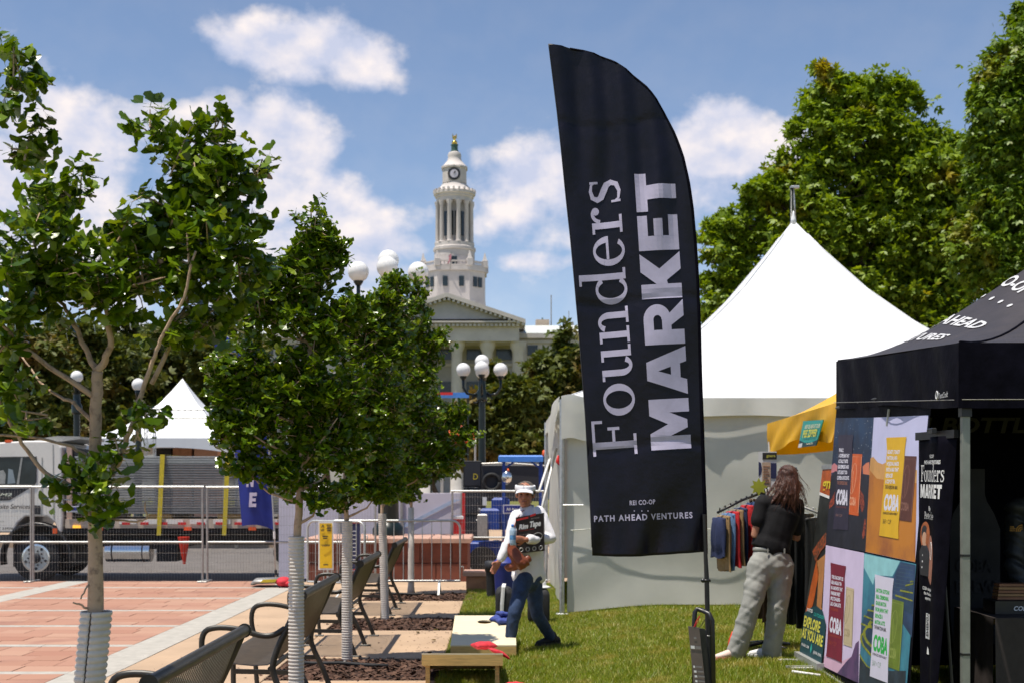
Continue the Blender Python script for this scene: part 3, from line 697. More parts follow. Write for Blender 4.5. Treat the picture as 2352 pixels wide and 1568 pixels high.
def build_young_trees():
    # nearest tree: limbs read off the photograph
    B1 = [dict(p=[(221,1400),(217,1180),(219,1000),(222,900),(224,852)], r=[.029,.024,.0215,.0205,.019]),
          dict(p=[(224,852),(245,825),(260,797),(256,741),(252,688),(262,620),(290,560),(320,500)], r=[.0145,.004], dy=-.1),
          dict(p=[(222,855),(205,827),(177,769),(150,719),(116,677),(70,590),(50,520)], r=[.012,.004], dy=.1),
          dict(p=[(218,913),(139,855),(86,810),(53,772),(8,713),(-40,640)], r=[.011,.004], dy=-.25),
          dict(p=[(216,971),(155,921),(105,902),(50,868),(-10,800)], r=[.008,.003], dy=.25),
          dict(p=[(216,1054),(177,1027),(139,1013),(70,1005),(0,1007),(-60,980)], r=[.007,.003], dy=-.3),
          dict(p=[(222,1110),(262,1085),(283,1057),(313,990),(341,908),(371,838),(394,790),(450,700),(480,600)], r=[.0135,.004], dy=-.2),
          dict(p=[(214,1128),(150,1107),(106,1077),(68,1019),(27,943),(5,850),(-10,700)], r=[.010,.004], dy=-.15),
          dict(p=[(228,1180),(262,1190),(327,1197),(357,1186),(360,1150)], r=[.005,.0025], dy=-.15),
          dict(p=[(350,880),(400,760),(440,640),(470,520),(480,400)], r=[.009,.003], dy=.1),
          dict(p=[(224,1330),(208,1345),(196,1372)], r=[.004,.003], dy=-.05),
          dict(p=[(220,1395),(200,1392),(178,1380)], r=[.006,.003], dy=-.05)]
    E1 = [(430,380,105,100,.22,0),(500,470,105,110,.25,0),(360,310,45,50,.12,0),(500,310,40,35,.1,0),(570,380,35,60,.12,.05),
          (330,640,130,110,.3,0),(480,620,110,110,.3,-.05),(560,620,60,90,.2,.05),(100,500,100,85,.28,0),(170,455,60,60,.2,0),
          (8,180,42,120,.15,.1),(25,330,45,80,.18,.1),(60,620,110,90,.3,0),(170,640,100,80,.25,0),(80,720,120,70,.3,-.1),
          (240,700,110,65,.25,-.1),(420,740,110,60,.25,-.05),(500,730,60,60,.2,0),(310,560,90,70,.25,.1),(380,480,80,80,.2,0),
          (50,880,95,80,.3,-.15,.5,1),(100,960,80,45,.2,-.1,.4,1),(20,800,60,60,.2,-.1,.8,1),(300,1040,60,28,.1,-.12,.8,1),(340,1010,35,30,.08,-.1,.6,1),
          (232,1085,42,34,.08,-.08,1.3,1),(200,1140,52,28,.08,-.06,1.2,1),(260,1130,40,28,.08,-.07,1.1,1),(225,1185,42,20,.07,-.06,1.0,1),(375,950,30,30,.08,-.15,.5,1)]
    young_tree(0, 'nearest young ginkgo tree with big fan leaves at the left edge', E1, B1, .041, 5200, 300)
    B2 = [dict(p=[(683,1230),(690,1100),(697,1000),(708,900),(712,760),(716,600),(715,480)], r=[.026,.024,.021,.018,.014,.009,.004]),
          dict(p=[(690,1090),(660,1040),(600,1010),(560,980)], r=[.010,.004], dy=-.1), dict(p=[(688,1100),(668,1060),(650,1020)], r=[.008,.004], dy=.1),
          dict(p=[(694,1070),(735,1020),(780,960)], r=[.010,.004], dy=-.1)]
    E2 = [(715,560,60,100),(745,560,50,70),(700,660,85,70),(600,640,70,60),(620,720,90,75),(720,760,95,85),(560,850,80,75),(600,930,85,70),
          (700,880,105,95),(560,1000,75,55),(610,1060,60,40),(720,1000,105,75),(790,930,70,90),(780,1040,70,60),(660,1110,45,35),(745,1130,55,40),(505,870,45,50,.2),(512,1000,45,45,.2),(770,590,30,40,.1),(540,930,60,60),(790,730,50,70),(640,1090,70,45),(560,1075,45,30)]
    young_tree(1, 'second young ginkgo tree from the left, behind the nearest bench', E2, B2, .041, 17000, 300)
    B3 = [dict(p=[(797,1210),(792,1100),(800,980),(840,840),(880,720),(900,640)], r=[.024,.021,.018,.014,.009,.004])]
    E3 = [(905,665,45,45),(820,740,50,60),(880,720,70,70),(840,800,90,85),(900,790,60,60),(860,920,105,95),
          (800,1000,85,75),(860,1030,80,70),(830,1110,75,45),(780,1140,45,35),(880,1120,60,40)]
    young_tree(2, 'third young ginkgo tree from the left, its guard rising beside the second bench', E3, B3, .042, 17000, 300)
    B4 = [dict(p=[(878,1185),(880,1080),(900,960),(920,860)], r=[.022,.019,.014,.006])]
    E4 = [(955,690,40,65),(985,785,55,42),(940,770,60,60),(940,860,75,60),(1015,775,28,24),(940,900,70,60),(975,840,45,45),(960,970,80,60),(1000,1010,75,42),(1070,1003,45,22),(1040,960,45,42),(1010,1055,60,42),(900,1050,80,55),(880,960,80,80),(950,1080,70,40),(890,1130,40,25)]
    young_tree(3, 'fourth young ginkgo tree from the left, leaning branch reaching right', E4, B4, .047, 17000, 120)
    B5 = [dict(p=[(944,1180),(946,1090),(955,980),(965,900)], r=[.022,.019,.014,.006])]
    E5 = [(965,900,50,45),(985,960,60,55),(940,1010,75,60),(1000,1060,55,45),(930,1090,50,40),(940,1130,35,25)]
    young_tree(4, 'farthest young ginkgo tree of the row, in front of the crowd barrier', E5, B5, .047, 9000, 80)
build_young_trees()

def build_guards():
    lab = ['wide split pale corrugated pipe around the nearest tree trunk', 'white corrugated pipe guard in front of the second bench',
           'white corrugated pipe guard on the third tree, black hose at its foot', 'white corrugated pipe guard on the fourth tree beside the far bench',
           'smooth pale trunk guard on the farthest tree of the row']
    tops = [1.206, 1.33, 1.33, 1.32, 1.33]; rads = [.056, .052, .052, .052, .052]
    for i in range(5):
        x, y = TREE_X[i], TREE_Y[i]; z0 = -.02; n = int((tops[i]-z0)/.0235) if i < 4 else 2
        prof = [(rads[i]-.006, z0)]
        lean = Vector(((-.012 if i == 0 else .012 if i == 3 else 0), 0, 0))
        k = 6 if i == 0 else 4
        if i < 4:
            for j in range(n):
                for q in range(k):
                    ph = q/k; prof.append((rads[i]-.006+.007*math.sin(PI*ph)**.6, z0+(tops[i]-z0)*(j+ph)/n))
        else:
            prof = [(.064, z0), (.050, .12), (.047, .6), (.046, tops[i])]
        seg = 36; mb = MB(); vs = []; m = len(prof); gap = .10 if i == 0 else 0.0
        th0 = -PI/2-.05
        ring = seg+1 if gap else seg
        for r, z in prof:
            w = gap*(.2+.9*smooth((z-.55)/.6))+.01*math.sin(z*40) if gap else 0
            for q in range(ring):
                th = th0+w/2+(2*PI-w)*q/seg
                vs.append((x+r*math.cos(th)+lean.x*(tops[i]-z)*(8 if i == 0 else 2.5), y+r*math.sin(th), z))
        fs = [(a*ring+q, a*ring+(q+1)%ring, (a+1)*ring+(q+1)%ring, (a+1)*ring+q) for a in range(m-1) for q in range(seg)]
        mb.add(vs, fs); o = obj('trunk_guard', mb, M['pipe'], None, True)
        so = o.modifiers.new('wall', 'SOLIDIFY'); so.thickness = .004; so.offset = -1
        tag(o, lab[i], 'pipe', 'pipe guards on the young trees')
    h = MB().tube([(-1.95,12.2,.015),(-1.75,12.08,.02),(-1.5,12.1,.02),(-1.25,12.0,.015),(-1.05,11.95,.015)], .016, 8)
    tag(obj('hose', h, M['rubber'], None, True), 'short black irrigation hose lying on the mulch', 'hose')
    h = MB().tube([(-1.95,20.1,.012),(-1.4,19.9,.018),(-.9,19.95,.012)], .02, 8)
    tag(obj('hose', h, M['rubber'], None, True), 'black hose at the foot of the farthest tree guard', 'hose')
build_guards()

def big_tree(name, label, ells, Y, trunk_px, leaf, n, m, kinds, ground=-.5, group=None, droop=0, trunk_r=.35, clumps=26):
    x0 = P(trunk_px, CY, Y).x; t = wthing(name, label, 'tree', Vector((x0, Y, ground)), group)
    es = [ell3(e, Y) for e in ells]; zt = max(c.z for c, r in es)
    tw = MB(); pts = [Vector((x0+.25*math.sin(i*1.3), Y, ground+(zt*.95-ground)*i/8)) for i in range(9)]
    obj('trunk', MB().tube(pts, [trunk_r*(1-.1*i) for i in range(9)], 10), M['bark_dark'], t, True)
    pos = []; dirs = []; nor = []
    vol = sum(r.x*r.z for c, r in es)
    for c, r in es:
        near = min(pts, key=lambda p: abs(p.z-(c.z-.5*abs(c.x-x0)-.5)))
        tw.tube([near, near.lerp(c, .5)+Vector((0,0,-.15*r.z)), c], [trunk_r*.38, trunk_r*.22, trunk_r*.08], 6, caps=False)
        nc = max(5, int(clumps*(r.x*r.z)/vol*len(es))); nl = max(20, int(n*r.x*r.z/vol))
        for k in range(nc):
            d = Vector((random.gauss(0,1), random.gauss(0,1), random.gauss(0,1))).normalized(); q = random.random()**.35*1.02
            cc = c+Vector((d.x*r.x, d.y*r.y, d.z*r.z))*q; cr = min(r.x, r.z)*random.choice((.13,.2,.27,.34,.46))
            if k % 3 == 0: tw.tube([c, c.lerp(cc, .6)+Vector((0,0,.1)), cc], [trunk_r*.1, trunk_r*.06, trunk_r*.02], 4, caps=False)
            for _ in range(nl//nc):
                a = Vector((random.gauss(0,1), random.gauss(0,1), random.gauss(.15,.9))).normalized(); rr = cr*min(1.3, abs(random.gauss(0,.62))*1.25)
                p = cc+Vector((a.x*rr*1.15, a.y*rr*1.15, a.z*rr*.75-droop*random.random()**2)); pos.append(tuple(p))
                dd = a+Vector((random.gauss(0,.6), random.gauss(0,.6), random.gauss(-.2,.5)-droop*1.2)); dirs.append(tuple(dd))
                nor.append(tuple(a*.5+Vector((random.gauss(0,.5), random.gauss(0,.5), .7+random.gauss(0,.4)))))
    obj('limbs', tw, M['bark_dark'], t, True, recalc=False)
    pos = np.array(pos); R = frames(np.array(dirs), np.array(nor)); size = leaf*(.6+.7*RNG.random(len(pos)))
    o = link('crown', foliage_mesh('crown', kinds, pos, R, size, m), None, t); o['kind'] = 'stuff'
    return t
CLUMP = [clump_leaf(i) for i in range(5)]; BLADE = [blade_leaf(i) for i in range(4)]

def build_big_trees():
    g = 'park trees behind the tents'
    A = [(1905,215,70,65),(1868,285,62,50),(1990,220,75,60),(2060,265,85,75),(1960,330,120,85),(1840,415,95,65),(1760,440,70,50),(1900,480,140,105),(2080,400,130,110),(2175,385,75,85),
         (1700,520,75,55),(1660,600,62,75),(1800,590,120,100),(1980,600,160,120),(2140,560,130,130),(1680,700,75,80),(1880,730,190,120),(2120,740,150,120),(2215,470,70,100)]
    big_tree('park_tree', 'large round green tree with yellowing patches rising behind the white marquee', A, 52, 1975, .235, 80000, M['broadleaf'], CLUMP, group=g, trunk_r=.42, clumps=60)
    Bt = [(2350,170,100,100),(2315,250,80,90),(2285,340,60,75),(2400,60,90,80),(2420,300,130,140),(2300,440,70,85),(2390,520,120,120),(2310,600,85,95),(2400,700,120,120),(2248,210,24,22),(2262,400,40,40),(2235,560,50,60)]
    big_tree('park_tree', 'drooping green tree cut by the right edge of the picture', Bt, 44, 2420, .21, 48000, M['willow'], CLUMP, group=g, droop=.5, trunk_r=.4, clumps=56)
    C1 = [(1290,810,55,55),(1330,850,70,70),(1250,870,60,60),(1300,930,90,70),(1240,980,70,70),(1330,1010,90,70),(1390,900,80,90),(1400,1000,80,80)]
    big_tree('park_tree', 'olive green tree in front of the civic building, left of the tall black flag', C1, 72, 1310, .36, 15000, M['olive'], CLUMP, group=g, trunk_r=.25)
    C2 = [(1150,880,45,45,1.2,0,.5),(1180,930,65,60),(1120,960,60,55),(1160,1010,80,60),(1210,1040,70,50),(1080,1010,60,60),(1130,1060,70,40)]
    big_tree('park_tree', 'brownish green tree behind the black street lamp', C2, 66, 1150, .36, 12000, M['olive'], CLUMP, group=g, trunk_r=.2)
    L = [('olive green tree behind the left end of the truck cab', [(40,790,120,60),(40,830,110,80),(20,920,120,90),(90,900,90,90),(60,1010,130,60)], 60, 50),
         ('dense olive tree behind the two white lamp globes', [(190,775,110,55),(200,820,95,70),(160,900,90,80),(250,890,90,90),(200,990,110,70)], 68, 200),
         ('olive tree rising just behind the small white peaked tent', [(350,785,110,55),(340,850,80,60),(400,880,90,80),(330,950,90,80),(450,960,80,80)], 74, 390),
         ('olive tree half hidden behind the second ginkgo', [(530,790,110,60),(540,840,90,70),(500,910,90,80),(600,930,90,90),(560,1010,110,60)], 70, 540),
         ('low olive tree far behind the third ginkgo', [(740,930,100,80),(680,1000,90,70),(820,990,110,80),(900,960,90,70)], 78, 760),
         ('low olive tree right behind the farthest ginkgo', [(980,980,90,60),(1030,960,60,50),(1000,1040,90,50)], 80, 1000)]
    for i, (lab, es, Y, tx) in enumerate(L):
        big_tree('park_tree', lab, es, Y, tx, .36, 9500, M['olive'], CLUMP, group=g, trunk_r=.22)
build_big_trees()
# ------------------------------------------------------------------ lettering
def text_polys(s, size=1.0, bold=0.0, sx=1.0, shear=0.0, spacing=1.0, align='LEFT'):
    cu = bpy.data.curves.new('lettering', 'FONT'); cu.body = s; cu.size = size; cu.offset = bold; cu.shear = shear
    cu.space_character = spacing; cu.resolution_u = 3; cu.align_x = align; cu.fill_mode = 'FRONT'
    o = bpy.data.objects.new('lettering', cu); COL.objects.link(o)
    dg = bpy.context.evaluated_depsgraph_get(); me = bpy.data.meshes.new_from_object(o.evaluated_get(dg))
    vs = [(v.co.x*sx, v.co.y) for v in me.vertices]; fs = [tuple(p.vertices) for p in me.polygons]
    bpy.data.objects.remove(o); bpy.data.curves.remove(cu); bpy.data.meshes.remove(me)
    return vs, fs
def text_obj(name, s, place, mat_, parent, width=None, height=1.0, bold=0.0, shear=0.0, spacing=1.0, center=False, label=None):
    """place(u, v): lettering coordinates (metres along, metres up) -> point"""
    vs, fs = text_polys(s, 1.0, bold, 1.0, shear, spacing)
    if not vs: return None
    x0 = min(v[0] for v in vs); x1 = max(v[0] for v in vs)
    cap = .729; ky = height/cap; kx = (width/(x1-x0)) if width else ky
    off = (x0+x1)/2 if center else x0
    mb = MB().add([place((x-off)*kx, y*ky) for x, y in vs], fs)
    return obj(name, mb, mat_, parent, recalc=False)
def ring(cx, cy, ro, ri, a0, a1, n=20):                   # elliptic ring segment, ro/ri = (rx, ry)
    out = []
    for i in range(n):
        p = [];
        for (r, k) in ((ro, i), (ro, i+1), (ri, i+1), (ri, i)):
            a = math.radians(a0+(a1-a0)*k/n); p.append((cx+r[0]*math.cos(a), cy+r[1]*math.sin(a)))
        out.append(p)
    return out
def rect(x0, y0, x1, y1): return [(x0,y0),(x1,y0),(x1,y1),(x0,y1)]
def stroke(pts, ws):
    out = []; n = len(pts)
    L_ = []
    for i in range(n):
        a = Vector(pts[max(0,i-1)]); b = Vector(pts[min(n-1,i+1)]); t = (b-a).normalized(); nn = Vector((-t.y, t.x))*ws[i]/2; p = Vector(pts[i]); L_.append((p+nn, p-nn))
    for i in range(n-1): out.append([tuple(L_[i][0]), tuple(L_[i+1][0]), tuple(L_[i+1][1]), tuple(L_[i][1])])
    return out
def serif_glyph(c):
    if c == 'F': return .58, [rect(.10,0,.205,.7), rect(0,0,.31,.045), rect(0,.655,.10,.7), rect(.205,.655,.53,.7), rect(.485,.53,.53,.655), rect(.205,.335,.38,.38), rect(.38,.26,.425,.45)]
    if c == 'o': return .53, ring(.25,.235,(.24,.25),(.135,.208),0,360,28)
    if c == 'u': return .57, [rect(.075,.16,.17,.47), rect(0,.43,.075,.47), rect(.37,0,.465,.47), rect(.295,.43,.37,.47), rect(.465,0,.54,.04)]+ring(.23,.17,(.155,.18),(.06,.13),180,330,14)
    if c == 'n': return .57, [rect(.075,0,.17,.47), rect(0,.43,.075,.47), rect(0,0,.075,.04), rect(.17,0,.245,.04), rect(.37,0,.465,.31), rect(.295,0,.37,.04), rect(.465,0,.54,.04)]+ring(.31,.30,(.155,.18),(.06,.13),0,150,14)
    if c == 'd': return .58, [rect(.38,0,.475,.74), rect(.305,.70,.38,.74), rect(.475,0,.55,.04)]+ring(.235,.235,(.225,.25),(.13,.208),38,322,26)
    if c == 'e': return .50, ring(.235,.235,(.225,.25),(.13,.208),0,318,26)+[rect(.11,.235,.46,.275)]
    if c == 'r': return .43, [rect(.075,0,.17,.47), rect(0,.43,.075,.47), rect(0,0,.075,.04), rect(.17,0,.27,.04)]+ring(.30,.30,(.15,.18),(.09,.13),65,165,10)+ring(.345,.405,(.06,.06),(.0,.0),0,360,10)
    if c == 's': return .42, stroke([(.345,.40),(.31,.445),(.22,.462),(.12,.435),(.085,.36),(.12,.30),(.22,.25),(.31,.20),(.345,.13),(.31,.05),(.20,.012),(.09,.03),(.05,.09)],[.03,.035,.05,.07,.085,.095,.1,.095,.085,.07,.05,.035,.03])+[rect(.325,.34,.36,.47), rect(.035,0,.07,.14)]
    if c == 't': return .36, [rect(.09,.08,.185,.6), rect(.0,.43,.3,.47)]+ring(.22,.1,(.13,.1),(.04,.06),180,320,8)
    if c == 'P': return .56, [rect(.10,0,.205,.7), rect(0,0,.31,.045), rect(0,.655,.10,.7)]+ring(.27,.5,(.24,.2),(.13,.155),-90,90,14)+[rect(.205,.655,.27,.7), rect(.205,.30,.27,.345)]
    if c == 'L': return .52, [rect(.10,0,.205,.7), rect(0,.655,.10,.7), rect(.205,.655,.31,.7), rect(0,0,.10,.045), rect(.205,0,.48,.045), rect(.44,.045,.48,.2)]
    if c == 'B': return .58, [rect(.10,0,.205,.7)]+ring(.25,.52,(.24,.18),(.13,.14),-90,90,12)+ring(.25,.17,(.27,.17),(.15,.125),-90,90,12)
    return .3, []
def block_glyph(c):
    if c == 'M': return 1.14, [[(0,0),(0,1),(.36,1),(.30,.50),(.30,0)],[(.36,1),(.56,.55),(.56,.06),(.47,.06),(.30,.50)],[(.56,.55),(.76,1),(.82,.50),(.65,.06),(.56,.06)],[(.76,1),(1.12,1),(1.12,0),(.82,0),(.82,.50)]]
    if c == 'A': return 1.04, [[(0,0),(.33,0),(.53,.72),(.53,1),(.33,1)],[(.73,0),(1.06,0),(.73,1),(.53,1),(.53,.72)],[(.375,.16),(.685,.16),(.62,.40),(.44,.40)]]
    if c == 'R': return .95, [rect(0,0,.32,1), rect(.32,.76,.55,1), rect(.32,.32,.55,.55), [(.42,.32),(.68,.36),(.98,0),(.62,0)]]+ring(.55,.66,(.34,.34),(.10,.10),-90,90,14)
    if c == 'K': return 1.0, [rect(0,0,.32,1), [(.32,.34),(.32,.62),(.60,1),(1.0,1),(.66,.53)], [(.66,.53),(1.03,0),(.64,0),(.40,.36),(.32,.34)]]
    if c == 'E': return .80, [rect(0,0,.32,1), rect(.32,.76,.78,1), rect(.32,.39,.70,.61), rect(.32,0,.78,.24)]
    if c == 'T': return .88, [rect(0,.72,.86,1), rect(.27,0,.59,.72)]
    if c == 'N': return 1.0, [rect(0,0,.3,1), rect(.66,0,.96,1), [(.3,1),(.66,.42),(.66,0),(.3,.58)]]
    if c == 'L': return .78, [rect(0,0,.32,1), rect(.32,0,.74,.25)]
    if c == 'I': return .4, [rect(0,0,.32,1)]
    return .4, []
def glyph_text(name, s, fn, place, width, height, mat_, parent, gap=.06, split=.0):
    """built letters: serif_glyph (em .7 cap) or block_glyph (cap 1)"""
    cap = .7 if fn is serif_glyph else 1.0; x = 0; polys = []
    for c in s:
        w, ps = fn(c); polys += [[(px_+x, py_) for px_, py_ in p] for p in ps]; x += w+gap*cap*.35
    tot = x-gap*cap*.35; kx = width/tot; ky = height/cap; mb = MB()
    for k, p in enumerate(polys):
        bm = bmesh.new(); bm.faces.new([bm.verts.new((a*kx, b*ky, 0)) for a, b in p])
        if split:                                          # cut so the lettering can follow curved cloth
            for ax, no in ((0, (1,0,0)), (1, (0,1,0))):
                lo = min(v.co[ax] for v in bm.verts); hi = max(v.co[ax] for v in bm.verts); c = math.floor(lo/split)*split+split
                while c < hi-1e-5:
                    co = [0,0,0]; co[ax] = c; bmesh.ops.bisect_plane(bm, geom=bm.verts[:]+bm.edges[:]+bm.faces[:], dist=1e-6, plane_co=co, plane_no=no); c += split
        bm.verts.index_update(); mb.add([place(v.co.x, v.co.y, k) for v in bm.verts], [tuple(v.index for v in f.verts) for f in bm.faces]); bm.free()
    me = mb.mesh(name)
    return link(name, me, mat_, parent)

# ------------------------------------------------------------------ benches
def make_bench(label):
    t = thing('bench', label, 'bench', (0,0,0), 0, 'metal strap benches along the walk')
    Lb = 1.82; hl = Lb/2
    path = [(-.005,.905),(-.03,.84),(-.10,.66),(-.16,.52),(-.195,.455),(-.24,.425),(-.34,.42),(-.50,.435),(-.60,.44),(-.655,.425),(-.67,.395)]
    sl = MB().tube([(x, 0, z) for x, z in path], [(.0105, .0035)]*len(path), 4, side=(0,1,0)).mesh('slat'); sl.materials.append(M['bench_slat'])
    n = 40
    for i in range(n):
        o = bpy.data.objects.new('slat', sl); COL.objects.link(o); o.parent = t; o.location = (0, -hl+.05+(Lb-.1)*i/(n-1), 0)
    rail = obj('top_rail', MB().tube([(.005,-hl,.905),(.005,hl,.905)], .030, 14), M['bench'], t, True, 40)
    for sg in (-1, 1): obj('rail_cap', MB().tube([(.005,sg*(hl-.004),.905),(.005,sg*(hl+.012),.905)], .037, 16), M['bench'], rail, True, 40)
    obj('front_rail', MB().tube([(-.655,-hl,.39),(-.655,hl,.39)], .018, 10), M['bench'], t, True, 40)
    obj('seat_rail', MB().tube([(-.215,-hl,.405),(-.215,hl,.405)], .016, 10), M['bench'], t, True, 40)
    def bend(pts, k=3):
        pts = [Vector(p) for p in pts]
        for _ in range(k):
            q = [pts[0]]
            for a, b in zip(pts, pts[1:]): q += [a.lerp(b, .25), a.lerp(b, .75)]
            pts = q+[pts[-1]]
        return pts
    for y in (-hl+.02, 0, hl-.02):
        end = abs(y) > .1
        r = [(.019,.021)]
        rear = bend([(-.045,y,.012),(-.10,y,.16),(-.185,y,.33),(-.205,y,.42),(-.165,y,.55),(-.09,y,.70),(0,y,.90)] if end else [(-.045,y,.012),(-.10,y,.16),(-.185,y,.33),(-.21,y,.40)], 2)
        fr = obj('rear_leg', MB().tube(rear, [(.017,.022)]*len(rear), 8, side=(0,1,0)), M['bench'], t, True, 50)
        obj('foot', MB().bevbox((-.04,y,.008),(.11,.045,.016),.004), M['bench'], fr)
        f = [(-.64,y,.012),(-.655,y,.2),(-.65,y,.40)]
        if end: f += [(-.69,y,.52),(-.68,y,.66),(-.58,y,.69),(-.42,y,.675),(-.28,y,.625),(-.19,y,.63),(-.115,y,.68)]
        f = bend(f, 2); fl = obj('front_leg', MB().tube(f, [(.017,.020)]*len(f), 8, side=(0,1,0)), M['bench'], t, True, 50)
        obj('foot', MB().bevbox((-.645,y,.008),(.10,.045,.016),.004), M['bench'], fl)
        obj('stretcher', MB().bar((-.66,y,.26),(-.14,y,.25),.03,.034), M['bench'], t)
    return t
def build_benches():
    ys = [5.86, 9.85, 13.55, 17.6]
    labs = ['nearest brown metal strap bench, cut off by the bottom edge', 'second brown metal bench, its seat showing beside the white pipe guard',
            'third metal bench from the front, its strap shadow striped on the concrete', 'farthest small metal bench near the crowd barrier']
    b = make_bench(labs[0]); b.location = (-1.345, ys[0], 0)
    for i in range(1, 4): dup(b, (-1.375-.005*i, ys[i], 0), 0, labs[i])
build_benches()

# ------------------------------------------------------------------ cornhole boards and bean bags
def build_cornhole():
    def board(label, x, y, w, ln, zlo, zhi, away):
        t = wthing('cornhole_board', label, 'game board', Vector((x, y, 0)), 'wooden bean bag toss boards')
        y0, y1 = y-ln/2, y+ln/2; za, zb = (zhi, zlo) if away else (zlo, zhi)      # near, far height of the top
        n = 28; hx, hy = 0, (.77 if not away else .23); hr = .076
        def S(u, v): return Vector((x-w/2+w*u, y0+ln*v, za+(zb-za)*v))
        mb = MB(); cu, cv = .5, hy; ru, rv = hr/w, hr/ln; ang = [2*PI*k/n for k in range(n)]
        inner = [(cu+ru*math.cos(a), cv+rv*math.sin(a)) for a in ang]
        def edge(a):
            c, s = math.cos(a), math.sin(a); k = 1e9
            if abs(c) > 1e-6: k = min(k, ((1-cu) if c > 0 else cu)/abs(c))
            if abs(s) > 1e-6: k = min(k, ((1-cv) if s > 0 else cv)/abs(s))
            return (min(1, max(0, cu+c*k)), min(1, max(0, cv+s*k)))
        cor = [math.atan2((vv-cv), (uu-cu)) % (2*PI) for uu, vv in ((0,0),(1,0),(1,1),(0,1))]
        ang = sorted(ang+cor); inner = [(cu+ru*math.cos(a), cv+rv*math.sin(a)) for a in ang]; outer = [edge(a) for a in ang]; n = len(ang)
        up = Vector((0,0,.012)); vs = [S(*q)+up for q in inner]+[S(*q)+up for q in outer]+[S(*q) for q in inner]+[S(*q) for q in outer]
        fs = []
        for k in range(n):
            j = (k+1) % n; fs += [(k, n+k, n+j, j), (2*n+k, 2*n+j, 3*n+j, 3*n+k), (k, j, 2*n+j, 2*n+k), (n+k, 3*n+k, 3*n+j, n+j)]
        top = obj('top', mb.add(vs, fs), M['plywood'], t, recalc=True)
        hh = .088
        def fb(name, a, b): # apron board hanging below the top between two surface points
            d = (b-a).normalized(); obj(name, MB().bar(a+Vector((0,0,-hh/2-.001)), b+Vector((0,0,-hh/2-.001)), .019, hh), M['pine'], t)
        i = .011
        fb('side_board', S(0,0)+Vector((i,.02,0)), S(0,1)+Vector((i,-.02,0))); fb('side_board', S(1,0)+Vector((-i,.02,0)), S(1,1)+Vector((-i,-.02,0)))
        fb('end_board', S(0,0)+Vector((0,.009,0)), S(1,0)+Vector((0,.009,0))); fb('end_board', S(0,1)+Vector((.02,-.009,0)), S(1,1)+Vector((-.02,-.009,0)))
        v = .06 if away else .94; zh = zhi
        for u in (.07, .93):
            p = S(u, v); obj('leg', MB().bar((p.x, p.y, 0), (p.x, p.y, p.z-.02), .035, .06), M['pine'], t)
        return S
    S1 = board('plywood bean bag toss board with round hole and blue bags on it', -.19, 13.3, .64, 1.2, .10, .27, False)
    board('nearer wooden toss board seen from its raised back end, red bag on its edge', -.33, 11.2, .66, 1.15, .10, .285, True)
    def beanbag(label, c, rz, m, sx=.075, sy=.075, h=.028, tilt=0, droop=0, seed=0):
        r = random.Random(seed); mb = MB(); n = 12
        def f(sgn):
            def g(u, v):
                a, b = 2*u-1, 2*v-1; th = h*((1-a**4)*(1-b**4))**.6*(1+.2*math.sin(5*a+seed)*math.cos(4*b))
                x = a*sx*(1-.12*(1-b*b)); y = b*sy*(1-.12*(1-a*a)); z = sgn*th+h-droop*max(0, a)**2*.5
                return Vector((x, y, z+tilt*x))
            return g
        mb.grid(f(1), n, n); mb.grid(f(-1), n, n); o = obj('bean_bag', mb, m, None, True); o.location = c; o.rotation_euler = (0,0,rz)
        bm = bmesh.new(); bm.from_mesh(o.data); bmesh.ops.remove_doubles(bm, verts=bm.verts, dist=.0008); bmesh.ops.recalc_face_normals(bm, faces=bm.faces); bm.to_mesh(o.data); bm.free(); o.data.shade_smooth()
        return tag(o, label, 'bean bag', 'bean bags of the toss game')
    p = S1(.80, .70); beanbag('blue bean bag lying lowest on the board by the hole', p+Vector((0,0,.014)), .2, M['bag_blue'], seed=1)
    p = S1(.72, .80); beanbag('blue bean bag leaning at the left of the blue pile', p+Vector((0,0,.02)), .9, M['bag_blue'], tilt=.3, seed=2)
    p = S1(.82, .80); beanbag('blue bean bag topmost of the blue pile', p+Vector((0,-.01,.055)), .5, M['bag_blue'], tilt=-.2, seed=3)
    p = S1(.92, .78); beanbag('blue bean bag at the right edge of the board', p+Vector((0,0,.016)), 1.2, M['bag_blue'], seed=4)
    beanbag('red bean bag flopped on top of the nearer board', (-.16, 11.0, .285), .4, M['red_cloth'], .10, .09, .03, seed=5)
    beanbag('red bean bag hanging over the board corner', (-.03, 10.75, .27), .2, M['red_cloth'], .09, .07, .018, tilt=-.35, droop=.05, seed=6)
    beanbag('red bean bag lying in the grass by the board', (.1, 10.6, .01), .7, M['red_cloth'], seed=7)
build_cornhole()
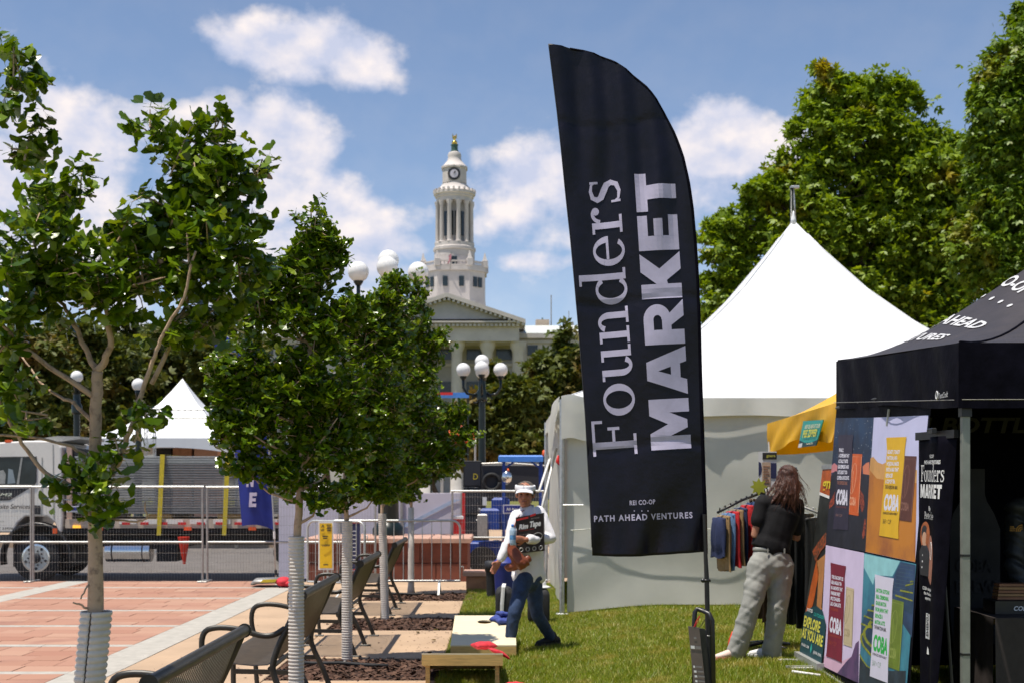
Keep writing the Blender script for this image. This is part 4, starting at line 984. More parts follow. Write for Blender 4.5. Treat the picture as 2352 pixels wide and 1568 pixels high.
# ------------------------------------------------------------------ fences and barriers
def build_fences():
    def panel(label, x0, x1, Y, zt, group, slant=0):
        t = wthing('fence_panel', label, 'fence', Vector(((x0+x1)/2, Y, 0)), group)
        zb = .02
        for x in (x0+.02, x1-.02): obj('post', MB().tube([(x,Y,-.02),(x,Y,zt)], .019, 8), M['dull_steel'], t, True, 40)
        obj('top_rail', MB().tube([(x0,Y,zt),(x1,Y,zt)], .021, 8), M['galv'], t, True, 40)
        obj('middle_rail', MB().tube([(x0+.02,Y,.69),(x1-.02,Y,.69)], .017, 8), M['galv'], t, True, 40)
        mb = MB(); k = int((x1-x0)/.05)
        for i in range(1, k):
            x = x0+(x1-x0)*i/k; mb.tube([(x,Y-.012,zb),(x,Y-.012,zt)], .0019, 3, caps=False)
        for z in [zb+.16*j for j in range(1, 10) if zb+.16*j < zt]: mb.tube([(x0,Y-.016,z),(x1,Y-.016,z)], .0019, 3, caps=False)
        o = obj('wire_mesh', mb, M['dull_steel'], t, recalc=False); o['kind'] = 'stuff'
        for x in (x0+.02, x1-.02): obj('foot', MB().bevbox((x,Y,.012),(.08,.5,.024),.006), M['dull_steel'], t)
    g = 'temporary wire fence panels by the road'
    panel('leftmost wire fence panel in front of the truck cab', -11.2, -8.2, 22.75, 1.655, g)
    panel('wire fence panel left of the grey post, before the truck wheel', -8.2, -5.21, 22.75, 1.65, g)
    panel('wire fence panel right of the grey post, behind the blue flag', -5.17, -2.2, 22.75, 1.645, g)
    panel('wire fence panel behind the walking person, before the blue machine', -.98, .78, 24.8, 1.57, g)
    def barrier(label, xa, ya, xb, yb, group):
        a = Vector((xa, ya, 0)); b = Vector((xb, yb, 0)); t = wthing('crowd_barrier', label, 'barrier', (a+b)/2, group)
        d = (b-a).normalized(); nrm = Vector((-d.y, d.x, 0)); zt, zb = 1.13, .20; r = .12; Lb = (b-a).length
        def q(u, z): return a+d*u+Vector((0,0,z))
        pts = [q(0,zb), q(0,zt-r)]+[q(r-r*math.cos(k*PI/8), zt-r+r*math.sin(k*PI/8)) for k in range(1,5)]
        pts += [q(Lb-r+r*math.sin(k*PI/8), zt-r+r*math.cos(k*PI/8)) for k in range(0,5)]+[q(Lb,zb), q(0,zb)]
        obj('frame', MB().tube(pts, .018, 8), M['galv'], t, True, 50)
        n = int(Lb/.137)
        for i in range(1, n): obj('bar', MB().tube([q(Lb*i/n,zb), q(Lb*i/n,zt)], .007, 6, caps=False), M['galv'], t, True)
        for u in (.32, Lb-.32):
            obj('leg', MB().tube([q(u,zb)], .01, 4).bar(q(u,zb), q(u,0)+nrm*.3, .03, .012).bar(q(u,zb), q(u,0)-nrm*.3, .03, .012) if False else MB().bar(q(u,zb), q(u,.0)+nrm*.28, .034, .012).bar(q(u,zb), q(u,.0)-nrm*.28, .034, .012), M['galv'], t)
        for z in (.42, .92): obj('hook', MB().tube([q(Lb,z), q(Lb+.05,z), q(Lb+.05,z-.08)], .008, 6), M['galv'], t, True)
        return q, d, nrm
    g = 'steel crowd barriers at the end of the walk'
    barrier('wider steel crowd barrier in front of the red stone wall', -2.70, 20.15, -.66, 20.15, g)
    q, d, nn = barrier('left steel crowd barrier carrying the yellow notice', -2.99, 20.0, -2.07, 19.55, g)
    # notices tied to the barriers
    def notice(label, x0, x1, y0, y1, Y, m, frame):
        a = P(x0, y1, Y); b = P(x1, y0, Y); t = wthing('notice', label, 'sign', Vector(((a.x+b.x)/2, Y, a.z)))
        obj('board', MB().grid(lambda u, v: (a.x+(b.x-a.x)*u, Y+.01*math.sin(4*v+2*u), a.z+(b.z-a.z)*v), 4, 10), frame, t)
        obj('print_panel', MB().grid(lambda u, v: (a.x+(b.x-a.x)*(.09+.82*u), Y-.006+.01*math.sin(4*(.04+.92*v)+2*(.09+.82*u)), a.z+(b.z-a.z)*(.04+.92*v)), 4, 10), m, t)
        return t, a, b
    t, a, b = notice('yellow notice with white border tied to the left barrier', 731, 766, 1196, 1308, 19.6, M['sign_yellow'], M['paper'])
    w, h = b.x-a.x, b.z-a.z
    def blk(name, u0, u1, v0, v1, m, n=1):
        mb = MB()
        for k in range(n):
            va = v0+(v1-v0)*k/n; vb = va+(v1-v0)/n*.55; mb.box((a.x+w*(u0+u1)/2, a.y-.02, a.z+h*(va+vb)/2), (w*(u1-u0)*(1 if k % 2 else .8), .002, h*(vb-va)))
        o = obj(name, mb, m, t)
        if n > 1: o['kind'] = 'stuff'
        return o
    blk('lettering', .56, .86, .80, .95, M['ink'], 4); blk('lettering', .16, .40, .80, .84, M['ink'], 2); blk('lettering', .3, .64, .64, .72, M['ink'], 2); blk('lettering', .2, .8, .49, .53, M['ink'], 2); blk('lettering', .3,.7,.10,.14, M['ink'], 1)
    text_obj('lettering', 'A', lambda u, v: Vector((a.x+w*.2+u, a.y-.02, a.z+h*.87+v)), M['ink'], t, width=w*.22, height=h*.07, bold=.02)
    t, a, b = notice('navy notice with red header hung on the wider barrier', 806, 829, 1194, 1310, 20.1, M['sign_navy'], M['paper'])
    w, h = b.x-a.x, b.z-a.z
    for k in range(8): blk('lettering', .15, .6, .22+k*.08, .25+k*.08, M['paper'])
    blk('header', .09, .91, .945, .985, M['red']); blk('footer', .09, .91, .02, .05, M['red'])
build_fences()

# ------------------------------------------------------------------ globe street lamps
def build_lamps():
    def lamp(label, X, Y, z0, top, arm, gr, a0=0.0, arms=4):
        t = wthing('street_lamp', label, 'street lamp', Vector((X, Y, z0)), 'green iron globe street lamps')
        Hh = top-z0; c = Vector((X, Y, 0))
        prof = [(.30,0),(.30,.12),(.24,.2),(.20,.24),(.19,.9),(.21,.95),(.21,1.02),(.15,1.1),(.12,1.2),(.105,2.2),(.14,2.25),(.14,2.32),(.10,2.36),(.085,Hh-.85),(.14,Hh-.80),(.15,Hh-.6),(.10,Hh-.52),(.09,Hh-.28),(.13,Hh-.24)]
        obj('post', MB().lathe([(r, z0+z) for r, z in prof], c, 16), M['lamp_iron'], t, True, 40)
        for k in range(arms):
            a = a0+k*PI/2; d = Vector((math.cos(a), math.sin(a), 0)); zb = top-.55
            pts = [c+d*.08+Vector((0,0,zb-.05)), c+d*arm*.45+Vector((0,0,zb-.12)), c+d*arm*.8+Vector((0,0,zb-.08)), c+d*arm+Vector((0,0,zb+.08)), c+d*arm+Vector((0,0,top-.21))]
            ar = obj('arm', MB().tube(pts, [.045,.035,.035,.035,.04], 8), M['lamp_iron'], t, True)
            obj('scroll', MB().tube([c+d*(.18+.09*math.cos(q))+Vector((0,0,zb-.24+.09*math.sin(q))) for q in [i*.6 for i in range(10)]], .022, 6), M['lamp_iron'], ar, True)
            obj('cup', MB().lathe([(.05,top-.26),(.09,top-.2),(.10,top-.14)], c+d*arm, 12), M['lamp_iron'], ar, True)
            obj('globe', MB().ball(c+d*arm+Vector((0,0,top)), gr, 20, 14), M['globe'], t, True)
        obj('cup', MB().lathe([(.06,top-.25),(.10,top-.04),(.11,top+.06)], c, 12), M['lamp_iron'], t, True)
        obj('globe', MB().ball(c+Vector((0,0,top+.22)), gr, 20, 14), M['globe'], t, True)
    p = P(1107, 849, 35); lamp('black iron street lamp with five white globes left of the tall flag', p.x, 35, -.35, p.z, .5, .19)
    p = P(892, 625, 24.5); lamp('nearer lamp with big white globes rising out of the ginkgo crowns', p.x, 24.5, .745, p.z, .56, .197, .05)
    p = P(187, 866, 37); lamp('left globe lamp behind the nearest ginkgo trunk', p.x-.13, 37, -.35, p.z-.2, .42, .17, .95, 0)
    p = P(318, 892, 40); lamp('globe lamp just left of the small white peaked tent', p.x, 40, -.35, p.z-.1, .2, .2, .4, 0)
build_lamps()

# ------------------------------------------------------------------ flatbed truck
def build_truck():
    Yn = 27.6; zr = -.35; Wd = 2.35; s = FPX/Yn
    def q(x, y, dy=0): p = P(x, y, Yn); return Vector((p.x, Yn+dy, p.z))
    t = wthing('flatbed_truck', 'white flatbed truck parked on the road behind the wire fence', 'truck', Vector((q(300,1117).x, Yn+1.1, zr)))
    prof = [(-130,1222),(-138,1150),(-120,1085),(-92,1045),(-70,1028),(-20,1016),(60,1011),(118,1011),(134,1016),(141,1026),(144,1190),(142,1222),(134,1222),(126,1200),(108,1185),(58,1185),(40,1200),(30,1222)]
    def side(name, pts, dy, th, m, par=t, sm=False): return obj(name, MB().prism([q(x, y, dy) for x, y in pts], (0,0,0), (0,th,0)), m, par, sm)
    cab = side('cab', prof, 0, Wd, M['truck_white'])
    bv = cab.modifiers.new('round', 'BEVEL'); bv.width = .05; bv.segments = 3; bv.limit_method = 'ANGLE'; bv.angle_limit = math.radians(50)
    w = side('side_window', [(-60,1052),(-20,1049),(84,1048),(83,1105),(79,1112),(-78,1112)], -.012, .03, M['dark_glass'], cab)
    obj('window_frame', MB().tube([q(x, y, -.014) for x, y in [(-60,1052),(-20,1049),(84,1048),(83,1105),(79,1112),(-78,1112),(-60,1052)]], .012, 6), M['ink'], w)
    side('pillar', [(49,1049),(53,1049),(44,1111),(39,1111)], -.02, .02, M['dull_steel'], w)
    side('seat', [(-6,1082),(8,1078),(14,1088),(12,1110),(-10,1110)], -.018, .004, M['dull_steel'], w); side('seat', [(20,1075),(30,1078),(36,1108),(18,1110)], -.018, .004, mat('seat_grey', (.25,.3,.33), .6), w)
    side('door_panel_trim', [(-60,1122),(68,1120),(22,1148),(-70,1150)], -.006, .02, M['ink'], cab)
    side('grab_panel', [(71,1163),(80,1159),(93,1160),(93,1180),(72,1180)], -.02, .04, M['ink'], cab)
    obj('door_gap', MB().bar(q(97,1050,-.002), q(96,1184,-.002), .02, .012), M['dull_steel'], cab)
    obj('door_gap', MB().bar(q(122,1020,-.002), q(124,1190,-.002), .02, .012), M['dull_steel'], cab)
    text_obj('lettering', 'onsite Services', lambda u, v: q(-14,1167,-.012)+Vector((u,0,v)), M['ink'], cab, width=84/s, height=11/s, bold=.012, shear=.25)
    text_obj('lettering', 'DOT 339766', lambda u, v: q(-20,1215,-.012)+Vector((u,0,v)), M['ink'], cab, width=56/s, height=5/s, bold=.012)
    text_obj('lettering', 'GVW 26000', lambda u, v: q(-20,1198,-.012)+Vector((u,0,v)), M['dull_steel'], cab, width=30/s, height=3/s)
    text_obj('lettering', 'M2', lambda u, v: q(0,1138,-.014)+Vector((u,0,v)), M['chrome'], cab, width=28/s, height=7/s, bold=.02, shear=.3)
    obj('roof_fairing', MB().prism([q(x, y, .3) for x, y in [(60,1011),(98,1002),(120,999),(172,1000),(172,1006),(128,1012)]], (0,0,0), (0,1.75,0)), M['dull_steel'], cab)
    for x in (-50, -30, 18): obj('marker_light', MB().box(q(x, 1012, .3 if x < 0 else .05), (.12,.1,.06)), M['orange'], cab)
    obj('cab_step', MB().box(q(-20,1235,.2), (.9,.5,.12)), M['ink'], t)
    # fender arch and front wheel
    c = q(82,1279,0); R = 78/s
    arc = [c+Vector((-R*1.02*math.cos(a), 0, R*math.sin(a))) for a in [PI*k/14*1.0 for k in range(-1, 16)]]
    fen = obj('fender', MB().tube([p+Vector((0,.12,0)) for p in arc], [(.17,.045)]*len(arc), 8, side=(0,1,0)), M['black_metal'], t, True)
    obj('indicator', MB().box(q(129,1218,-.07), (.09,.03,.11)), M['orange'], fen)
    tar = obj('wheel_well', MB().box(q(84,1262,1.2), (1.25,1.7,.75)), M['rubber'], t)
    def wheel(x, dy, R=.495):
        c = q(x,1279,dy); c.z = zr+R
        wh = obj('wheel', MB().tube([c+Vector((0,0,0)), c+Vector((0,.03,0)), c+Vector((0,.25,0)), c+Vector((0,.28,0))], [R-.05,R,R,R-.05], 32), M['rubber'], t, True, 35)
        rim = obj('rim', MB().tube([c+Vector((0,.05,0)), c+Vector((0,-.012,0)), c+Vector((0,-.018,0))], [.30,.30,.27], 28), M['chrome'], wh, True, 35)
        obj('rim_dish', MB().tube([c+Vector((0,-.02,0)), c+Vector((0,-.024,0))], .262, 28), M['galv'], rim, True, 35)
        obj('hub', MB().tube([c+Vector((0,0,0)), c+Vector((0,-.06,0)), c+Vector((0,-.08,0))], [.11,.11,.08], 16), M['ink'], rim, True, 35)
        for k in range(10):
            a = 2*PI*k/10; p = c+Vector((.155*math.cos(a),0,.155*math.sin(a))); obj('lug_nut', MB().tube([p+Vector((0,-.02,0)), p+Vector((0,-.05,0))], .02, 6), M['ink'], rim)
        for k in range(5):
            a = 2*PI*(k+.5)/5+.35; p = c+Vector((.222*math.cos(a),0,.222*math.sin(a))); obj('rim_hole', MB().tube([p+Vector((0,-.02,0)), p+Vector((0,-.029,0))], .033, 10), M['ink'], rim)
    wheel(82, .02); wheel(735, .02); wheel(735, .34); wheel(82, 1.9); wheel(860, .02)
    # chassis, tank, boxes
    obj('chassis', MB().box(q(470,1226,.75)+Vector((0,0,0)), (7.6,.12,.28)).box(q(470,1226,1.6), (7.6,.12,.28)).box(q(470,1219,1.15), (6.6,2.2,.06)), M['rubber'], t)
    tk = obj('fuel_tank', MB().tube([q(237,1267,.28), q(340,1267,.28)], .215, 22), M['chrome'], t, True, 40)
    for x in (252, 322): obj('tank_strap', MB().tube([q(x,1267,.28), q(x+3,1267,.28)], .222, 22), M['ink'], tk, True, 40)
    obj('battery_box', MB().bevbox(q(378,1262,.4), (.42,.5,.5), .02).bevbox(q(360,1250,.4), (.7,.4,.2), .02), M['rubber'], t)
    obj('tool_box', MB().bevbox(q(656,1261,.3), (.29,.5,.42), .015), M['deck_beige'], t)
    obj('axle_frame', MB().box(q(560,1238,1.0), (3.4,1.2,.26)).box(q(300,1240,1.0), (2.2,1.2,.3)), M['rubber'], t)
    # bed
    bed = obj('bed', MB().box(q(435,1201.5,Wd/2)+Vector((0,0,0)), ((720-150)/s, Wd, 21/s)), M['deck_beige'], t)
    for i in range(9):
        x = 240+i*54; obj('stake_pocket', MB().box(q(x,1197,-.01), (.36,.03,.10)), M['truck_white'], bed)
    for i in range(10):
        x = 290+i*43; obj('reflector', MB().box(q(x,1201,-.03), (.17,.012,.055)), M['red'], bed)
    obj('side_light', MB().box(q(177,1208,-.02), (.16,.03,.06)), mat('amber_lit', (.9,.45,.03), .3, emit=((1,.5,.05), .8)), bed)
    for x in (228, 432, 580): obj('side_light', MB().box(q(x,1213,-.02), (.16,.03,.07)), M['orange'], bed)
    obj('head_post', MB().box(q(157,1115,.1), (.11,.11,180/s)), mat('post_pink', (.45,.31,.25), .6), t)
    obj('head_post', MB().box(q(157,1115,Wd-.1), (.11,.11,180/s)), M['deck_beige'], t)
    obj('headboard', MB().box(q(165,1110,Wd/2), (.06,Wd-.2,165/s)), M['rubber'], t)
    sg = obj('placard', MB().box(q(180,1168,-.04), (.48,.02,.13)), M['paper'], t); obj('placard_band', MB().box(q(180,1167,-.053), (.45,.008,.075)), M['flag_blue'], sg)
    sg = obj('placard', MB().box(q(685,1158,-.04), (.30,.02,.13)), M['paper'], t); obj('placard_band', MB().box(q(685,1157,-.053), (.28,.008,.075)), M['flag_blue'], sg)
    # load: stacked metal panels with their long edges towards the camera
    st = wthing('panel_stack', 'tall stack of grey metal panels strapped on the truck bed', 'panels', Vector((q(430,1185).x, Yn+1.1, q(0,1191).z)))
    n = 23; z0 = q(0,1180).z; z1 = q(0,1046).z; dz = (z1-z0)/n
    for i in range(n):
        z = z0+dz*(i+.5); j = random.uniform(-.03, .03); L0 = (690-172)/s
        obj('panel', MB().bar((q(172,0).x+j, Yn+.08, z+.012), (q(690,0).x+j, Yn+.08, z+.012), .035, dz*.42).bar((q(172,0).x+j, Yn+1.25, z-.01), (q(690,0).x+j, Yn+1.25, z-.01), 2.2, .012).bar((q(172,0).x+j, Yn+.11, z-.012), (q(690,0).x+j, Yn+.11, z-.012), .03, dz*.3), M['galv'] if i > n-4 else M['panel_grey'], st)
    for x in (210, 360, 520, 660):
        for dy in (.4, 1.9): obj('dunnage', MB().box(q(x,1185.5,dy), (.5,.3,.09)), M['pine'], st)
    for k, (xa, xb) in enumerate(((374,366),(524,516))):
        mb = MB(); mb.bar(q(xa,1050,-.012), q(xb,1227,-.02), .10, .012, up=(0,1,0)) if False else None
        a0, a1 = q(xa,1043,-.02), q(xb,1228,-.05)
        mb = MB().add([a0+Vector((-.05,0,0)), a0+Vector((.05,0,0)), a1+Vector((.045,0,0)), a1+Vector((-.045,0,0)), a0+Vector((.06,2.3,0)), a0+Vector((.16,2.3,0)),
                       a0+Vector((-.05,-.006,.004)), a0+Vector((.05,-.006,.004)), a1+Vector((.045,-.006,0)), a1+Vector((-.045,-.006,0)), a0+Vector((.06,2.3,.006)), a0+Vector((.16,2.3,.006))],
                      [(0,1,2,3),(6,9,8,7),(0,4,5,1),(6,7,11,10),(3,2,8,9),(0,3,9,6),(1,7,8,2)])
        tag(obj('cargo_strap', mb, M['strap'], None), ('left' if k == 0 else 'right')+' of the two yellow cargo straps over the panel stack', 'strap', 'yellow cargo straps')
    cn = MB(); a = q(427,1231,-.18); b = q(428,1293,-.18)
    cn.tube([a, a+Vector((0,0,-.03)), b+Vector((0,0,.05)), b], [.125,.12,.035,.028], 20); tag(obj('traffic_cone', cn, M['cone'], None, True, 40), 'red traffic cone hung upside down under the truck bed', 'cone')
build_truck()

# ------------------------------------------------------------------ blue feather flag by the fence and its weights
def build_blue_flag():
    Y = 22.3; s = FPX/Y
    t = wthing('feather_flag', 'dark blue feather flag with white letters in front of the truck', 'flag', P(634,1338,Y))
    obj('pole', MB().tube([P(634,1338,Y), P(630,1218,Y), P(622,1090,Y), P(612,960,Y), P(590,850,Y), P(555,790,Y), P(515,770,Y)], [.016,.014,.012,.011,.009,.007,.005], 8), M['galv'], t, True)
    obj('ferrule', MB().tube([P(633.5,1320,Y), P(633.2,1308,Y)], .022, 8), M['ink'], t); obj('ferrule', MB().tube([P(630.4,1236,Y), P(629.8,1219,Y)], .02, 8), M['paper'], t)
    Lf = [(490,778),(505,850),(520,930),(536,1020),(547,1099),(556,1207)]; Rt = [(520,772),(592,852),(612,955),(620,1050),(624,1100),(629,1218)]
    def f(u, v):
        k = v*(len(Lf)-1); i = min(int(k), len(Lf)-2); a = Vector(Lf[i]).lerp(Vector(Lf[i+1]), k-i); b = Vector(Rt[i]).lerp(Vector(Rt[i+1]), k-i); p = a.lerp(b, u)
        fold = .10*smooth((u-.62)/.38); return P(p.x, p.y-(8*math.sin(u*3.1)*smooth((v-.8)/.2)), Y)+Vector((0, .03*math.sin(7*u+3*v)-.02+fold, 0))
    obj('banner', MB().grid(f, 18, 34), M['flag_blue'], t, True)
    for ch, yy in (('E',1163),('N',1117),('I',1071),('L',1025)):
        xx_ = 573-(1163-yy)*.13
        glyph_text('lettering', ch, block_glyph, lambda u, v, k, xx_=xx_, yy=yy: P(xx_, yy, Y)+Vector((u+v*.06, -.06+.0002*k, v)), (17 if ch != 'I' else 7)/s, 33/s, M['white_print'], t)
    a = P(590,1340,21.6)
    w = wthing('flag_weight', 'flat grey and yellow weight board lying by the blue flag pole', 'weight', a)
    obj('board', MB().tube([P(582,1339,21.7), P(590,1333,21.7), P(640,1331,21.7)], [(.03,.25),(.05,.3),(.05,.3)], 10, side=(0,0,1)), M['dull_steel'], w, True)
    obj('yellow_panel', MB().prism([P(596,1337,21.38), P(632,1336,21.38), P(636,1329,21.38), P(604,1330,21.38)], (0,0,0), (0,.02,0)), M['strap'], w)
    mb = MB().ball(P(652,1335,21.5)+Vector((0,0,.0)), (.13,.2,.085), 14, 8).ball(P(664,1338,21.5), (.1,.2,.06), 12, 8)
    tag(obj('sandbag', mb, M['red_cloth'], None, True), 'small red sandbag at the foot of the blue flag', 'sandbag')
build_blue_flag()
# ------------------------------------------------------------------ things between the road and the walk, far canopies
def peak_roof(cx, cy, hx, hy, z_eave, prof, n=14, m=18, sag=0.0):
    """high-peak fabric roof: prof = [(t, height above eave)], t 1 at eave 0 at peak"""
    def zt(t):
        for (a, za), (b, zb) in zip(prof, prof[1:]):
            if a <= t <= b: k = (t-a)/(b-a); return za+(zb-za)*k
        return prof[-1][1]
    mb = MB(); C4 = [(-hx,-hy),(hx,-hy),(hx,hy),(-hx,hy)]
    for i in range(4):
        a, b = C4[i], C4[(i+1)%4]
        def f(u, v, a=a, b=b):
            t = v; x = a[0]+(b[0]-a[0])*u; y = a[1]+(b[1]-a[1])*u
            return (cx+x*t, cy+y*t, z_eave+zt(t)-sag*4*u*(1-u)*math.sin(PI*t))
        mb.grid(f, n, m)
    return mb
def build_far_things():
    # small white peaked tent across the road
    Y = 42; c = P(378, 1005, Y); hw = 2.35
    t = wthing('peaked_tent', 'small white peaked tent across the road behind the truck', 'tent', Vector((c.x, Y+hw, -.35)))
    pk = P(388, 868, Y+hw).z-c.z
    obj('roof', peak_roof(c.x, Y+hw, hw, hw, c.z, [(0,pk),(.1,pk*.83),(.25,pk*.60),(.5,pk*.32),(.75,pk*.13),(1,0)]), M['white_vinyl'], t, True, 60)
    mb = MB()
    for a, b in (((-1,-1),(1,-1)),((1,-1),(1,1)),((1,1),(-1,1)),((-1,1),(-1,-1))):
        mb.grid(lambda u, v, a=a, b=b: (c.x+hw*(a[0]+(b[0]-a[0])*u), Y+hw+hw*(a[1]+(b[1]-a[1])*u), c.z-(.30+.22*(2*u-1)**2)*v), 12, 2)
    obj('valance', mb, M['white_vinyl'], t)
    for sx in (-1, 1):
        for sy in (-1, 1): obj('leg', MB().tube([(c.x+sx*hw*.98, Y+hw+sy*hw*.98, -.35), (c.x+sx*hw*.98, Y+hw+sy*hw*.98, c.z)], .05, 8), M['galv'], t, True)
    # lighting truss
    Y = 39; t = wthing('truss', 'silver lattice truss goal in front of the small white tent', 'truss', Vector((P(345,0,Y).x, Y, -.35)))
    def lattice(a, b, w, n):
        a = Vector(a); b = Vector(b); d = (b-a).normalized(); u = Vector((0,0,1)) if abs(d.z) < .5 else Vector((1,0,0)); v = d.cross(u); mb = MB()
        cor = [u*i*w/2+v*j*w/2 for i, j in ((-1,-1),(1,-1),(1,1),(-1,1))]
        for q in cor: mb.tube([a+q, b+q], .014, 5)
        for k in range(n):
            for f in range(4):
                p = a.lerp(b, k/n)+cor[f]; r = a.lerp(b, (k+1)/n)+cor[(f+1)%4]; mb.tube([p, r], .007, 4)
        return mb
    obj('upright', lattice(Vector((P(345,0,Y).x, Y, -.35)), P(345, 940, Y), .26, 14), M['galv'], t); obj('upright', lattice(Vector((P(650,0,Y).x, Y, -.35)), P(650, 940, Y), .26, 14), M['galv'], t)
    obj('crossbeam', lattice(P(335, 950, Y), P(660, 950, Y), .26, 22), M['galv'], t)
    # orange canopies and crates far away
    for i, (x, y, w, h, Y, lab) in enumerate(((520,975,60,28,50,'orange pop-up canopy behind the second ginkgo crown'),(1052,990,80,10,58,'orange canopy half hidden by the farthest ginkgo crown'))):
        c = P(x, y+h/2, Y); hw = w/2*Y/FPX; t = wthing('pop_up_canopy', lab, 'canopy', Vector((c.x, Y+hw, -.3)), 'orange canopies across the road')
        obj('roof', peak_roof(c.x, Y+hw, hw, hw, c.z, [(0,.5),(.5,.22),(1,0)], 6, 6), M['orange'], t, True, 60)
        mb = MB()
        for a, b in (((-1,-1),(1,-1)),((1,-1),(1,1)),((1,1),(-1,1)),((-1,1),(-1,-1))):
            mb.add([(c.x+hw*a[0], Y+hw+hw*a[1], c.z), (c.x+hw*b[0], Y+hw+hw*b[1], c.z), (c.x+hw*b[0], Y+hw+hw*b[1], c.z-.35), (c.x+hw*a[0], Y+hw+hw*a[1], c.z-.35)], [(0,1,2,3)])
        obj('valance', mb, M['orange'], t)
        for sx in (-1, 1):
            for sy in (-1, 1): obj('leg', MB().tube([(c.x+sx*hw*.97, Y+hw+sy*hw*.97, -.4), (c.x+sx*hw*.97, Y+hw+sy*hw*.97, c.z)], .03, 6), M['galv'], t)
    Y = 46
    for i, (x0, x1, y0, y1, m, lab) in enumerate(((355,392,1022,1062,'rubber','black equipment case with white lid seen under the small tent'),(397,440,1020,1062,'sandstone','brown wooden crate under the small white tent'),(446,500,1016,1062,'redstone_top','pale wooden crate right of the brown crate under the tent'))):
        a = P(x0, y1, Y); b = P(x1, y0, Y); t = wthing('crate', lab, 'crate', Vector(((a.x+b.x)/2, Y+.4, -.2)), 'crates under the far tent')
        obj('body', MB().bevbox(((a.x+b.x)/2, Y+.4, (b.z-.1-.2)/2), (b.x-a.x, .8, b.z-.1+.2), .02), M[m], t)
        obj('lid', MB().bevbox(((a.x+b.x)/2, Y+.4, b.z-.04), (b.x-a.x+.05, .86, .09), .02), M['white_vinyl'] if i == 0 else M[m], t)
    # far blue scaffold stage bar seen between lamp and portico
    Y = 64; a = P(1000,905,Y); t = wthing('stage_roof', 'blue stage truss bar behind the black street lamp', 'stage', Vector((P(1030,0,Y).x, Y, -.3)))
    obj('beam', MB().box(P(1032,907,Y), (90*Y/FPX, .4, 12*Y/FPX)), M['lift_light'], t); obj('banner_strip', MB().box(P(1020,903,Y-.3), (40*Y/FPX, .06, 6*Y/FPX)), M['red'], t)
    for x in (990, 1075): obj('post', MB().bar(P(x,912,Y), Vector((P(x,0,Y).x, Y, -.3)), .08), M['lamp_iron'], t)
    # long white hoarding with red end behind the red stone wall
    Y = 26.4; t = wthing('hoarding', 'long white hoarding panel with red right end behind the stone wall', 'hoarding', Vector((P(860,0,Y).x, Y, -.2)))
    xs = [640, 782, 924, 1062]
    for i in range(3):
        a = P(xs[i]+1, 1238, Y); b = P(xs[i+1]-1, 1131, Y); obj('panel', MB().bevbox(((a.x+b.x)/2, Y, (b.z-.2)/2), (b.x-a.x, .06, b.z+.2), .004), M['panel_white'], t)
        obj('post', MB().box((b.x, Y-.05, (b.z-.2)/2), (.05,.05,b.z+.2)), M['dull_steel'], t)
    obj('blue_stripe', MB().prism([P(905,1216,Y-.05), P(920,1216,Y-.05), P(1058,1146,Y-.05), P(1040,1146,Y-.05)], (0,0,0), (0,.008,0)), mat('pale_blue', (.42,.50,.66), .6), t)
    obj('end_post', MB().box((P(1065,0,Y).x, Y-.03, (P(0,1131,Y).z-.2)/2), (.06,.1,P(0,1131,Y).z+.2)), M['red'], t)
    a = P(1048,1213,25.2); w = wthing('barrier_block', 'small red barrier block with white top at the end of the stone wall', 'barrier', a)
    obj('body', MB().bevbox(P(1050,1208,25.2), (.2,.25,.40), .02), M['red'], w); obj('top', MB().bevbox(P(1050,1187,25.2), (.24,.28,.06), .015), M['paper'], w)
    # black loudspeaker stack and dark trailer
    Y = 31; t = wthing('speaker_stack', 'black loudspeaker tower with a yellow mark beside the lamp post', 'speaker', Vector((P(1084,0,Y).x, Y, -.35)))
    for i, (y0, y1) in enumerate(((1057,1118),(1119,1180),(1181,1262))):
        a = P(1064, y1, Y); b = P(1106, y0, Y); bx = obj('cabinet', MB().bevbox(((a.x+b.x)/2, Y+.3, (max(a.z,-.35)+b.z)/2), (b.x-a.x, .6, b.z-max(a.z,-.35)), .015), M['rubber'], t)
        obj('grille', MB().box(((a.x+b.x)/2, Y-.01, (max(a.z,-.35)+b.z)/2), ((b.x-a.x)*.86, .02, (b.z-max(a.z,-.35))*.86)), M['ink'], bx)
    text_obj('lettering', 'D', lambda u, v: P(1087,1100,Y-.04)+Vector((u,0,v)), M['strap'], t, width=.11, height=.15, bold=.0)
    obj('tag', MB().box(P(1113,1150,Y-.1), (.1,.01,.2)), M['paper'], t)
    Y = 33; t = wthing('equipment_trailer', 'black covered trailer behind the blue machine', 'trailer', Vector((P(1180,0,Y).x, Y, -.35)))
    a = P(1106,1150,Y); b = P(1252,1062,Y)
    obj('body', MB().bevbox(((a.x+b.x)/2, Y+1, (a.z+b.z)/2), (b.x-a.x, 2, b.z-a.z), .08), M['ink'], t)
    obj('rim_edge', MB().tube([P(1106,1064,Y-.02), P(1160,1062,Y-.02), P(1252,1069,Y-.02)], .025, 6), M['dull_steel'], t)
    c = P(1129,1106,Y-.05); obj('spare_wheel', MB().tube([c+Vector((.2*math.cos(k*PI/10), 0, .2*math.sin(k*PI/10))) for k in range(21)], .045, 8), M['rubber'], t, True)
    for x in (1140, 1220):
        p = P(x,0,Y); obj('wheel', MB().tube([(p.x,Y-.1,-.02),(p.x,Y+.12,-.02)], .33, 20), M['rubber'], t, True, 40)
    obj('undercarriage', MB().box(P(1180,1190,Y+.6), (1.3,.8,.4)), M['rubber'], t)
    # blue lift machine
    Y = 28.5; t = wthing('lift_machine', 'blue work machine with roof bar standing behind the fence', 'machine', Vector((P(1180,0,Y).x, Y, -.35)))
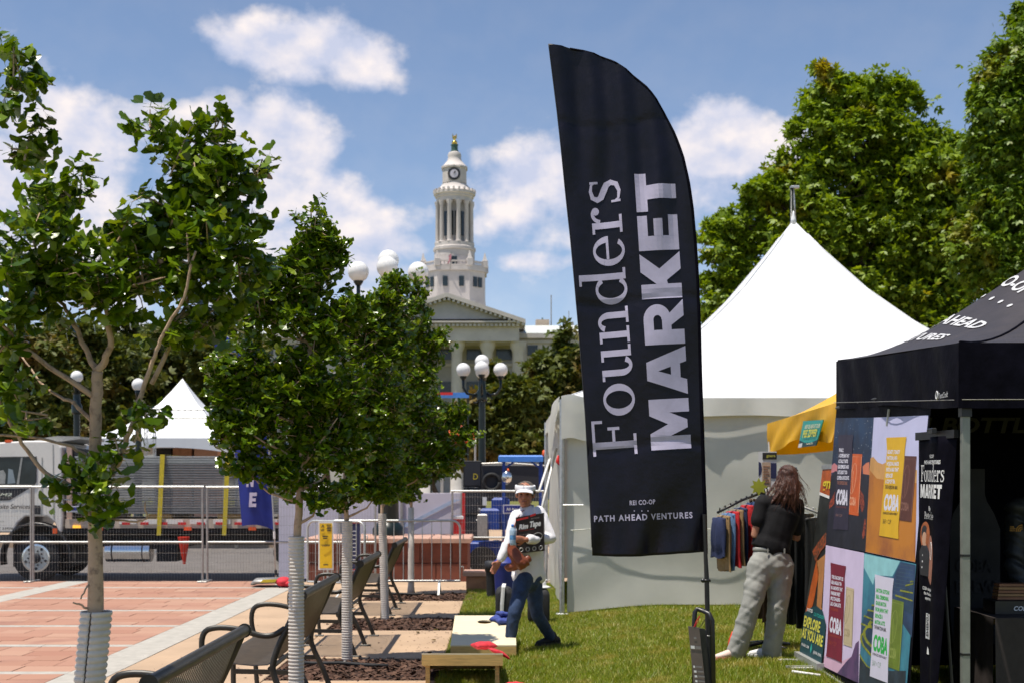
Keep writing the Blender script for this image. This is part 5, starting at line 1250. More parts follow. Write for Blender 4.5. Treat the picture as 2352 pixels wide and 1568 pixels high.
    obj('roof_bar', MB().bevbox(P(1196,1052,Y)+Vector((0,.35,0)), (103*Y/FPX, .9, 15*Y/FPX), .03), M['lift_light'], t)
    for x, dy in ((1157,0),(1243,0),(1157,.7),(1243,.7)):
        obj('post', MB().bar(P(x,1058,Y)+Vector((0,dy,0)), Vector((P(x,0,Y).x, Y+dy, .3)), .07), M['lift_blue'], t)
    obj('brace', MB().bar(P(1157,1075,Y), P(1180,1060,Y), .04).bar(P(1243,1075,Y), P(1220,1060,Y), .04), M['lift_blue'], t)
    lt = obj('work_light', MB().ball(P(1164,1095,Y-.15), (.11,.09,.14), 14, 10), M['chrome'], t, True); obj('light_bracket', MB().bar(P(1164,1079,Y-.12), P(1164,1112,Y-.12), .05), M['galv'], lt)
    obj('beacon', MB().lathe([(.04,0),(.05,.05),(.04,.13),(.01,.15)], P(1250,1048,Y), 10), M['orange'], t, True); obj('beacon', MB().lathe([(.02,0),(.03,.04),(.01,.08)], P(1167,1083,Y-.1), 8), M['orange'], t, True)
    obj('engine_hood', MB().bevbox(P(1125,1190,Y+.2), (.42,.7,.46), .05).bevbox(P(1150,1178,Y+.3), (.4,.6,.7), .05), M['lift_blue'], t)
    obj('engine_block', MB().bevbox(P(1108,1205,Y), (.22,.4,.5), .03).tube([P(1095,1195,Y-.1), P(1135,1172,Y-.1), P(1140,1205,Y-.1)], .03, 6).tube([P(1098,1168,Y-.1), P(1120,1180,Y-.1)], .04, 6), M['dull_steel'], t, True, 40)
    obj('chassis', MB().bevbox(P(1150,1262,Y)+Vector((0,.4,0)), (1.55,.9,.34), .03).bevbox(P(1225,1240,Y)+Vector((0,.4,0)), (.5,.8,.7), .03), M['lift_blue'], t)
    obj('seat', MB().bevbox(P(1196,1195,Y+.3), (.4,.4,.5), .04), M['rubber'], t)
    for x in (1108, 1215):
        c = P(x,1285,Y-.1); obj('wheel', MB().tube([c+Vector((0,-.1,0)), c+Vector((0,.1,0))], .30, 22), M['rubber'], t, True, 40)
    sg = obj('placard', MB().box(P(1180,1168,Y-.35), (.46,.02,.19)), M['paper'], t); obj('placard_face', MB().box(P(1180,1168,Y-.363), (.43,.006,.15)), M['flag_blue'], sg)
    text_obj('lettering', 'All Access', lambda u, v: P(1163,1171,Y-.37)+Vector((u,0,v)), M['paper'], sg, width=.34, height=.06, bold=.02)
    # pale pickup body right of the blue flag, behind the truck
    Y = 34; t = wthing('parked_van', 'pale van half hidden behind the truck tail and the second ginkgo', 'van', Vector((P(690,0,Y).x, Y, -.35)))
    pr = [(630,1240),(628,1165),(640,1150),(660,1142),(760,1140),(780,1150),(784,1240)]
    obj('body', MB().prism([P(x,y,Y) for x, y in pr], (0,0,0), (0,1.8,0)), mat('van_paint', (.55,.5,.42), .3, coat=.4), t)
    obj('side_window', MB().prism([P(x,y,Y-.02) for x, y in [(640,1172),(648,1150),(690,1147),(690,1172)]], (0,0,0), (0,.03,0)), M['dark_glass'], t)
    for x in (655, 755):
        c = P(x,1240,Y-.05); c.z = -.05; obj('wheel', MB().tube([c, c+Vector((0,.2,0))], .31, 20), M['rubber'], t, True, 40)
    # bins and bags near the marquee corner
    t = wthing('litter_bin', 'black bin with sagging liner at the lawn edge', 'bin', Vector((P(1130,0,19.6).x, 19.6, 0)))
    b = Vector((P(1131,0,19.6).x, 19.6, 0)); obj('body', MB().lathe([(.085,0),(.10,.45),(.11,.5)], b, 14), M['rubber'], t, True, 40); obj('liner', MB().lathe([(.112,.38),(.12,.47),(.115,.53),(.09,.54)], b, 14), M['ink'], t, True)
    t = wthing('recycling_bin', 'dark blue bin beside the black bin behind the walking person', 'bin', Vector((P(1160,0,19.2).x, 19.2, 0)))
    b = Vector((P(1160,0,19.2).x, 19.2, 0)); obj('body', MB().lathe([(.14,0),(.165,.46),(.175,.5),(.15,.5)], b, 18), M['flag_blue'], t, True, 40); obj('lid', MB().lathe([(.18,.5),(.18,.54),(.12,.60),(.02,.62)], b, 18), M['flag_blue'], t, True, 40)
    for i, (x0, x1, y0, y1, Y, lab) in enumerate(((1138,1178,1345,1424,15.7,'black soft bag with pale strap behind the front leg of the walker'),(1212,1262,1348,1424,15.9,'black soft bag under the white sun hat'))):
        a = P(x0,y1,Y); b = P(x1,y0,Y); t = wthing('duffel_bag', lab, 'bag', Vector(((a.x+b.x)/2, Y, lawn_z(a.x,Y))), 'black bags on the lawn')
        c = Vector(((a.x+b.x)/2, Y, (a.z+b.z)/2)); w = (b.x-a.x)/2; h = (b.z-a.z)/2
        o = obj('body', MB().bevbox(c, (w*2, .32, h*2), .05), M['rubber'], t, True); m_ = o.modifiers.new('round','BEVEL'); m_.width = .06; m_.segments = 4
        obj('strap', MB().tube([c+Vector((-w*.3,-.17,-h)), c+Vector((-w*.25,-.175,0)), c+Vector((-w*.1,-.17,h)), c+Vector((0,0,h+.03))], [(.022,.004)]*4, 4, side=(1,0,0)), M['paper'], t)
    p = P(1242,1346,15.9); t = wthing('sun_hat', 'white sun hat resting on the black bag', 'hat', p)
    obj('brim', MB().lathe([(.06,.01),(.10,.0),(.135,-.012),(.10,.006),(.06,.018)], p, 18, False), M['paper'], t, True); obj('crown', MB().lathe([(.07,.0),(.065,.05),(.05,.075),(.0,.08)], p, 16, False), M['paper'], t, True)
build_far_things()

# ------------------------------------------------------------------ white marquee
def build_marquee():
    cx, cy, hx, hy, ze = 4.36, 19.6, 3.6, 3.0, 2.78
    t = wthing('marquee', 'large white high-peak marquee with closed vinyl walls on the lawn', 'tent', Vector((cx, cy, .1)))
    obj('roof', peak_roof(cx, cy, hx, hy, ze, [(0,2.87),(.03,2.72),(.1,2.38),(.25,1.72),(.4,1.19),(.5,.90),(.65,.55),(.8,.28),(.9,.13),(1,0)], 16, 26, .03), M['white_vinyl'], t, True, 50)
    obj('peak_cap', MB().lathe([(.05,ze+2.80),(.035,ze+2.88),(.018,ze+2.94),(.008,ze+3.0)], (cx,cy,0), 14), M['white_vinyl'], t, True)
    for a in (): obj('peak_eye', MB().tube([(cx+.07*math.cos(a)+.03*math.cos(k*PI/6), cy-.05, ze+2.96+.04*math.sin(k*PI/6)) for k in range(13)], .006, 6), M['galv'], t, True)
    pr = [(0,2.87),(.03,2.72),(.1,2.38),(.25,1.72),(.4,1.19),(.5,.90),(.65,.55),(.8,.28),(.9,.13),(1,0)]
    def zt(k):
        for (a, za), (b, zb) in zip(pr, pr[1:]):
            if a <= k <= b: return za+(zb-za)*(k-a)/(b-a)
        return 0
    seam = M['white_vinyl']
    for sx, sy in ((-1,-1),(1,-1),(1,1),(-1,1)):
        obj('roof_seam', MB().tube([(cx+sx*hx*k/20, cy+sy*hy*k/20, ze+zt(k/20)+.006-(.024*math.sin(PI*k/20) if abs(sx) != abs(sy) else 0)) for k in range(1, 21)], [.007]*20, 6), seam, t, True)
    # valance, all four sides
    C4 = [(-1,-1),(1,-1),(1,1),(-1,1)]
    for i in range(4):
        a, b = C4[i], C4[(i+1)%4]; nx, ny = (a[1]-b[1])/2*-1, (b[0]-a[0])/2*-1
        def f(u, v, a=a, b=b, i=i):
            x = cx+(hx+.012)*(a[0]+(b[0]-a[0])*u); y = cy+(hy+.012)*(a[1]+(b[1]-a[1])*u)
            wv = .012*math.sin(u*55+i)*v+.008*math.sin(u*130)*v
            dx, dy = (0, -1) if i == 0 else (1, 0) if i == 1 else (0, 1) if i == 2 else (-1, 0)
            return (x+dx*(wv+.02*v), y+dy*(wv+.02*v), ze-.235*v+.012*math.sin(u*24)*v)
        obj('valance', MB().grid(f, 70, 3), M['wall_vinyl'], t, True)
    # walls hung below
    def wall(name, a, b, n, seed):
        r = random.Random(seed); ph = [r.uniform(0, 6) for _ in range(8)]; nv = Vector(n)
        def f(u, v):
            p = Vector(a).lerp(Vector(b), u); zb = lawn_z(p.x, p.y)+.015; zt = ze-.10
            d = .02*math.sin(u*9+ph[0]+v*2)*v+.008*math.sin(u*31+ph[1]-3*v)+.007*math.sin(v*15+ph[2]+3*math.sin(u*9))*(.4+v)+.02*math.sin(PI*v)*math.sin(PI*u)+.02*v**5
            return Vector((p.x, p.y, zt+(zb-zt)*v))+nv*d
        return obj(name, MB().grid(f, 90, 40), M['wall_vinyl'], t, True)
    wall('front_wall', (cx-hx+.06, cy-hy+.06, 0), (cx+hx-.06, cy-hy+.06, 0), (0,-1,0), 3)
    wall('back_wall', (cx+hx-.06, cy+hy-.06, 0), (cx-hx+.06, cy+hy-.06, 0), (0,1,0), 4)
    wall('left_wall', (cx-hx+.06, cy-hy+1.2, 0), (cx-hx+.06, cy+hy-.06, 0), (-1,0,0), 5); wall('right_wall', (cx+hx-.06, cy-hy+.06, 0), (cx+hx-.06, cy+hy-.06, 0), (1,0,0), 6)
    for y in (1.1,): obj('weld_seam', MB().tube([(cx-hx+.1+i*.35, cy-hy-.02+.02*math.sin(i), y+.02*math.sin(i*1.7)) for i in range(20)], .006, 4), M['wall_vinyl'], t)
    for sx in (-1, 1):
        for sy in (-1, 1):
            p = Vector((cx+sx*(hx-.02), cy+sy*(hy-.02), 0)); q = p+Vector((sx*.03, sy*.03, 0))
            lg = obj('leg', MB().tube([(q.x,q.y,lawn_z(q.x,q.y)-.02),(q.x,q.y,ze-.02)], .032, 12), M['steel'], t, True, 40)
            obj('base_plate', MB().bevbox((q.x,q.y,lawn_z(q.x,q.y)+.01),(.15,.15,.02),.004), M['steel'], lg)
    obj('corner_flap', MB().grid(lambda u, v: (.74+.36*u, cy-hy-.05-.02*math.sin(4*u), ze+.02-.55*v+.02*math.sin(5*u)), 8, 8), M['wall_vinyl'], t, True)
    obj('side_flap', MB().grid(lambda u, v: (.72-.05*v-.03*math.sin(3*u), cy-hy+2.6*u, ze+.02-(.32+.9*u*(1-u)*2)*v), 12, 8), M['wall_vinyl'], t, True)
    obj('clip_bar', MB().tube([(.76,cy-hy-.04,1.42),(1.02,cy-hy-.05,1.42)], .008, 6), M['steel'], t)
    # guy poles leaning off the left corner
    for k, (a, b) in enumerate((((1278,1030),(1243,1172)),((1263,1052),(1238,1128)))):
        p = P(*a, 18.2+k); q = P(*b, 17.2+k); tag(obj('tent_pole', MB().tube([p, q], .018, 8), M['paper'], None, True), ('longer' if k == 0 else 'shorter')+' white pole leaning at the left side of the marquee', 'pole')
    p = P(1285,1045,16.9); tag(obj('ribbon', MB().tube([p, p+Vector((-.02,0,-.08)), p+Vector((.03,-.02,-.12))], [(.03,.006),(.04,.006),(.05,.004)], 6), M['red'], None, True), 'red ribbon tied at the marquee corner', 'ribbon')
    # light pole behind the marquee peak
    Y = 34; p = P(1818,432,Y); t2 = wthing('light_pole', 'thin grey light pole behind the marquee peak', 'pole', Vector((p.x, Y, -.3)))
    obj('shaft', MB().tube([(p.x,Y,-.3),(p.x,Y,p.z)], [.06,.04], 10), M['lamp_iron'], t2, True); obj('arm', MB().tube([(p.x+.10,Y,p.z-.9),(p.x+.05,Y,p.z)], .025, 8), M['galv'], t2, True); obj('head', MB().bevbox((p.x+.08,Y,p.z+.02),(.22,.14,.06),.015), M['galv'], t2)
build_marquee()
# ------------------------------------------------------------------ tall black feather flag
FY = 8.8
def build_flag():
    Lf = [(103,1260),(180,1270),(260,1280),(420,1297),(540,1310),(760,1330),(960,1345),(1150,1355),(1272,1360)]
    Rt = [(103,1263),(106,1290),(112,1330),(121,1365),(135,1400),(160,1440),(195,1480),(228,1507),(265,1530),(310,1551),(360,1568),(420,1581),(480,1590),(560,1598),(640,1603),(760,1608),(900,1612),(1080,1618),(1265,1625),(1272,1625)]
    def itp(T, y):
        for (a, xa), (b, xb) in zip(T, T[1:]):
            if y <= b: return xa+(xb-xa)*max(0, (y-a))/(b-a)
        return T[-1][1]
    def depth(x, y):
        u = (x-1300)/320; v = (y-100)/1170
        d = .022*math.sin(5.2*u+2.2*v)+.010*math.sin(11*u-5*v+1)+.006*math.sin(23*v+6*u)
        # tension folds fanning from the tip and slack hem
        k = math.exp(-((v-.12)/.2)**2); d += .017*k*math.sin(30*u-9*v)
        d += .014*math.exp(-((v-.28)/.1)**2)*math.sin(24*u+4*v)
        d += .018*smooth((v-.84)/.16)*math.sin(17*u+20*v+2)+.014*smooth((v-.9)/.1)*math.sin(33*u)
        for vv, am in ((.505,.008),(.79,.009),(.155,.006)): d += am*math.exp(-((v-vv-.01*math.sin(6*u))/.008)**2)
        return d
    def S(x, y, off=0): return P(x, y, FY)+Vector((0, depth(x, y)-off, 0))
    base = P(1631, 1660, FY); base.z = lawn_z(base.x, FY)
    t = wthing('feather_flag', 'tall black feather flag reading Founders Market on the lawn', 'flag', base)
    ys = [103+3*i for i in range(14)]+[145+7*i for i in range(20)]+[285+9.9*i for i in range(101)]
    ys = [y for y in ys if y <= 1272]+[1272]
    def f(u, v):
        y = ys[min(len(ys)-1, int(round(v*(len(ys)-1))))]; a, b = itp(Lf, y), itp(Rt, y); x = a+(b-a)*u
        hem = 5*math.sin(u*4+.5)*smooth((y-1200)/72)
        return S(x, y+hem)
    o = obj('banner', MB().grid(f, 40, len(ys)-1), M['flag_black'], t, True); so = o.modifiers.new('cloth','SOLIDIFY'); so.thickness = .0015
    # pole sleeve along the curved right edge, pole and ground spike
    sl = [S(itp(Rt, y)-1, y, -.004) for y in ys[2::2]]
    obj('sleeve', MB().tube(sl, [.007+.009*min(1, i/60) for i in range(len(sl))], 8), M['black_cloth'], t, True)
    obj('left_hem', MB().tube([S(itp(Lf, y), y) for y in ys[::3]], .004, 5), M['ink'], t, True)
    pl = obj('pole', MB().tube([P(1618,1180,FY)+Vector((0,.012,0)), P(1621,1268,FY)+Vector((0,.012,0)), P(1624,1332,FY)+Vector((0,.012,0)), Vector((base.x,FY+.012,base.z-.05))], [.0125,.0135,.0165,.0175], 12), M['black_metal'], t, True, 40)
    obj('clamp', MB().tube([P(1613,1332,FY), P(1632,1332,FY)], .009, 8).tube([P(1614,1332,FY)+Vector((0,-.004,0)), P(1614,1332,FY)+Vector((0,-.018,0))], .014, 10), M['black_metal'], pl, True)
    obj('joint_ring', MB().tube([P(1627,1458,FY)+Vector((0,.012,0)), P(1627,1461,FY)+Vector((0,.012,0))], .0185, 12), M['dull_steel'], pl, True)
    obj('spike_base', MB().bevbox((base.x, FY, base.z+.006), (.3,.3,.012), .003), M['black_metal'], t)
    # printed lettering, reading upwards
    def line(B0, B1, nrm):
        B0 = Vector(B0); B1 = Vector(B1); d = (B1-B0).normalized(); n = Vector(nrm).normalized(); px_m = FPX/FY
        def place(u, v, k=0):
            q = B0+d*(u*px_m)+n*(v*px_m); return S(q.x, q.y, .005+.00012*(k % 9))
        return place, (B1-B0).length/px_m
    p1, w1 = line((1464,1041),(1421,404),(-1,.068)); glyph_text('lettering', 'Founders', serif_glyph, p1, w1, 101*FY/FPX, M['white_print'], t, gap=.0, split=.03)
    p2, w2 = line((1588,1028),(1549,393),(-1,.062)); glyph_text('lettering', 'MARKET', block_glyph, p2, w2, 93*FY/FPX, M['white_print'], t, gap=.2, split=.03)
    def hline(x0, y0, x1, y1):
        a = Vector((x0,y0)); d = Vector((x1-x0,y1-y0)).normalized(); n = Vector((d.y,-d.x)); px_m = FPX/FY
        return lambda u, v: S(*(a+d*(u*px_m)+n*(v*px_m)), .004)
    text_obj('lettering', 'REI CO-OP', hline(1446,1159,1504,1156), M['white_print'], t, width=58*FY/FPX, height=11*FY/FPX, bold=.018, spacing=1.12)
    text_obj('lettering', 'PATH AHEAD VENTURES', hline(1364,1197,1590,1188), M['white_print'], t, width=227*FY/FPX, height=14*FY/FPX, bold=.028, spacing=1.25)
    for x in (1456, 1473, 1487): obj('print_dot', MB().tube([S(x,1172,.004), S(x,1172,.0045)], .0045, 8), M['white_print'], t)
build_flag()

def build_hanging_sign():
    Y = 8.62
    t = wthing('hanging_sign', 'dark sign boards hung from a black arch stand beside the flag pole', 'sign', Vector((P(1605,0,Y).x, Y, lawn_z(1.3,Y))))
    zb = lawn_z(1.3, Y)
    fr = [Vector((P(1598,0,Y).x, Y+.05, zb)), P(1594,1440,Y+.05), P(1596,1405,Y+.05), P(1601,1398,Y+.05), P(1612,1400,Y+.05), P(1629,1409,Y-.05), P(1636,1424,Y-.05), Vector((P(1638,0,Y).x, Y-.05, zb))]
    obj('stand', MB().tube(fr, .016, 10), M['black_metal'], t, True)
    def pl(x, y, dy=0): p = P(x, y, Y-.03); return p+Vector((0, dy, 0))
    q = [(1581,1437),(1606,1440),(1634,1700),(1606,1700)]
    b = obj('board', MB().prism([pl(*c) for c in q], (0,0,0), (0,.012,0)), mat('sign_brown', (.13,.10,.085), .5, .08, 9), t)
    obj('board', MB().prism([pl(x+10,y+4) for x, y in q], (.012,.02,0), (.012,.032,0)), M['black_metal'], t)
    obj('board', MB().prism([pl(x+14,y+8) for x, y in q], (.016,.05,0), (.016,.062,0)), M['ink'], t)
    obj('string', MB().tube([pl(1594,1438), pl(1600,1424), pl(1607,1413)], .0025, 5).tube([pl(1596,1438), pl(1603,1426), pl(1608,1413)], .0025, 5), M['red'], t)
    obj('string', MB().tube([pl(1607,1440), pl(1614,1430), pl(1622,1418)], .002, 5), M['ink'], t)
    def ln(x0, y0, w, h, m): # short printed line on the tilted board
        a = pl(x0, y0, -.004); return obj('print_line', MB().add([a, pl(x0+w,y0+w*.08,-.004), pl(x0+w+h*.1,y0+h+w*.08,-.004), pl(x0+h*.1,y0+h,-.004)], [(0,1,2,3)]), m, b)
    grey = mat('print_grey', (.22,.2,.19), .6)
    ln(1593,1461,6,5,grey); ln(1586,1481,9,7,M['paper']); ln(1596,1482,13,7,grey)
    for k, (w1, w2) in enumerate(((4,14),(6,14),(6,15),(5,15))):
        ln(1592+1.5*k,1527+k*11,w1,5,M['paper']); ln(1592+1.5*k+w1+2,1527.5+k*11,w2,4,grey)
build_hanging_sign()

# ------------------------------------------------------------------ black pop-up canopy
def canopy_z(Y): return .15*(Y-7.9)/3.05
def build_black_canopy():
    x0n, x0f, x1, y0, y1 = 2.765, 2.81, 5.82, 7.9, 10.95
    t = wthing('pop_up_canopy', 'black pop-up canopy with white roof lettering at the right', 'canopy', Vector((4.3, 9.42, .07)), None)
    E = [Vector((x0n,y0,0)), Vector((x1,y0,0)), Vector((x1,y1,0)), Vector((x0f,y1,0))]
    for p in E: p.z = 2.52+(.18 if p.y > 9 else 0)*1.0
    pk = Vector((4.3, 9.42, 3.58))
    def face(a, b):
        def f(u, v):
            e = a.lerp(b, u); p = e.lerp(pk, v); m = 1-abs(2*u-1); m = m**.8
            hgt = pk.z-e.z; p.z = e.z+hgt*((1-m)*v**1.9+m*(v**1.08))
            return p
        return f
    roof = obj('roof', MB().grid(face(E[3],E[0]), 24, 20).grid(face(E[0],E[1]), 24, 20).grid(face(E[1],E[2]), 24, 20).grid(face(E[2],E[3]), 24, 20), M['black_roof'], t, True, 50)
    for i in range(4): # hip seams
        g = face(E[i], E[(i+1)%4]); obj('hip_seam', MB().tube([g(0, k/16)+Vector((0,0,.004)) for k in range(17)], .009, 5), M['black_cloth'], roof, True)
    def val(a, b, n, i):
        def f(u, v):
            ed = smooth(min(u, 1-u)*14); p = a.lerp(b, u)+Vector(n)*(.012+ed*(.014*math.sin(u*14+i)*v+.008*math.sin(u*37-4*v)+.01*v))+(b-a).normalized()*(u-.5)*.026; p.z -= .385*v+.012*math.sin(u*9+i)*v; p.z -= .012*math.sin(PI*u)*(1-v); return p
        return obj('valance', MB().grid(f, 40, 8), M['black_cloth'], t, True)
    vl = val(E[3], E[0], (-1,0,0), 0); val(E[0], E[1], (0,-1,0), 1); val(E[1], E[2], (1,0,0), 2); val(E[2], E[3], (0,1,0), 3)
    for a, b, n in ((E[3],E[0],Vector((-1,0,0))),(E[0],E[1],Vector((0,-1,0)))):
        obj('hem_stitch', MB().tube([a.lerp(b, k/24)+n*(.036+.014*math.sin(k/24*14)*smooth(min(k,24-k)/24*14))+Vector((0,0,-.345)) for k in range(25)], .0022, 4), M['dull_steel'], vl)
    # legs
    legm = mat('leg_grey', (.24,.25,.22), .45, .1, 9, metal=.3)
    for p in E:
        gz = lawn_z(p.x, p.y); inx = .045 if p.x < 4 else -.045; iny = .04 if p.y < 9 else -.04
        l = obj('leg', MB().box((p.x+inx, p.y+iny, (gz+p.z)/2-.06), (.045,.045,p.z-gz-.1)), legm, t)
        for z in (.62, 1.22): obj('leg_sleeve', MB().box((p.x+inx, p.y+iny, gz+z), (.05,.05,.014)), M['black_metal'], l)
        obj('corner_block', MB().box((p.x+inx, p.y+iny, p.z-.40), (.062,.062,.09)), M['black_metal'], l)
        obj('foot', MB().bevbox((p.x+inx, p.y+iny, gz+.006), (.1,.1,.012), .003), M['black_metal'], l)
    for a, b in ((E[3],E[0]),(E[0],E[1]),(E[1],E[2]),(E[2],E[3])):
        mb = MB(); dz = Vector((0,0,-.06)); cc = Vector((4.3,9.42,0)); a = a.lerp(Vector((cc.x,cc.y,a.z)), .05); b = b.lerp(Vector((cc.x,cc.y,b.z)), .05)
        for k in range(4):
            p = a.lerp(b, k/4)+dz; q = a.lerp(b, (k+1)/4)+dz; mb.bar(p, q+Vector((0,0,-.22)), .012, .022).bar(p+Vector((0,0,-.22)), q, .012, .022)
        obj('truss_bars', mb, M['dull_steel'], t)
    # back and right walls of printed black cloth
    def wall(a, b, i):
        n = (b-a).normalized().cross(Vector((0,0,1)))
        def f(u, v):
            p = a.lerp(b, u); top = 2.2+.12; z = top+(lawn_z(p.x,p.y)+.03-top)*v
            q = Vector((p.x, p.y, z))+n*(.02*math.sin(u*11+i)*v); return q
        return obj('wall_cloth', MB().grid(f, 20, 10), M['black_cloth'], t, True)
    bw = wall(Vector((2.9,10.88,0)), Vector((5.75,10.88,0)), 0); wall(Vector((5.78,10.85,0)), Vector((5.78,8.0,0)), 1)
    faint = mat('faint_print', (.05,.05,.055), .6, .1, 9)
    text_obj('lettering', '1 BOTTLE = 10 CUPS', lambda u, v: Vector((3.48+u, 10.80, 1.65+(1117-992)*10.8/3000+v)), faint, bw, width=2.05, height=.125, bold=.035, shear=.2)
    bt = [(0,0),(.44,0),(.46,.25),(.46,.95),(.40,1.08),(.33,1.18),(.31,1.24),(.31,1.45),(.10,1.45),(.10,1.24),(.07,1.18),(0,1.08),(-.03,.95),(-.03,.25)]
    ox = P(2190,0,10.8).x
    bo = obj('bottle_print', MB().add([Vector((ox+a*.85, 10.81, .35+b)) for a, b in bt], [tuple(range(len(bt)))]), mat('bottle_dark', (.022,.022,.026), .5), bw)
    text_obj('lettering', 'COBA', lambda u, v: Vector((ox+.02+u, 10.79, .95+v)), faint, bw, width=.3, height=.1, bold=.03); text_obj('lettering', 'BREW', lambda u, v: Vector((ox+.02+u, 10.79, .78+v)), faint, bw, width=.33, height=.1, bold=.03)
    # roof lettering on the left face, reading from the far to the near end
    fL = face(E[3], E[0])
    def roof_line(tv, hgt):
        L_ = (E[0]-E[3]).length*(1-tv); slope = 1.62
        def place(u, v):
            tt = tv+v/slope; uu = .5+(u/((E[0]-E[3]).length*(1-tt)))
            a = fL(uu, tt); du = fL(uu+.01, tt)-a; dv = fL(uu, tt+.01)-a; n = du.cross(dv).normalized()
            if n.z < 0: n = -n
            return a+n*.006
        return place
    roofp = mat('roof_print', (.55,.55,.56), .55, .04, 9)
    text_obj('lettering', 'REI CO-OP', roof_line(.53, .2), roofp, roof, width=.82, height=.12, bold=.03, center=True)
    text_obj('lettering', 'PATH AHEAD', roof_line(.245, .2), roofp, roof, width=1.45, height=.11, bold=.03, center=True)
    text_obj('lettering', 'VENTURES', roof_line(.115, .2), roofp, roof, width=1.2, height=.09, bold=.03, center=True)
    pl = roof_line(.45, .1)
    for k in range(7):
        c = pl(-.51+.17*k, 0); n = Vector((-.6,0,.8)); d1 = n.orthogonal().normalized(); d2 = n.cross(d1)
        obj('print_dot', MB().add([pl(-.51+.17*k+.022*math.cos(a), .022*math.sin(a)) for a in [i*PI/5 for i in range(10)]], [tuple(range(10))]), roofp, roof)
    text_obj('lettering', 'TentCraft', lambda u, v: Vector((x0n-.05, 8.14-u, 2.20+v)), roofp, vl, width=.17, height=.035, bold=.01, shear=.2)
    obj('logo_ring', MB().tube([(x0n-.05, 8.17+.018*math.cos(a), 2.222+.024*math.sin(a)) for a in [k*PI/6 for k in range(13)]], .005, 5), roofp, vl)
build_black_canopy()

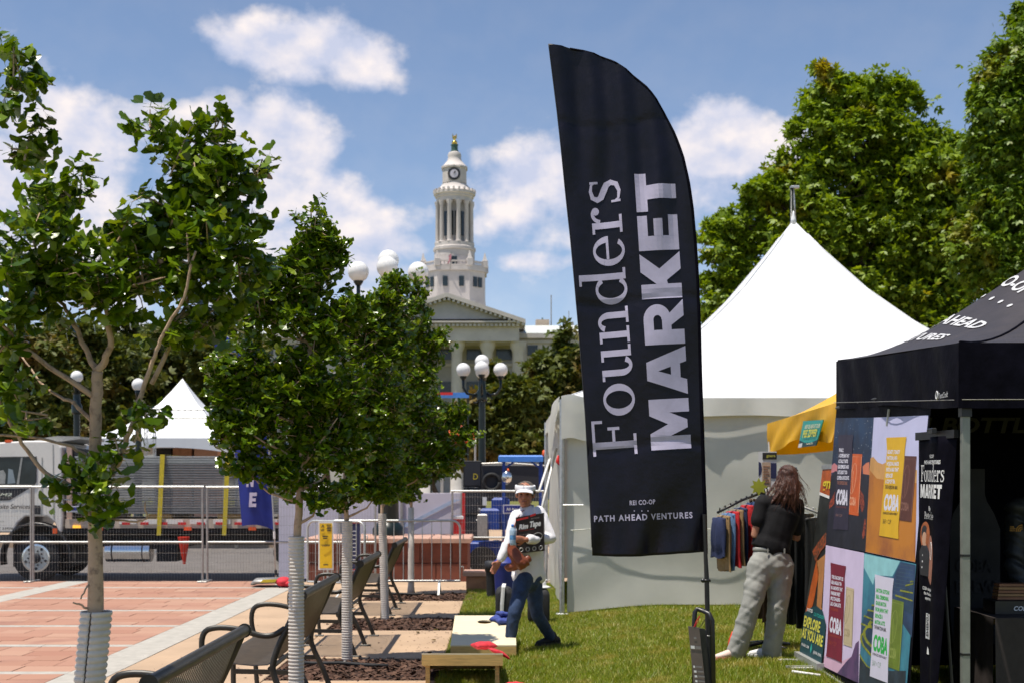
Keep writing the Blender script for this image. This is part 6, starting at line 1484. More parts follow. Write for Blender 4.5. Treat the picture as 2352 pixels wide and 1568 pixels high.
# ------------------------------------------------------------------ product banner on the left side of the canopy
def build_product_banner():
    top = Vector((2.79, 0, 2.30)); bot = Vector((2.625, 0, .15)); dv = (top-bot).normalized()
    n = Vector((-dv.z, 0, dv.x)).normalized()       # towards the walk
    p0 = bot
    yF, yN = 10.92, 8.48
    t = wthing('product_banner', 'large hanging cloth banner with four colourful chocolate bar pictures', 'banner', Vector((2.62, 9.7, .15)))
    zr = 5.5
    def c6(x, y): return ((2380+x/3.7333)/1.2653, (1180+y/3.7333)/1.2653)
    def c7(x, y): return ((2340+x/3.5315)/1.2653, (1540+y/3.5315)/1.2653)
    def wave(p): return .0015*math.sin(p.y*2.2+p.z*1.2)
    def R(px, lay=0):
        q = on_plane(px[0], px[1], p0, n); q.y = min(q.y, yF-.0) if px[0] < 1960 else q.y
        q.y = max(min(q.y, yF), yN); return q+n*(wave(q)+.0015+.0005*lay)
    def base(u, v): # whole cloth
        p = bot.lerp(top, v); p.y = yF+(yN-yF)*u; b = 0.10*smooth((.25-v)/.25)*u; p.z -= b; return p+n*wave(p)
    cloth = obj('cloth', MB().grid(base, 40, 40), M['black_cloth'], t, True)
    def quad_grid(name, pts, m, lay, nu=10, nv=10):
        A, B, C, D_ = [Vector(p) for p in pts]
        return obj(name, MB().grid(lambda u, v: R(tuple(A.lerp(B, u).lerp(D_.lerp(C, u), v)), lay), nu, nv), m, cloth, True)
    def poly(name, pts, m, lay, par=None): # convex-ish outline, ear-clipped
        vs = [R(p, lay) for p in pts]; bm = bmesh.new(); bv = [bm.verts.new(v) for v in vs]; bm.faces.new(bv); bmesh.ops.triangulate(bm, faces=bm.faces)
        me = bpy.data.meshes.new(name); bm.to_mesh(me); bm.free(); return link(name, me, m, par or cloth)
    def flat(name, c, var=.05, **k): return mat(name, c, .62, var, 6, **k)
    LX = 0
    # picture grounds (photo pixels of the crops)
    tl = [c6(176,125), c6(597,120), c6(505,1575), c6(76,1500)]; tr_ = [c6(597,120), c6(1192,95), c6(1050,1690), c6(502,1575)]
    bl = [c7(215,150), c7(607,230), c7(555,1567), c7(148,1370)]; br = [c7(607,230), c7(1145,345), c7(1040,1690), c7(555,1567)]
    quad_grid('night_picture', tl, mat('print_night', (.014,.045,.11), .6, .35, 2.2, col2=(.008,.012,.03), thr=.5), 1)
    quad_grid('dune_picture', tr_, flat('print_lavender', (.56,.56,.80), .03), 1)
    quad_grid('lilac_picture', bl, flat('print_lilac', (.66,.55,.76), .04), 1)
    quad_grid('terrace_picture', br, mat('print_teal', (.05,.24,.32), .6, .3, 2.5, col2=(.02,.09,.17), thr=.45), 1)
    # night: glow, black rocks, stars
    poly('glow', [c6(142,640), c6(172,612), c6(205,640), c6(208,700), c6(133,720)], flat('print_pink', (.55,.20,.22)), 2)
    poly('glow', [c6(476,650), c6(515,612), c6(548,600), c6(546,740), c6(480,730)], flat('print_peach', (.65,.20,.10)), 2)
    poly('rocks', [c6(125,760), c6(180,700), c6(480,735), c6(550,745), c6(508,1570), c6(78,1498)], flat('print_rock', (.012,.012,.022), .3), 3)
    ember = mat('print_ember', (.42,.07,.025), .6, .4, 60, col2=(.03,.01,.015), thr=.5)
    poly('lit_rock', [c6(98,1060), c6(150,980), c6(182,920), c6(170,1060), c6(120,1110)], ember, 4); poly('lit_rock', [c6(452,900), c6(488,960), c6(497,1090), c6(470,1150), c6(446,1060)], ember, 4); poly('lit_rock', [c6(500,1210), c6(515,1240), c6(505,1400), c6(478,1440), c6(472,1380)], ember, 4)
    r = random.Random(5); mb = MB()
    for _ in range(60):
        x, y = r.uniform(180,590), r.uniform(140,560); s_ = r.uniform(1.2,3.2)
        mb.add([R(c6(x-s_,y),2.5), R(c6(x,y-s_*1.4),2.5), R(c6(x+s_,y),2.5), R(c6(x,y+s_*1.4),2.5)], [(0,1,2,3)])
    obj('stars', mb, M['paper'], cloth, recalc=False)['kind'] = 'stuff'
    # dunes
    poly('dune', [c6(562,560), c6(590,545), c6(640,605), c6(690,625), c6(740,600), c6(1070,690), c6(1062,1000), c6(540,1000), c6(548,700)], mat('print_tan', (.62,.32,.10), .6, .12, 5), 2)
    poly('dune', [c6(555,690), c6(600,745), c6(630,780), c6(690,790), c6(1068,830), c6(1052,1688), c6(503,1573), c6(530,1000)], mat('print_ochre', (.55,.20,.02), .6, .22, 1.8, col2=(.30,.09,.03), thr=.42), 3)
    # lilac hill
    poly('hill', [c7(555,1130), c7(520,1160), c7(480,1290), c7(420,1350), c7(330,1465), c7(552,1567)], mat('print_purple', (.13,.06,.16), .6, .3, 5, col2=(.055,.035,.10), thr=.5), 2)
    poly('pink_ground', [c7(150,1360), c7(222,1260), c7(380,1340), c7(470,1300), c7(430,1340), c7(330,1463), c7(150,1375)], flat('print_rose', (.68,.42,.56)), 1.5)
    # terraces
    navy = flat('print_terrace', (.015,.045,.09), .3); lime = mat('print_lime', (.30,.30,.015), .6, .25, 20, col2=(.12,.16,.02), thr=.45); mint = flat('print_mint', (.28,.58,.62), .1)
    poly('mist', [c7(610,240), c7(980,315), c7(900,470), c7(720,460), c7(700,560), c7(605,380)], mint, 1.6)
    poly('stairs', [c7(985,325), c7(1140,355), c7(1100,1100), c7(880,760), c7(910,480)], flat('print_stair', (.02,.05,.12), .3), 2)
    for k in range(9): poly('stair_edge', [c7(975-10*k,345+38*k), c7(1118-4*k,368+40*k), c7(1118-4*k,373+40*k), c7(974-10*k,350+38*k)], flat('print_edge%d' % k, (.05,.10,.14)), 2.4)
    T = [((690,760),(735,770),(730,1000),(660,940)), ((650,810),(720,830),(715,1010),(600,960)), ((610,870),(700,910),(700,1050),(585,980)), ((580,950),(690,1000),(690,1200),(575,1090)), ((1040,560),(1118,545),(1112,660),(1035,640)), ((985,610),(1115,640),(1110,760),(980,700)), ((935,660),(1110,720),(1100,860),(930,760)), ((1090,520),(1120,520),(1118,560),(1088,560))]
    for k, q in enumerate(T):
        poly('terrace', [c7(*p) for p in q], navy, 3+k*.15); a, b = q[0], q[1]
        poly('terrace_edge', [c7(a[0]-6,a[1]+14), c7(a[0],a[1]-4), c7(b[0],b[1]-5), c7(b[0],b[1]+9)], lime, 4.4+k*.05)
    def band(name, pts, w, m, lay): 
        st = stroke(pts, [w]*len(pts)); mb = MB()
        for q in st: mb.add([R(c7(*p), lay) for p in q], [(0,1,2,3)])
        return obj(name, mb, m, cloth, recalc=False)
    poly('terrace', [c7(620,960), c7(690,920), c7(690,1260), c7(640,1240), c7(575,1150), c7(575,1060)], navy, 4.5)
    band('terrace_edge', [(690,930),(665,960),(670,1000)], 34, lime, 5); band('terrace_edge', [(692,985),(640,990),(612,1030),(615,1090),(640,1140),(690,1190)], 26, lime, 5.05); band('terrace_edge', [(610,1050),(582,1075),(578,1120),(600,1180),(690,1290)], 20, lime, 5.1); band('terrace_edge', [(566,1270),(590,1320),(640,1390),(690,1420)], 12, lime, 5.15)
    poly('ground', [c7(566,1290), c7(680,1440), c7(1040,1440), c7(1030,1640), c7(556,1565)], flat('print_dark', (.018,.03,.045), .4), 4.2)
    # wrapped bars and unwrapped chocolate
    def wrapper(name, pts, m, lay): 
        n_ = len(pts); return poly(name, pts, m, lay)
    def choc(pts, m, m2, word, wq, oc, C):
        b = poly('chocolate_bar', pts, m, 6); cx_ = [sum(p[i] for p in pts)/len(pts) for i in (0,1)]
        inner = [tuple(Vector(p).lerp(Vector(cx_), .09)) for p in pts]; st = stroke(inner+[inner[0]], [1.0]*(len(inner)+1)); mb = MB()
        for q in st: mb.add([R(p, 6.6) for p in q], [(0,1,2,3)])
        (ox, oy, orx, ory) = oc; ell = [C(ox+orx*math.cos(a)+ory*.13*math.sin(-a), oy+ory*math.sin(a)) for a in [k*PI/12 for k in range(25)]]
        for q in stroke(ell, [1.0]*25): mb.add([R(p, 6.8) for p in q], [(0,1,2,3)])
        for q in stroke([C(ox-orx*.3, oy+ory*.9), C(ox-orx*.1, oy-ory*.2), C(ox+orx*.1, oy-ory*.5)], [.9]*3): mb.add([R(p, 6.8) for p in q], [(0,1,2,3)])
        obj('embossed_line', mb, m2, b, recalc=False)
        ptext(word, wq, m2, 6.8, b)
        return b
    def ptext(s, q, m, lay, par, bold=.03):   # q: bottom-left, bottom-right, top-left in photo pixels
        a, b, c = [Vector(p) for p in q]; vs, fs = text_polys(s, 1.0, bold); x0 = min(v[0] for v in vs); x1 = max(v[0] for v in vs)
        mb = MB().add([R(tuple(a+(b-a)*((x-x0)/(x1-x0))+(c-a)*(y/.729)), lay) for x, y in vs], fs)
        return obj('lettering', mb, m, par, recalc=False)
    mW = flat('print_white', (.72,.70,.80), .02); mK = flat('print_black', (.02,.015,.01)); mG = flat('print_green', (.02,.42,.06)); mBr = flat('print_brown', (.20,.06,.03)); mRd = flat('print_dim_red', (.35,.05,.02))
    choc([c6(367,513), c6(475,516), c6(432,1187), c6(325,1168)], mat('choc_orange', (.62,.11,.02), .5, .12, 8), flat('emb1', (.80,.38,.22)), 'COBA', (c6(338,1065), c6(404,1072), c6(342,975)), (378,780,28,165), c6)
    choc([c6(935,535), c6(1068,540), c6(1013,1250), c6(880,1232)], mat('choc_brown', (.10,.028,.018), .5, .15, 8), flat('emb2', (.26,.12,.09)), 'COBA', (c6(890,1120), c6(982,1132), c6(898,1030)), (948,815,34,180), c6)
    choc([c7(425,575), c7(505,600), c7(485,1200), c7(395,1170)], mat('choc_cream', (.58,.47,.30), .5, .08, 8), flat('emb3', (.40,.31,.18)), 'COBA', (c7(402,1080), c7(465,1095), c7(408,1000)), (436,810,24,145), c7)
    choc([c7(900,700), c7(1022,735), c7(975,1445), c7(860,1400)], mat('choc_green', (.14,.20,.02), .5, .15, 8), flat('emb4', (.30,.36,.08)), 'COBA', (c7(872,1300), c7(940,1320), c7(882,1195)), (915,990,32,170), c7)
    w1 = wrapper('wrapper', [c6(217,312), c6(300,306), c6(382,310), c6(370,400), c6(372,520), c6(328,1190), c6(322,1340), c6(240,1335), c6(160,1330), c6(182,1080), c6(222,420)], flat('wrap_plum', (.028,.022,.045), .15), 8)
    w2 = wrapper('wrapper', [c6(737,338), c6(850,333), c6(958,330), c6(942,450), c6(936,560), c6(872,1300), c6(873,1437), c6(765,1418), c6(660,1400), c6(672,1280), c6(705,900), c6(745,480)], flat('wrap_yellow', (.72,.42,.012), .05), 8)
    w3 = wrapper('wrapper', [c7(267,330), c7(345,350), c7(424,367), c7(408,480), c7(410,560), c7(385,1230), c7(380,1358), c7(300,1320), c7(220,1290), c7(232,1150), c7(268,480)], flat('wrap_maroon', (.19,.008,.03), .1), 8)
    w4 = wrapper('wrapper', [c7(722,450), c7(820,475), c7(920,493), c7(905,620), c7(902,720), c7(862,1350), c7(858,1567), c7(760,1530), c7(672,1495), c7(685,1300), c7(728,620)], flat('wrap_white', (.66,.62,.74), .03), 8)
    def lines(C, L_, x0, y0, dx, dy, h, wds, m, par, slope):
        for k, s in enumerate(L_):
            x = x0+dx*k; y = y0+dy*k; w = wds[k]; ptext(s, (C(x, y+h), C(x+w, y+h+w*slope), C(x+h*.06, y)), m, 9, par, .045)
    lines(c6, ['FINALLY,','A COFFEE BAR THAT','ACTUALLY TASTES','LIKE ESPRESSO AND','ACTS LIKE IT TOO-','COFFEE & CHOCOLATE.'], 228, 452, -4.6, 60, 38, [48,112,102,116,106,130], mW, w1, .02)
    ptext('THE ESPRESSO BAR.', (c6(205,842), c6(316,850), c6(208,806)), flat('print_ochre2', (.30,.12,.08)), 9, w1); ptext('COBA', (c6(190,1050), c6(315,1062), c6(205,895)), mW, 9, w1, .05); ptext('ENERGIZE RESPONSIBLY', (c6(190,1095), c6(308,1105), c6(192,1076)), flat('dimred', (.16,.05,.05)), 9, w1); ptext('BAR = CUP', (c6(190,1190), c6(258,1196), c6(193,1160)), flat('dimpeach', (.3,.16,.14)), 9, w1, .0)
    lines(c6, ['ROASTY, TOASTY','MATCHA, AKA','HOJICHA, MADE','INTO A BAR THAT','REPLACES','A CUP OF TEA.'], 752, 470, -5, 64, 42, [136,112,132,136,74,108], mW, w2, .01)
    ptext('THE HOJICHA BAR.', (c6(724,890), c6(862,898), c6(728,852)), mK, 9, w2); ptext('COBA', (c6(706,1112), c6(872,1126), c6(724,948)), mW, 9, w2, .05); ptext('ENERGIZE RESPONSIBLY', (c6(702,1165), c6(860,1178), c6(705,1142)), mK, 9, w2, .02); ptext('BAR = CUP', (c6(700,1268), c6(790,1275), c6(704,1218)), mK, 9, w2, .0)
    lines(c7, ["THIS CHAI DON'T LIE.",'REAL MASALA TEA','IN A BAR WITH THAT','FAMILIAR SWEET','SPICE TEA BLEND-','LIKE A CHAI LATTE.'], 277, 455, -2.6, 55, 36, [120,104,116,96,100,108], mW, w3, .22)
    ptext('THE CHAI BAR.', (c7(265,815), c7(345,835), c7(266,785)), mRd, 9, w3); ptext('COBA', (c7(252,1028), c7(376,1070), c7(262,880)), mW, 9, w3, .05); ptext('ENERGIZE RESPONSIBLY', (c7(250,1080), c7(372,1112), c7(251,1060)), mRd, 9, w3, .02); ptext('BAR = CUP', (c7(248,1165), c7(325,1190), c7(250,1120)), mRd, 9, w3, .0)
    lines(c7, ['MATCHA GOTCHA?','REAL CEREMONIAL','GRADE MATCHA','FROM JAPAN THAT','REPLACES A','MATCHA LATTE.'], 738, 590, -3, 65, 40, [136,132,112,132,80,106], mG, w4, .22)
    ptext('THE MATCHA BAR.', (c7(718,1005), c7(842,1042), c7(720,968)), mK, 9, w4); ptext('COBA', (c7(704,1220), c7(852,1275), c7(716,1062)), mG, 9, w4, .05); ptext('ENERGIZE RESPONSIBLY', (c7(702,1275), c7(846,1325), c7(703,1250)), mK, 9, w4, .01); ptext('BAR = CUP', (c7(700,1385), c7(785,1415), c7(704,1325)), flat('dimgreen', (.3,.4,.32)), 9, w4, .0)
    # rod, tie and bottom bar
    obj('top_rod', MB().tube([(2.80,10.95,2.31),(2.80,8.4,2.31)], .014, 8), M['black_metal'], t, True)
    obj('bottom_bar', MB().tube([(2.62,10.93,.14),(2.62,8.46,.10)], .014, 8), M['galv'], t, True)
    a = R(c6(768,30), 4); b = R(c6(745,215), 4); obj('tie_strap', MB().tube([a, b], [(.012,.003)]*2, 6), M['galv'], t)
    for y in (10.85, 8.6): obj('stand_foot', MB().bar((2.35,y,lawn_z(2.4,y)+.02), (2.95,y,lawn_z(2.8,y)+.02), .03, .02), M['galv'], t); 
    obj('stand_pole', MB().tube([(2.66,10.86,lawn_z(2.7,10.9)), (2.66,10.86,.4)], .02, 8), M['galv'], t, True)
build_product_banner()
# ------------------------------------------------------------------ narrow black banner beside the canopy leg
def build_narrow_banner():
    TL, TR, BL, BR = Vector((2.70,8.45,1.965)), Vector((2.776,8.0,1.965)), Vector((2.715,8.45,.14)), Vector((2.66,8.05,.10))
    def S(u, v, off=0): # u 0..1 far->near, v 0..1 up
        p = BL.lerp(BR, u).lerp(TL.lerp(TR, u), v); p.x -= .03*math.sin(PI*u)*(.4+.6*v)*1.0+.02*math.sin(9*u+2*v)*(1-.6*v)+off; p.y -= off*.3; return p
    t = wthing('narrow_banner', 'narrow black Founders Market banner beside the grey canopy leg', 'banner', Vector((2.70,8.22,.1)))
    b = obj('cloth', MB().grid(S, 20, 40), M['black_cloth'], t, True); so = b.modifiers.new('cloth','SOLIDIFY'); so.thickness = .002
    obj('top_bar', MB().bar(S(-.01,1.0)+Vector((-.01,0,.01)), S(1.01,1.0)+Vector((-.01,0,.01)), .03, .05), M['black_metal'], t); obj('clip', MB().bevbox(S(.58,1.0)+Vector((-.02,0,.035)), (.03,.10,.035), .006), M['black_metal'], t)
    Wd, Hh = .455, 1.85
    def pl(u0, v0): return lambda u, v, k=0: S(u0+u/Wd, v0+v/Hh, .004+.0001*(k % 9))
    wp = mat('banner_print', (.75,.74,.74), .6, .04, 9)
    def vy(y): return 1-(y-1003)/ (1568-1003)*.83     # photo row -> v
    text_obj('lettering', 'REI CO-OP', pl(.40,vy(1052)), wp, b, width=.08, height=.022, bold=.02); text_obj('lettering', 'PATH AHEAD VENTURES', pl(.20,vy(1066)), wp, b, width=.25, height=.024, bold=.03)
    for u in (.46, .53): obj('print_dot', MB().tube([S(u,vy(1059),.004), S(u,vy(1059),.005)], .004, 6), wp, b)
    glyph_text('lettering', 'Founders', serif_glyph, pl(.10,vy(1107)), .335, .105, wp, b, gap=0, split=.02)
    glyph_text('lettering', 'MARKET', block_glyph, pl(.09,vy(1146)), .325, .088, wp, b, gap=.2, split=.02)
    text_obj('lettering', 'By', pl(.36,vy(1175)), wp, b, width=.04, height=.03, bold=.01)
    glyph_text('lettering', 'Pete', serif_glyph, pl(.22,vy(1195)), .085, .045, wp, b, gap=0); glyph_text('lettering', 'r', serif_glyph, pl(.42,vy(1195)), .018, .045, wp, b, gap=0); glyph_text('lettering', 'Lee', serif_glyph, pl(.48,vy(1195)), .065, .045, wp, b, gap=0)
    def oval(name, u, v, ru, rv, m, off, par=b):
        return obj(name, MB().add([S(u+ru*math.cos(a), v+rv*math.sin(a), off) for a in [k*PI/12 for k in range(24)]], [tuple(range(24))]), m, par, recalc=False)
    oval('portrait_backdrop', .26, vy(1236), .16, .05, mat('print_rust', (.36,.10,.03), .6, .3, 20), .004)
    oval('disc', .48, vy(1290), .17, .085, mat('print_clay', (.36,.15,.10), .6, .1, 9), .0045)
    oval('hair', .24, vy(1230), .095, .028, M['ink'], .006); oval('face', .24, vy(1244), .07, .026, mat('print_skin', (.52,.30,.20), .6), .0068)
    obj('jacket', MB().add([S(u, v, .0062) for u, v in ((.07,vy(1275)),(.17,vy(1258)),(.32,vy(1258)),(.44,vy(1275)),(.40,vy(1330)),(.12,vy(1330)))], [(0,1,2,3,4,5)]), M['ink'], b, recalc=False)
    for u, y in ((.2,1282),(.33,1282),(.19,1297),(.18,1311),(.31,1311)): oval('button', u, vy(y), .014, .0035, wp, .007)
    obj('emblem', MB().tube([S(.52+.06*math.cos(a), vy(1268)+.030*math.sin(a), .006) for a in [k*PI/9 for k in range(19)]], .002, 4), wp, b); text_obj('lettering', 'COBA', pl(.36,vy(1310)), wp, b, width=.085, height=.03, bold=.02)
    for k, s in enumerate(('COBA reimagines','the ritual as an','experience.')): text_obj('lettering', s, pl(.2+.04*k,vy(1363+11*k)), wp, b, width=(.15,.14,.10)[k], height=.022, bold=.01)
    obj('bar_print', MB().grid(lambda u, v: S(.32+.13*u, vy(1476)+(vy(1417)-vy(1476))*v, .005), 3, 6), wp, b, recalc=False); text_obj('lettering', 'ENERGY', lambda u, v: S(.345+v/Wd*1.0, vy(1470)+u/Hh, .008), M['ink'], b, width=.15, height=.035, bold=.03)
    obj('drop_print', MB().add([S(.36,vy(1512),.005), S(.44,vy(1512),.005), S(.42,vy(1500),.005), S(.38,vy(1494),.005)], [(0,1,2,3)]), wp, b, recalc=False)
    obj('stand', MB().tube([S(.3,1)+Vector((.04,0,.02)), Vector((2.86,8.25,0.05))], .012, 8).bar((2.6,8.25,.03),(2.98,8.25,.03),.03,.02), M['black_metal'], t, True, 40)
build_narrow_banner()

def build_stall_table():
    t = wthing('stall_table', 'table under a black cloth inside the black canopy', 'table', Vector((4.1,8.75,.08)))
    x0, x1, y0, y1, zt = 3.17, 5.4, 8.42, 9.15, .80
    obj('table_top', MB().bevbox(((x0+x1)/2,(y0+y1)/2,zt-.02),(x1-x0-.02,y1-y0-.02,.04),.005), M['pine'], t)
    brown = mat('table_cloth', (.035,.026,.024), .75, .12, 12, .2, 40)
    def f(u, v):
        return (x0+(x1-x0)*u+.012*math.sin(u*40)*v, y0-.01-.02*v+.015*math.sin(u*31)*v, zt+.004-(zt-.09)*v)
    obj('cloth_front', MB().grid(f, 60, 6), brown, t, True); obj('cloth_side', MB().grid(lambda u, v: (x0-.008-.015*v+.012*math.sin(u*20)*v, y1+(y0-y1)*u, zt+.004-(zt-.09)*v), 24, 6), brown, t, True)
    obj('cloth_top', MB().box(((x0+x1)/2,(y0+y1)/2,zt+.004),(x1-x0+.01,y1-y0+.01,.006)), brown, t)
    for x in (x0+.1, x1-.1):
        for y in (y0+.08, y1-.08): obj('leg', MB().tube([(x,y,.06),(x,y,zt-.03)], .015, 8), M['galv'], t)
    a = P(2298,1400,8.6); bx = wthing('display_box', 'black display box lettered COBA on the stall table', 'box', Vector((a.x+.12,8.72,zt+.01)))
    obj('tray', MB().bevbox((a.x+.16,8.72,zt+.055),(.38,.22,.09),.004), M['black_metal'], bx); text_obj('lettering', 'COBA', lambda u, v: Vector((a.x+.09+u,8.605,zt+.035+v)), M['paper'], bx, width=.11, height=.03, bold=.03, shear=.2)
    for k in range(5):
        o = obj('chocolate_bar', MB().bevbox((a.x+.12+.003*k,8.70,zt+.112+.022*k),(.24,.10,.018),.003), mat('bar_wrap%d' % k, (.30,.16,.07) if k % 2 else (.24,.10,.05), .5), None)
        tag(o, ('lowest','second lowest','middle','second highest','topmost')[k]+' brown chocolate bar of the pile on the display box', 'chocolate bar', 'chocolate bars piled on the table')
    pp = obj('leaflet', MB().box((3.42,8.72,zt+.009),(.16,.11,.002), rz=.3), M['panel_white'], None); tag(pp, 'pale leaflet lying on the stall table by the canopy leg', 'leaflet')
build_stall_table()

# ------------------------------------------------------------------ yellow canopy, teal sign
def build_yellow():
    x0, x1, y0, y1 = 2.99, 6.0, 11.65, 14.7
    t = wthing('pop_up_canopy', 'bright yellow pop-up canopy behind the product banner', 'canopy', Vector((4.5,13.2,.13)))
    E = [Vector((x0,y0,2.40)), Vector((x1,y0,2.40)), Vector((x1,y1,2.36)), Vector((x0,y1,2.36))]; pk = Vector((4.5,13.2,3.3))
    mb = MB()
    for i in range(4):
        a, b = E[i], E[(i+1)%4]
        def f(u, v, a=a, b=b):
            e = a.lerp(b, u); p = e.lerp(pk, v); m = (1-abs(2*u-1))**.8; p.z = e.z+(pk.z-e.z)*((1-m)*v**1.7+m*v**1.05); return p
        mb.grid(f, 16, 12)
    obj('roof', mb, M['yellow_cloth'], t, True, 50)
    N4 = [(0,-1,0),(1,0,0),(0,1,0),(-1,0,0)]
    for i in range(4):
        a, b = E[i], E[(i+1)%4]; n = Vector(N4[i])
        def f(u, v, a=a, b=b, n=n, i=i):
            p = a.lerp(b, u)+n*(.015+.03*math.sin(u*8+i*2)*v+.02*math.sin(u*21+5*v)*v); p.z -= (.30+.05*math.sin(u*7+1))*v; return p
        obj('valance', MB().grid(f, 40, 8), M['yellow_cloth'], t, True)
    for p in E:
        ix = .05 if p.x < 4 else -.05; iy = .05 if p.y < 13 else -.05; obj('leg', MB().box((p.x+ix-.04,p.y+iy,1.2),(.04,.04,2.2)), M['paper'], t)
    pl0 = Vector((x0-.06,0,0)); n = Vector((-1,0,0)); R = lambda x, y, off=0: on_plane(x, y, pl0-Vector((off,0,0)), n)
    s = wthing('hanging_notice', 'teal notice hung on the yellow canopy valance', 'sign', R(1862,1024))
    A, B, C, D_ = Vector((1845,966)), Vector((1891,963)), Vector((1874,1022)), Vector((1833,1027))
    fp = lambda u, v: tuple(A.lerp(B, u).lerp(D_.lerp(C, u), v))
    bd = obj('board', MB().prism([R(*fp(u, v)) for u, v in ((0,0),(1,0),(1,1),(0,1))], (0,0,0), (.008,0,0)), M['teal'], s)
    obj('lower_band', MB().add([R(*fp(u, v), .004) for u, v in ((0,.72),(.3,.84),(.7,.86),(1,.76),(1,1),(0,1))], [tuple(range(6))]), M['dark_teal'], bd, recalc=False)
    mw = mat('notice_print', (.80,.78,.55), .6); my = mat('notice_yellow', (.72,.70,.12), .6)
    def ln(txt, u0, u1, v0, v1, m, bold=.03): # v0 bottom v1 top
        vs, fs = text_polys(txt, 1.0, bold); xa = min(v[0] for v in vs); xb = max(v[0] for v in vs)
        obj('lettering', MB().add([R(*fp(u0+(u1-u0)*(x-xa)/(xb-xa), v0+(v1-v0)*y/.729), .006) for x, y in vs], fs), m, bd, recalc=False)
    ln('ASK US ABOUT OUR', .14, .92, .30, .14, mw); ln('PEE ZIPPER', .12, .86, .62, .34, my, .04); ln('GNARA.COM', .42, .78, .93, .86, mw)
    obj('corner_code_patch', MB().add([R(*fp(u, v), .005) for u, v in ((0,.86),(.2,.84),(.2,1),(0,1))], [(0,1,2,3)]), M['paper'], bd, recalc=False)
build_yellow()

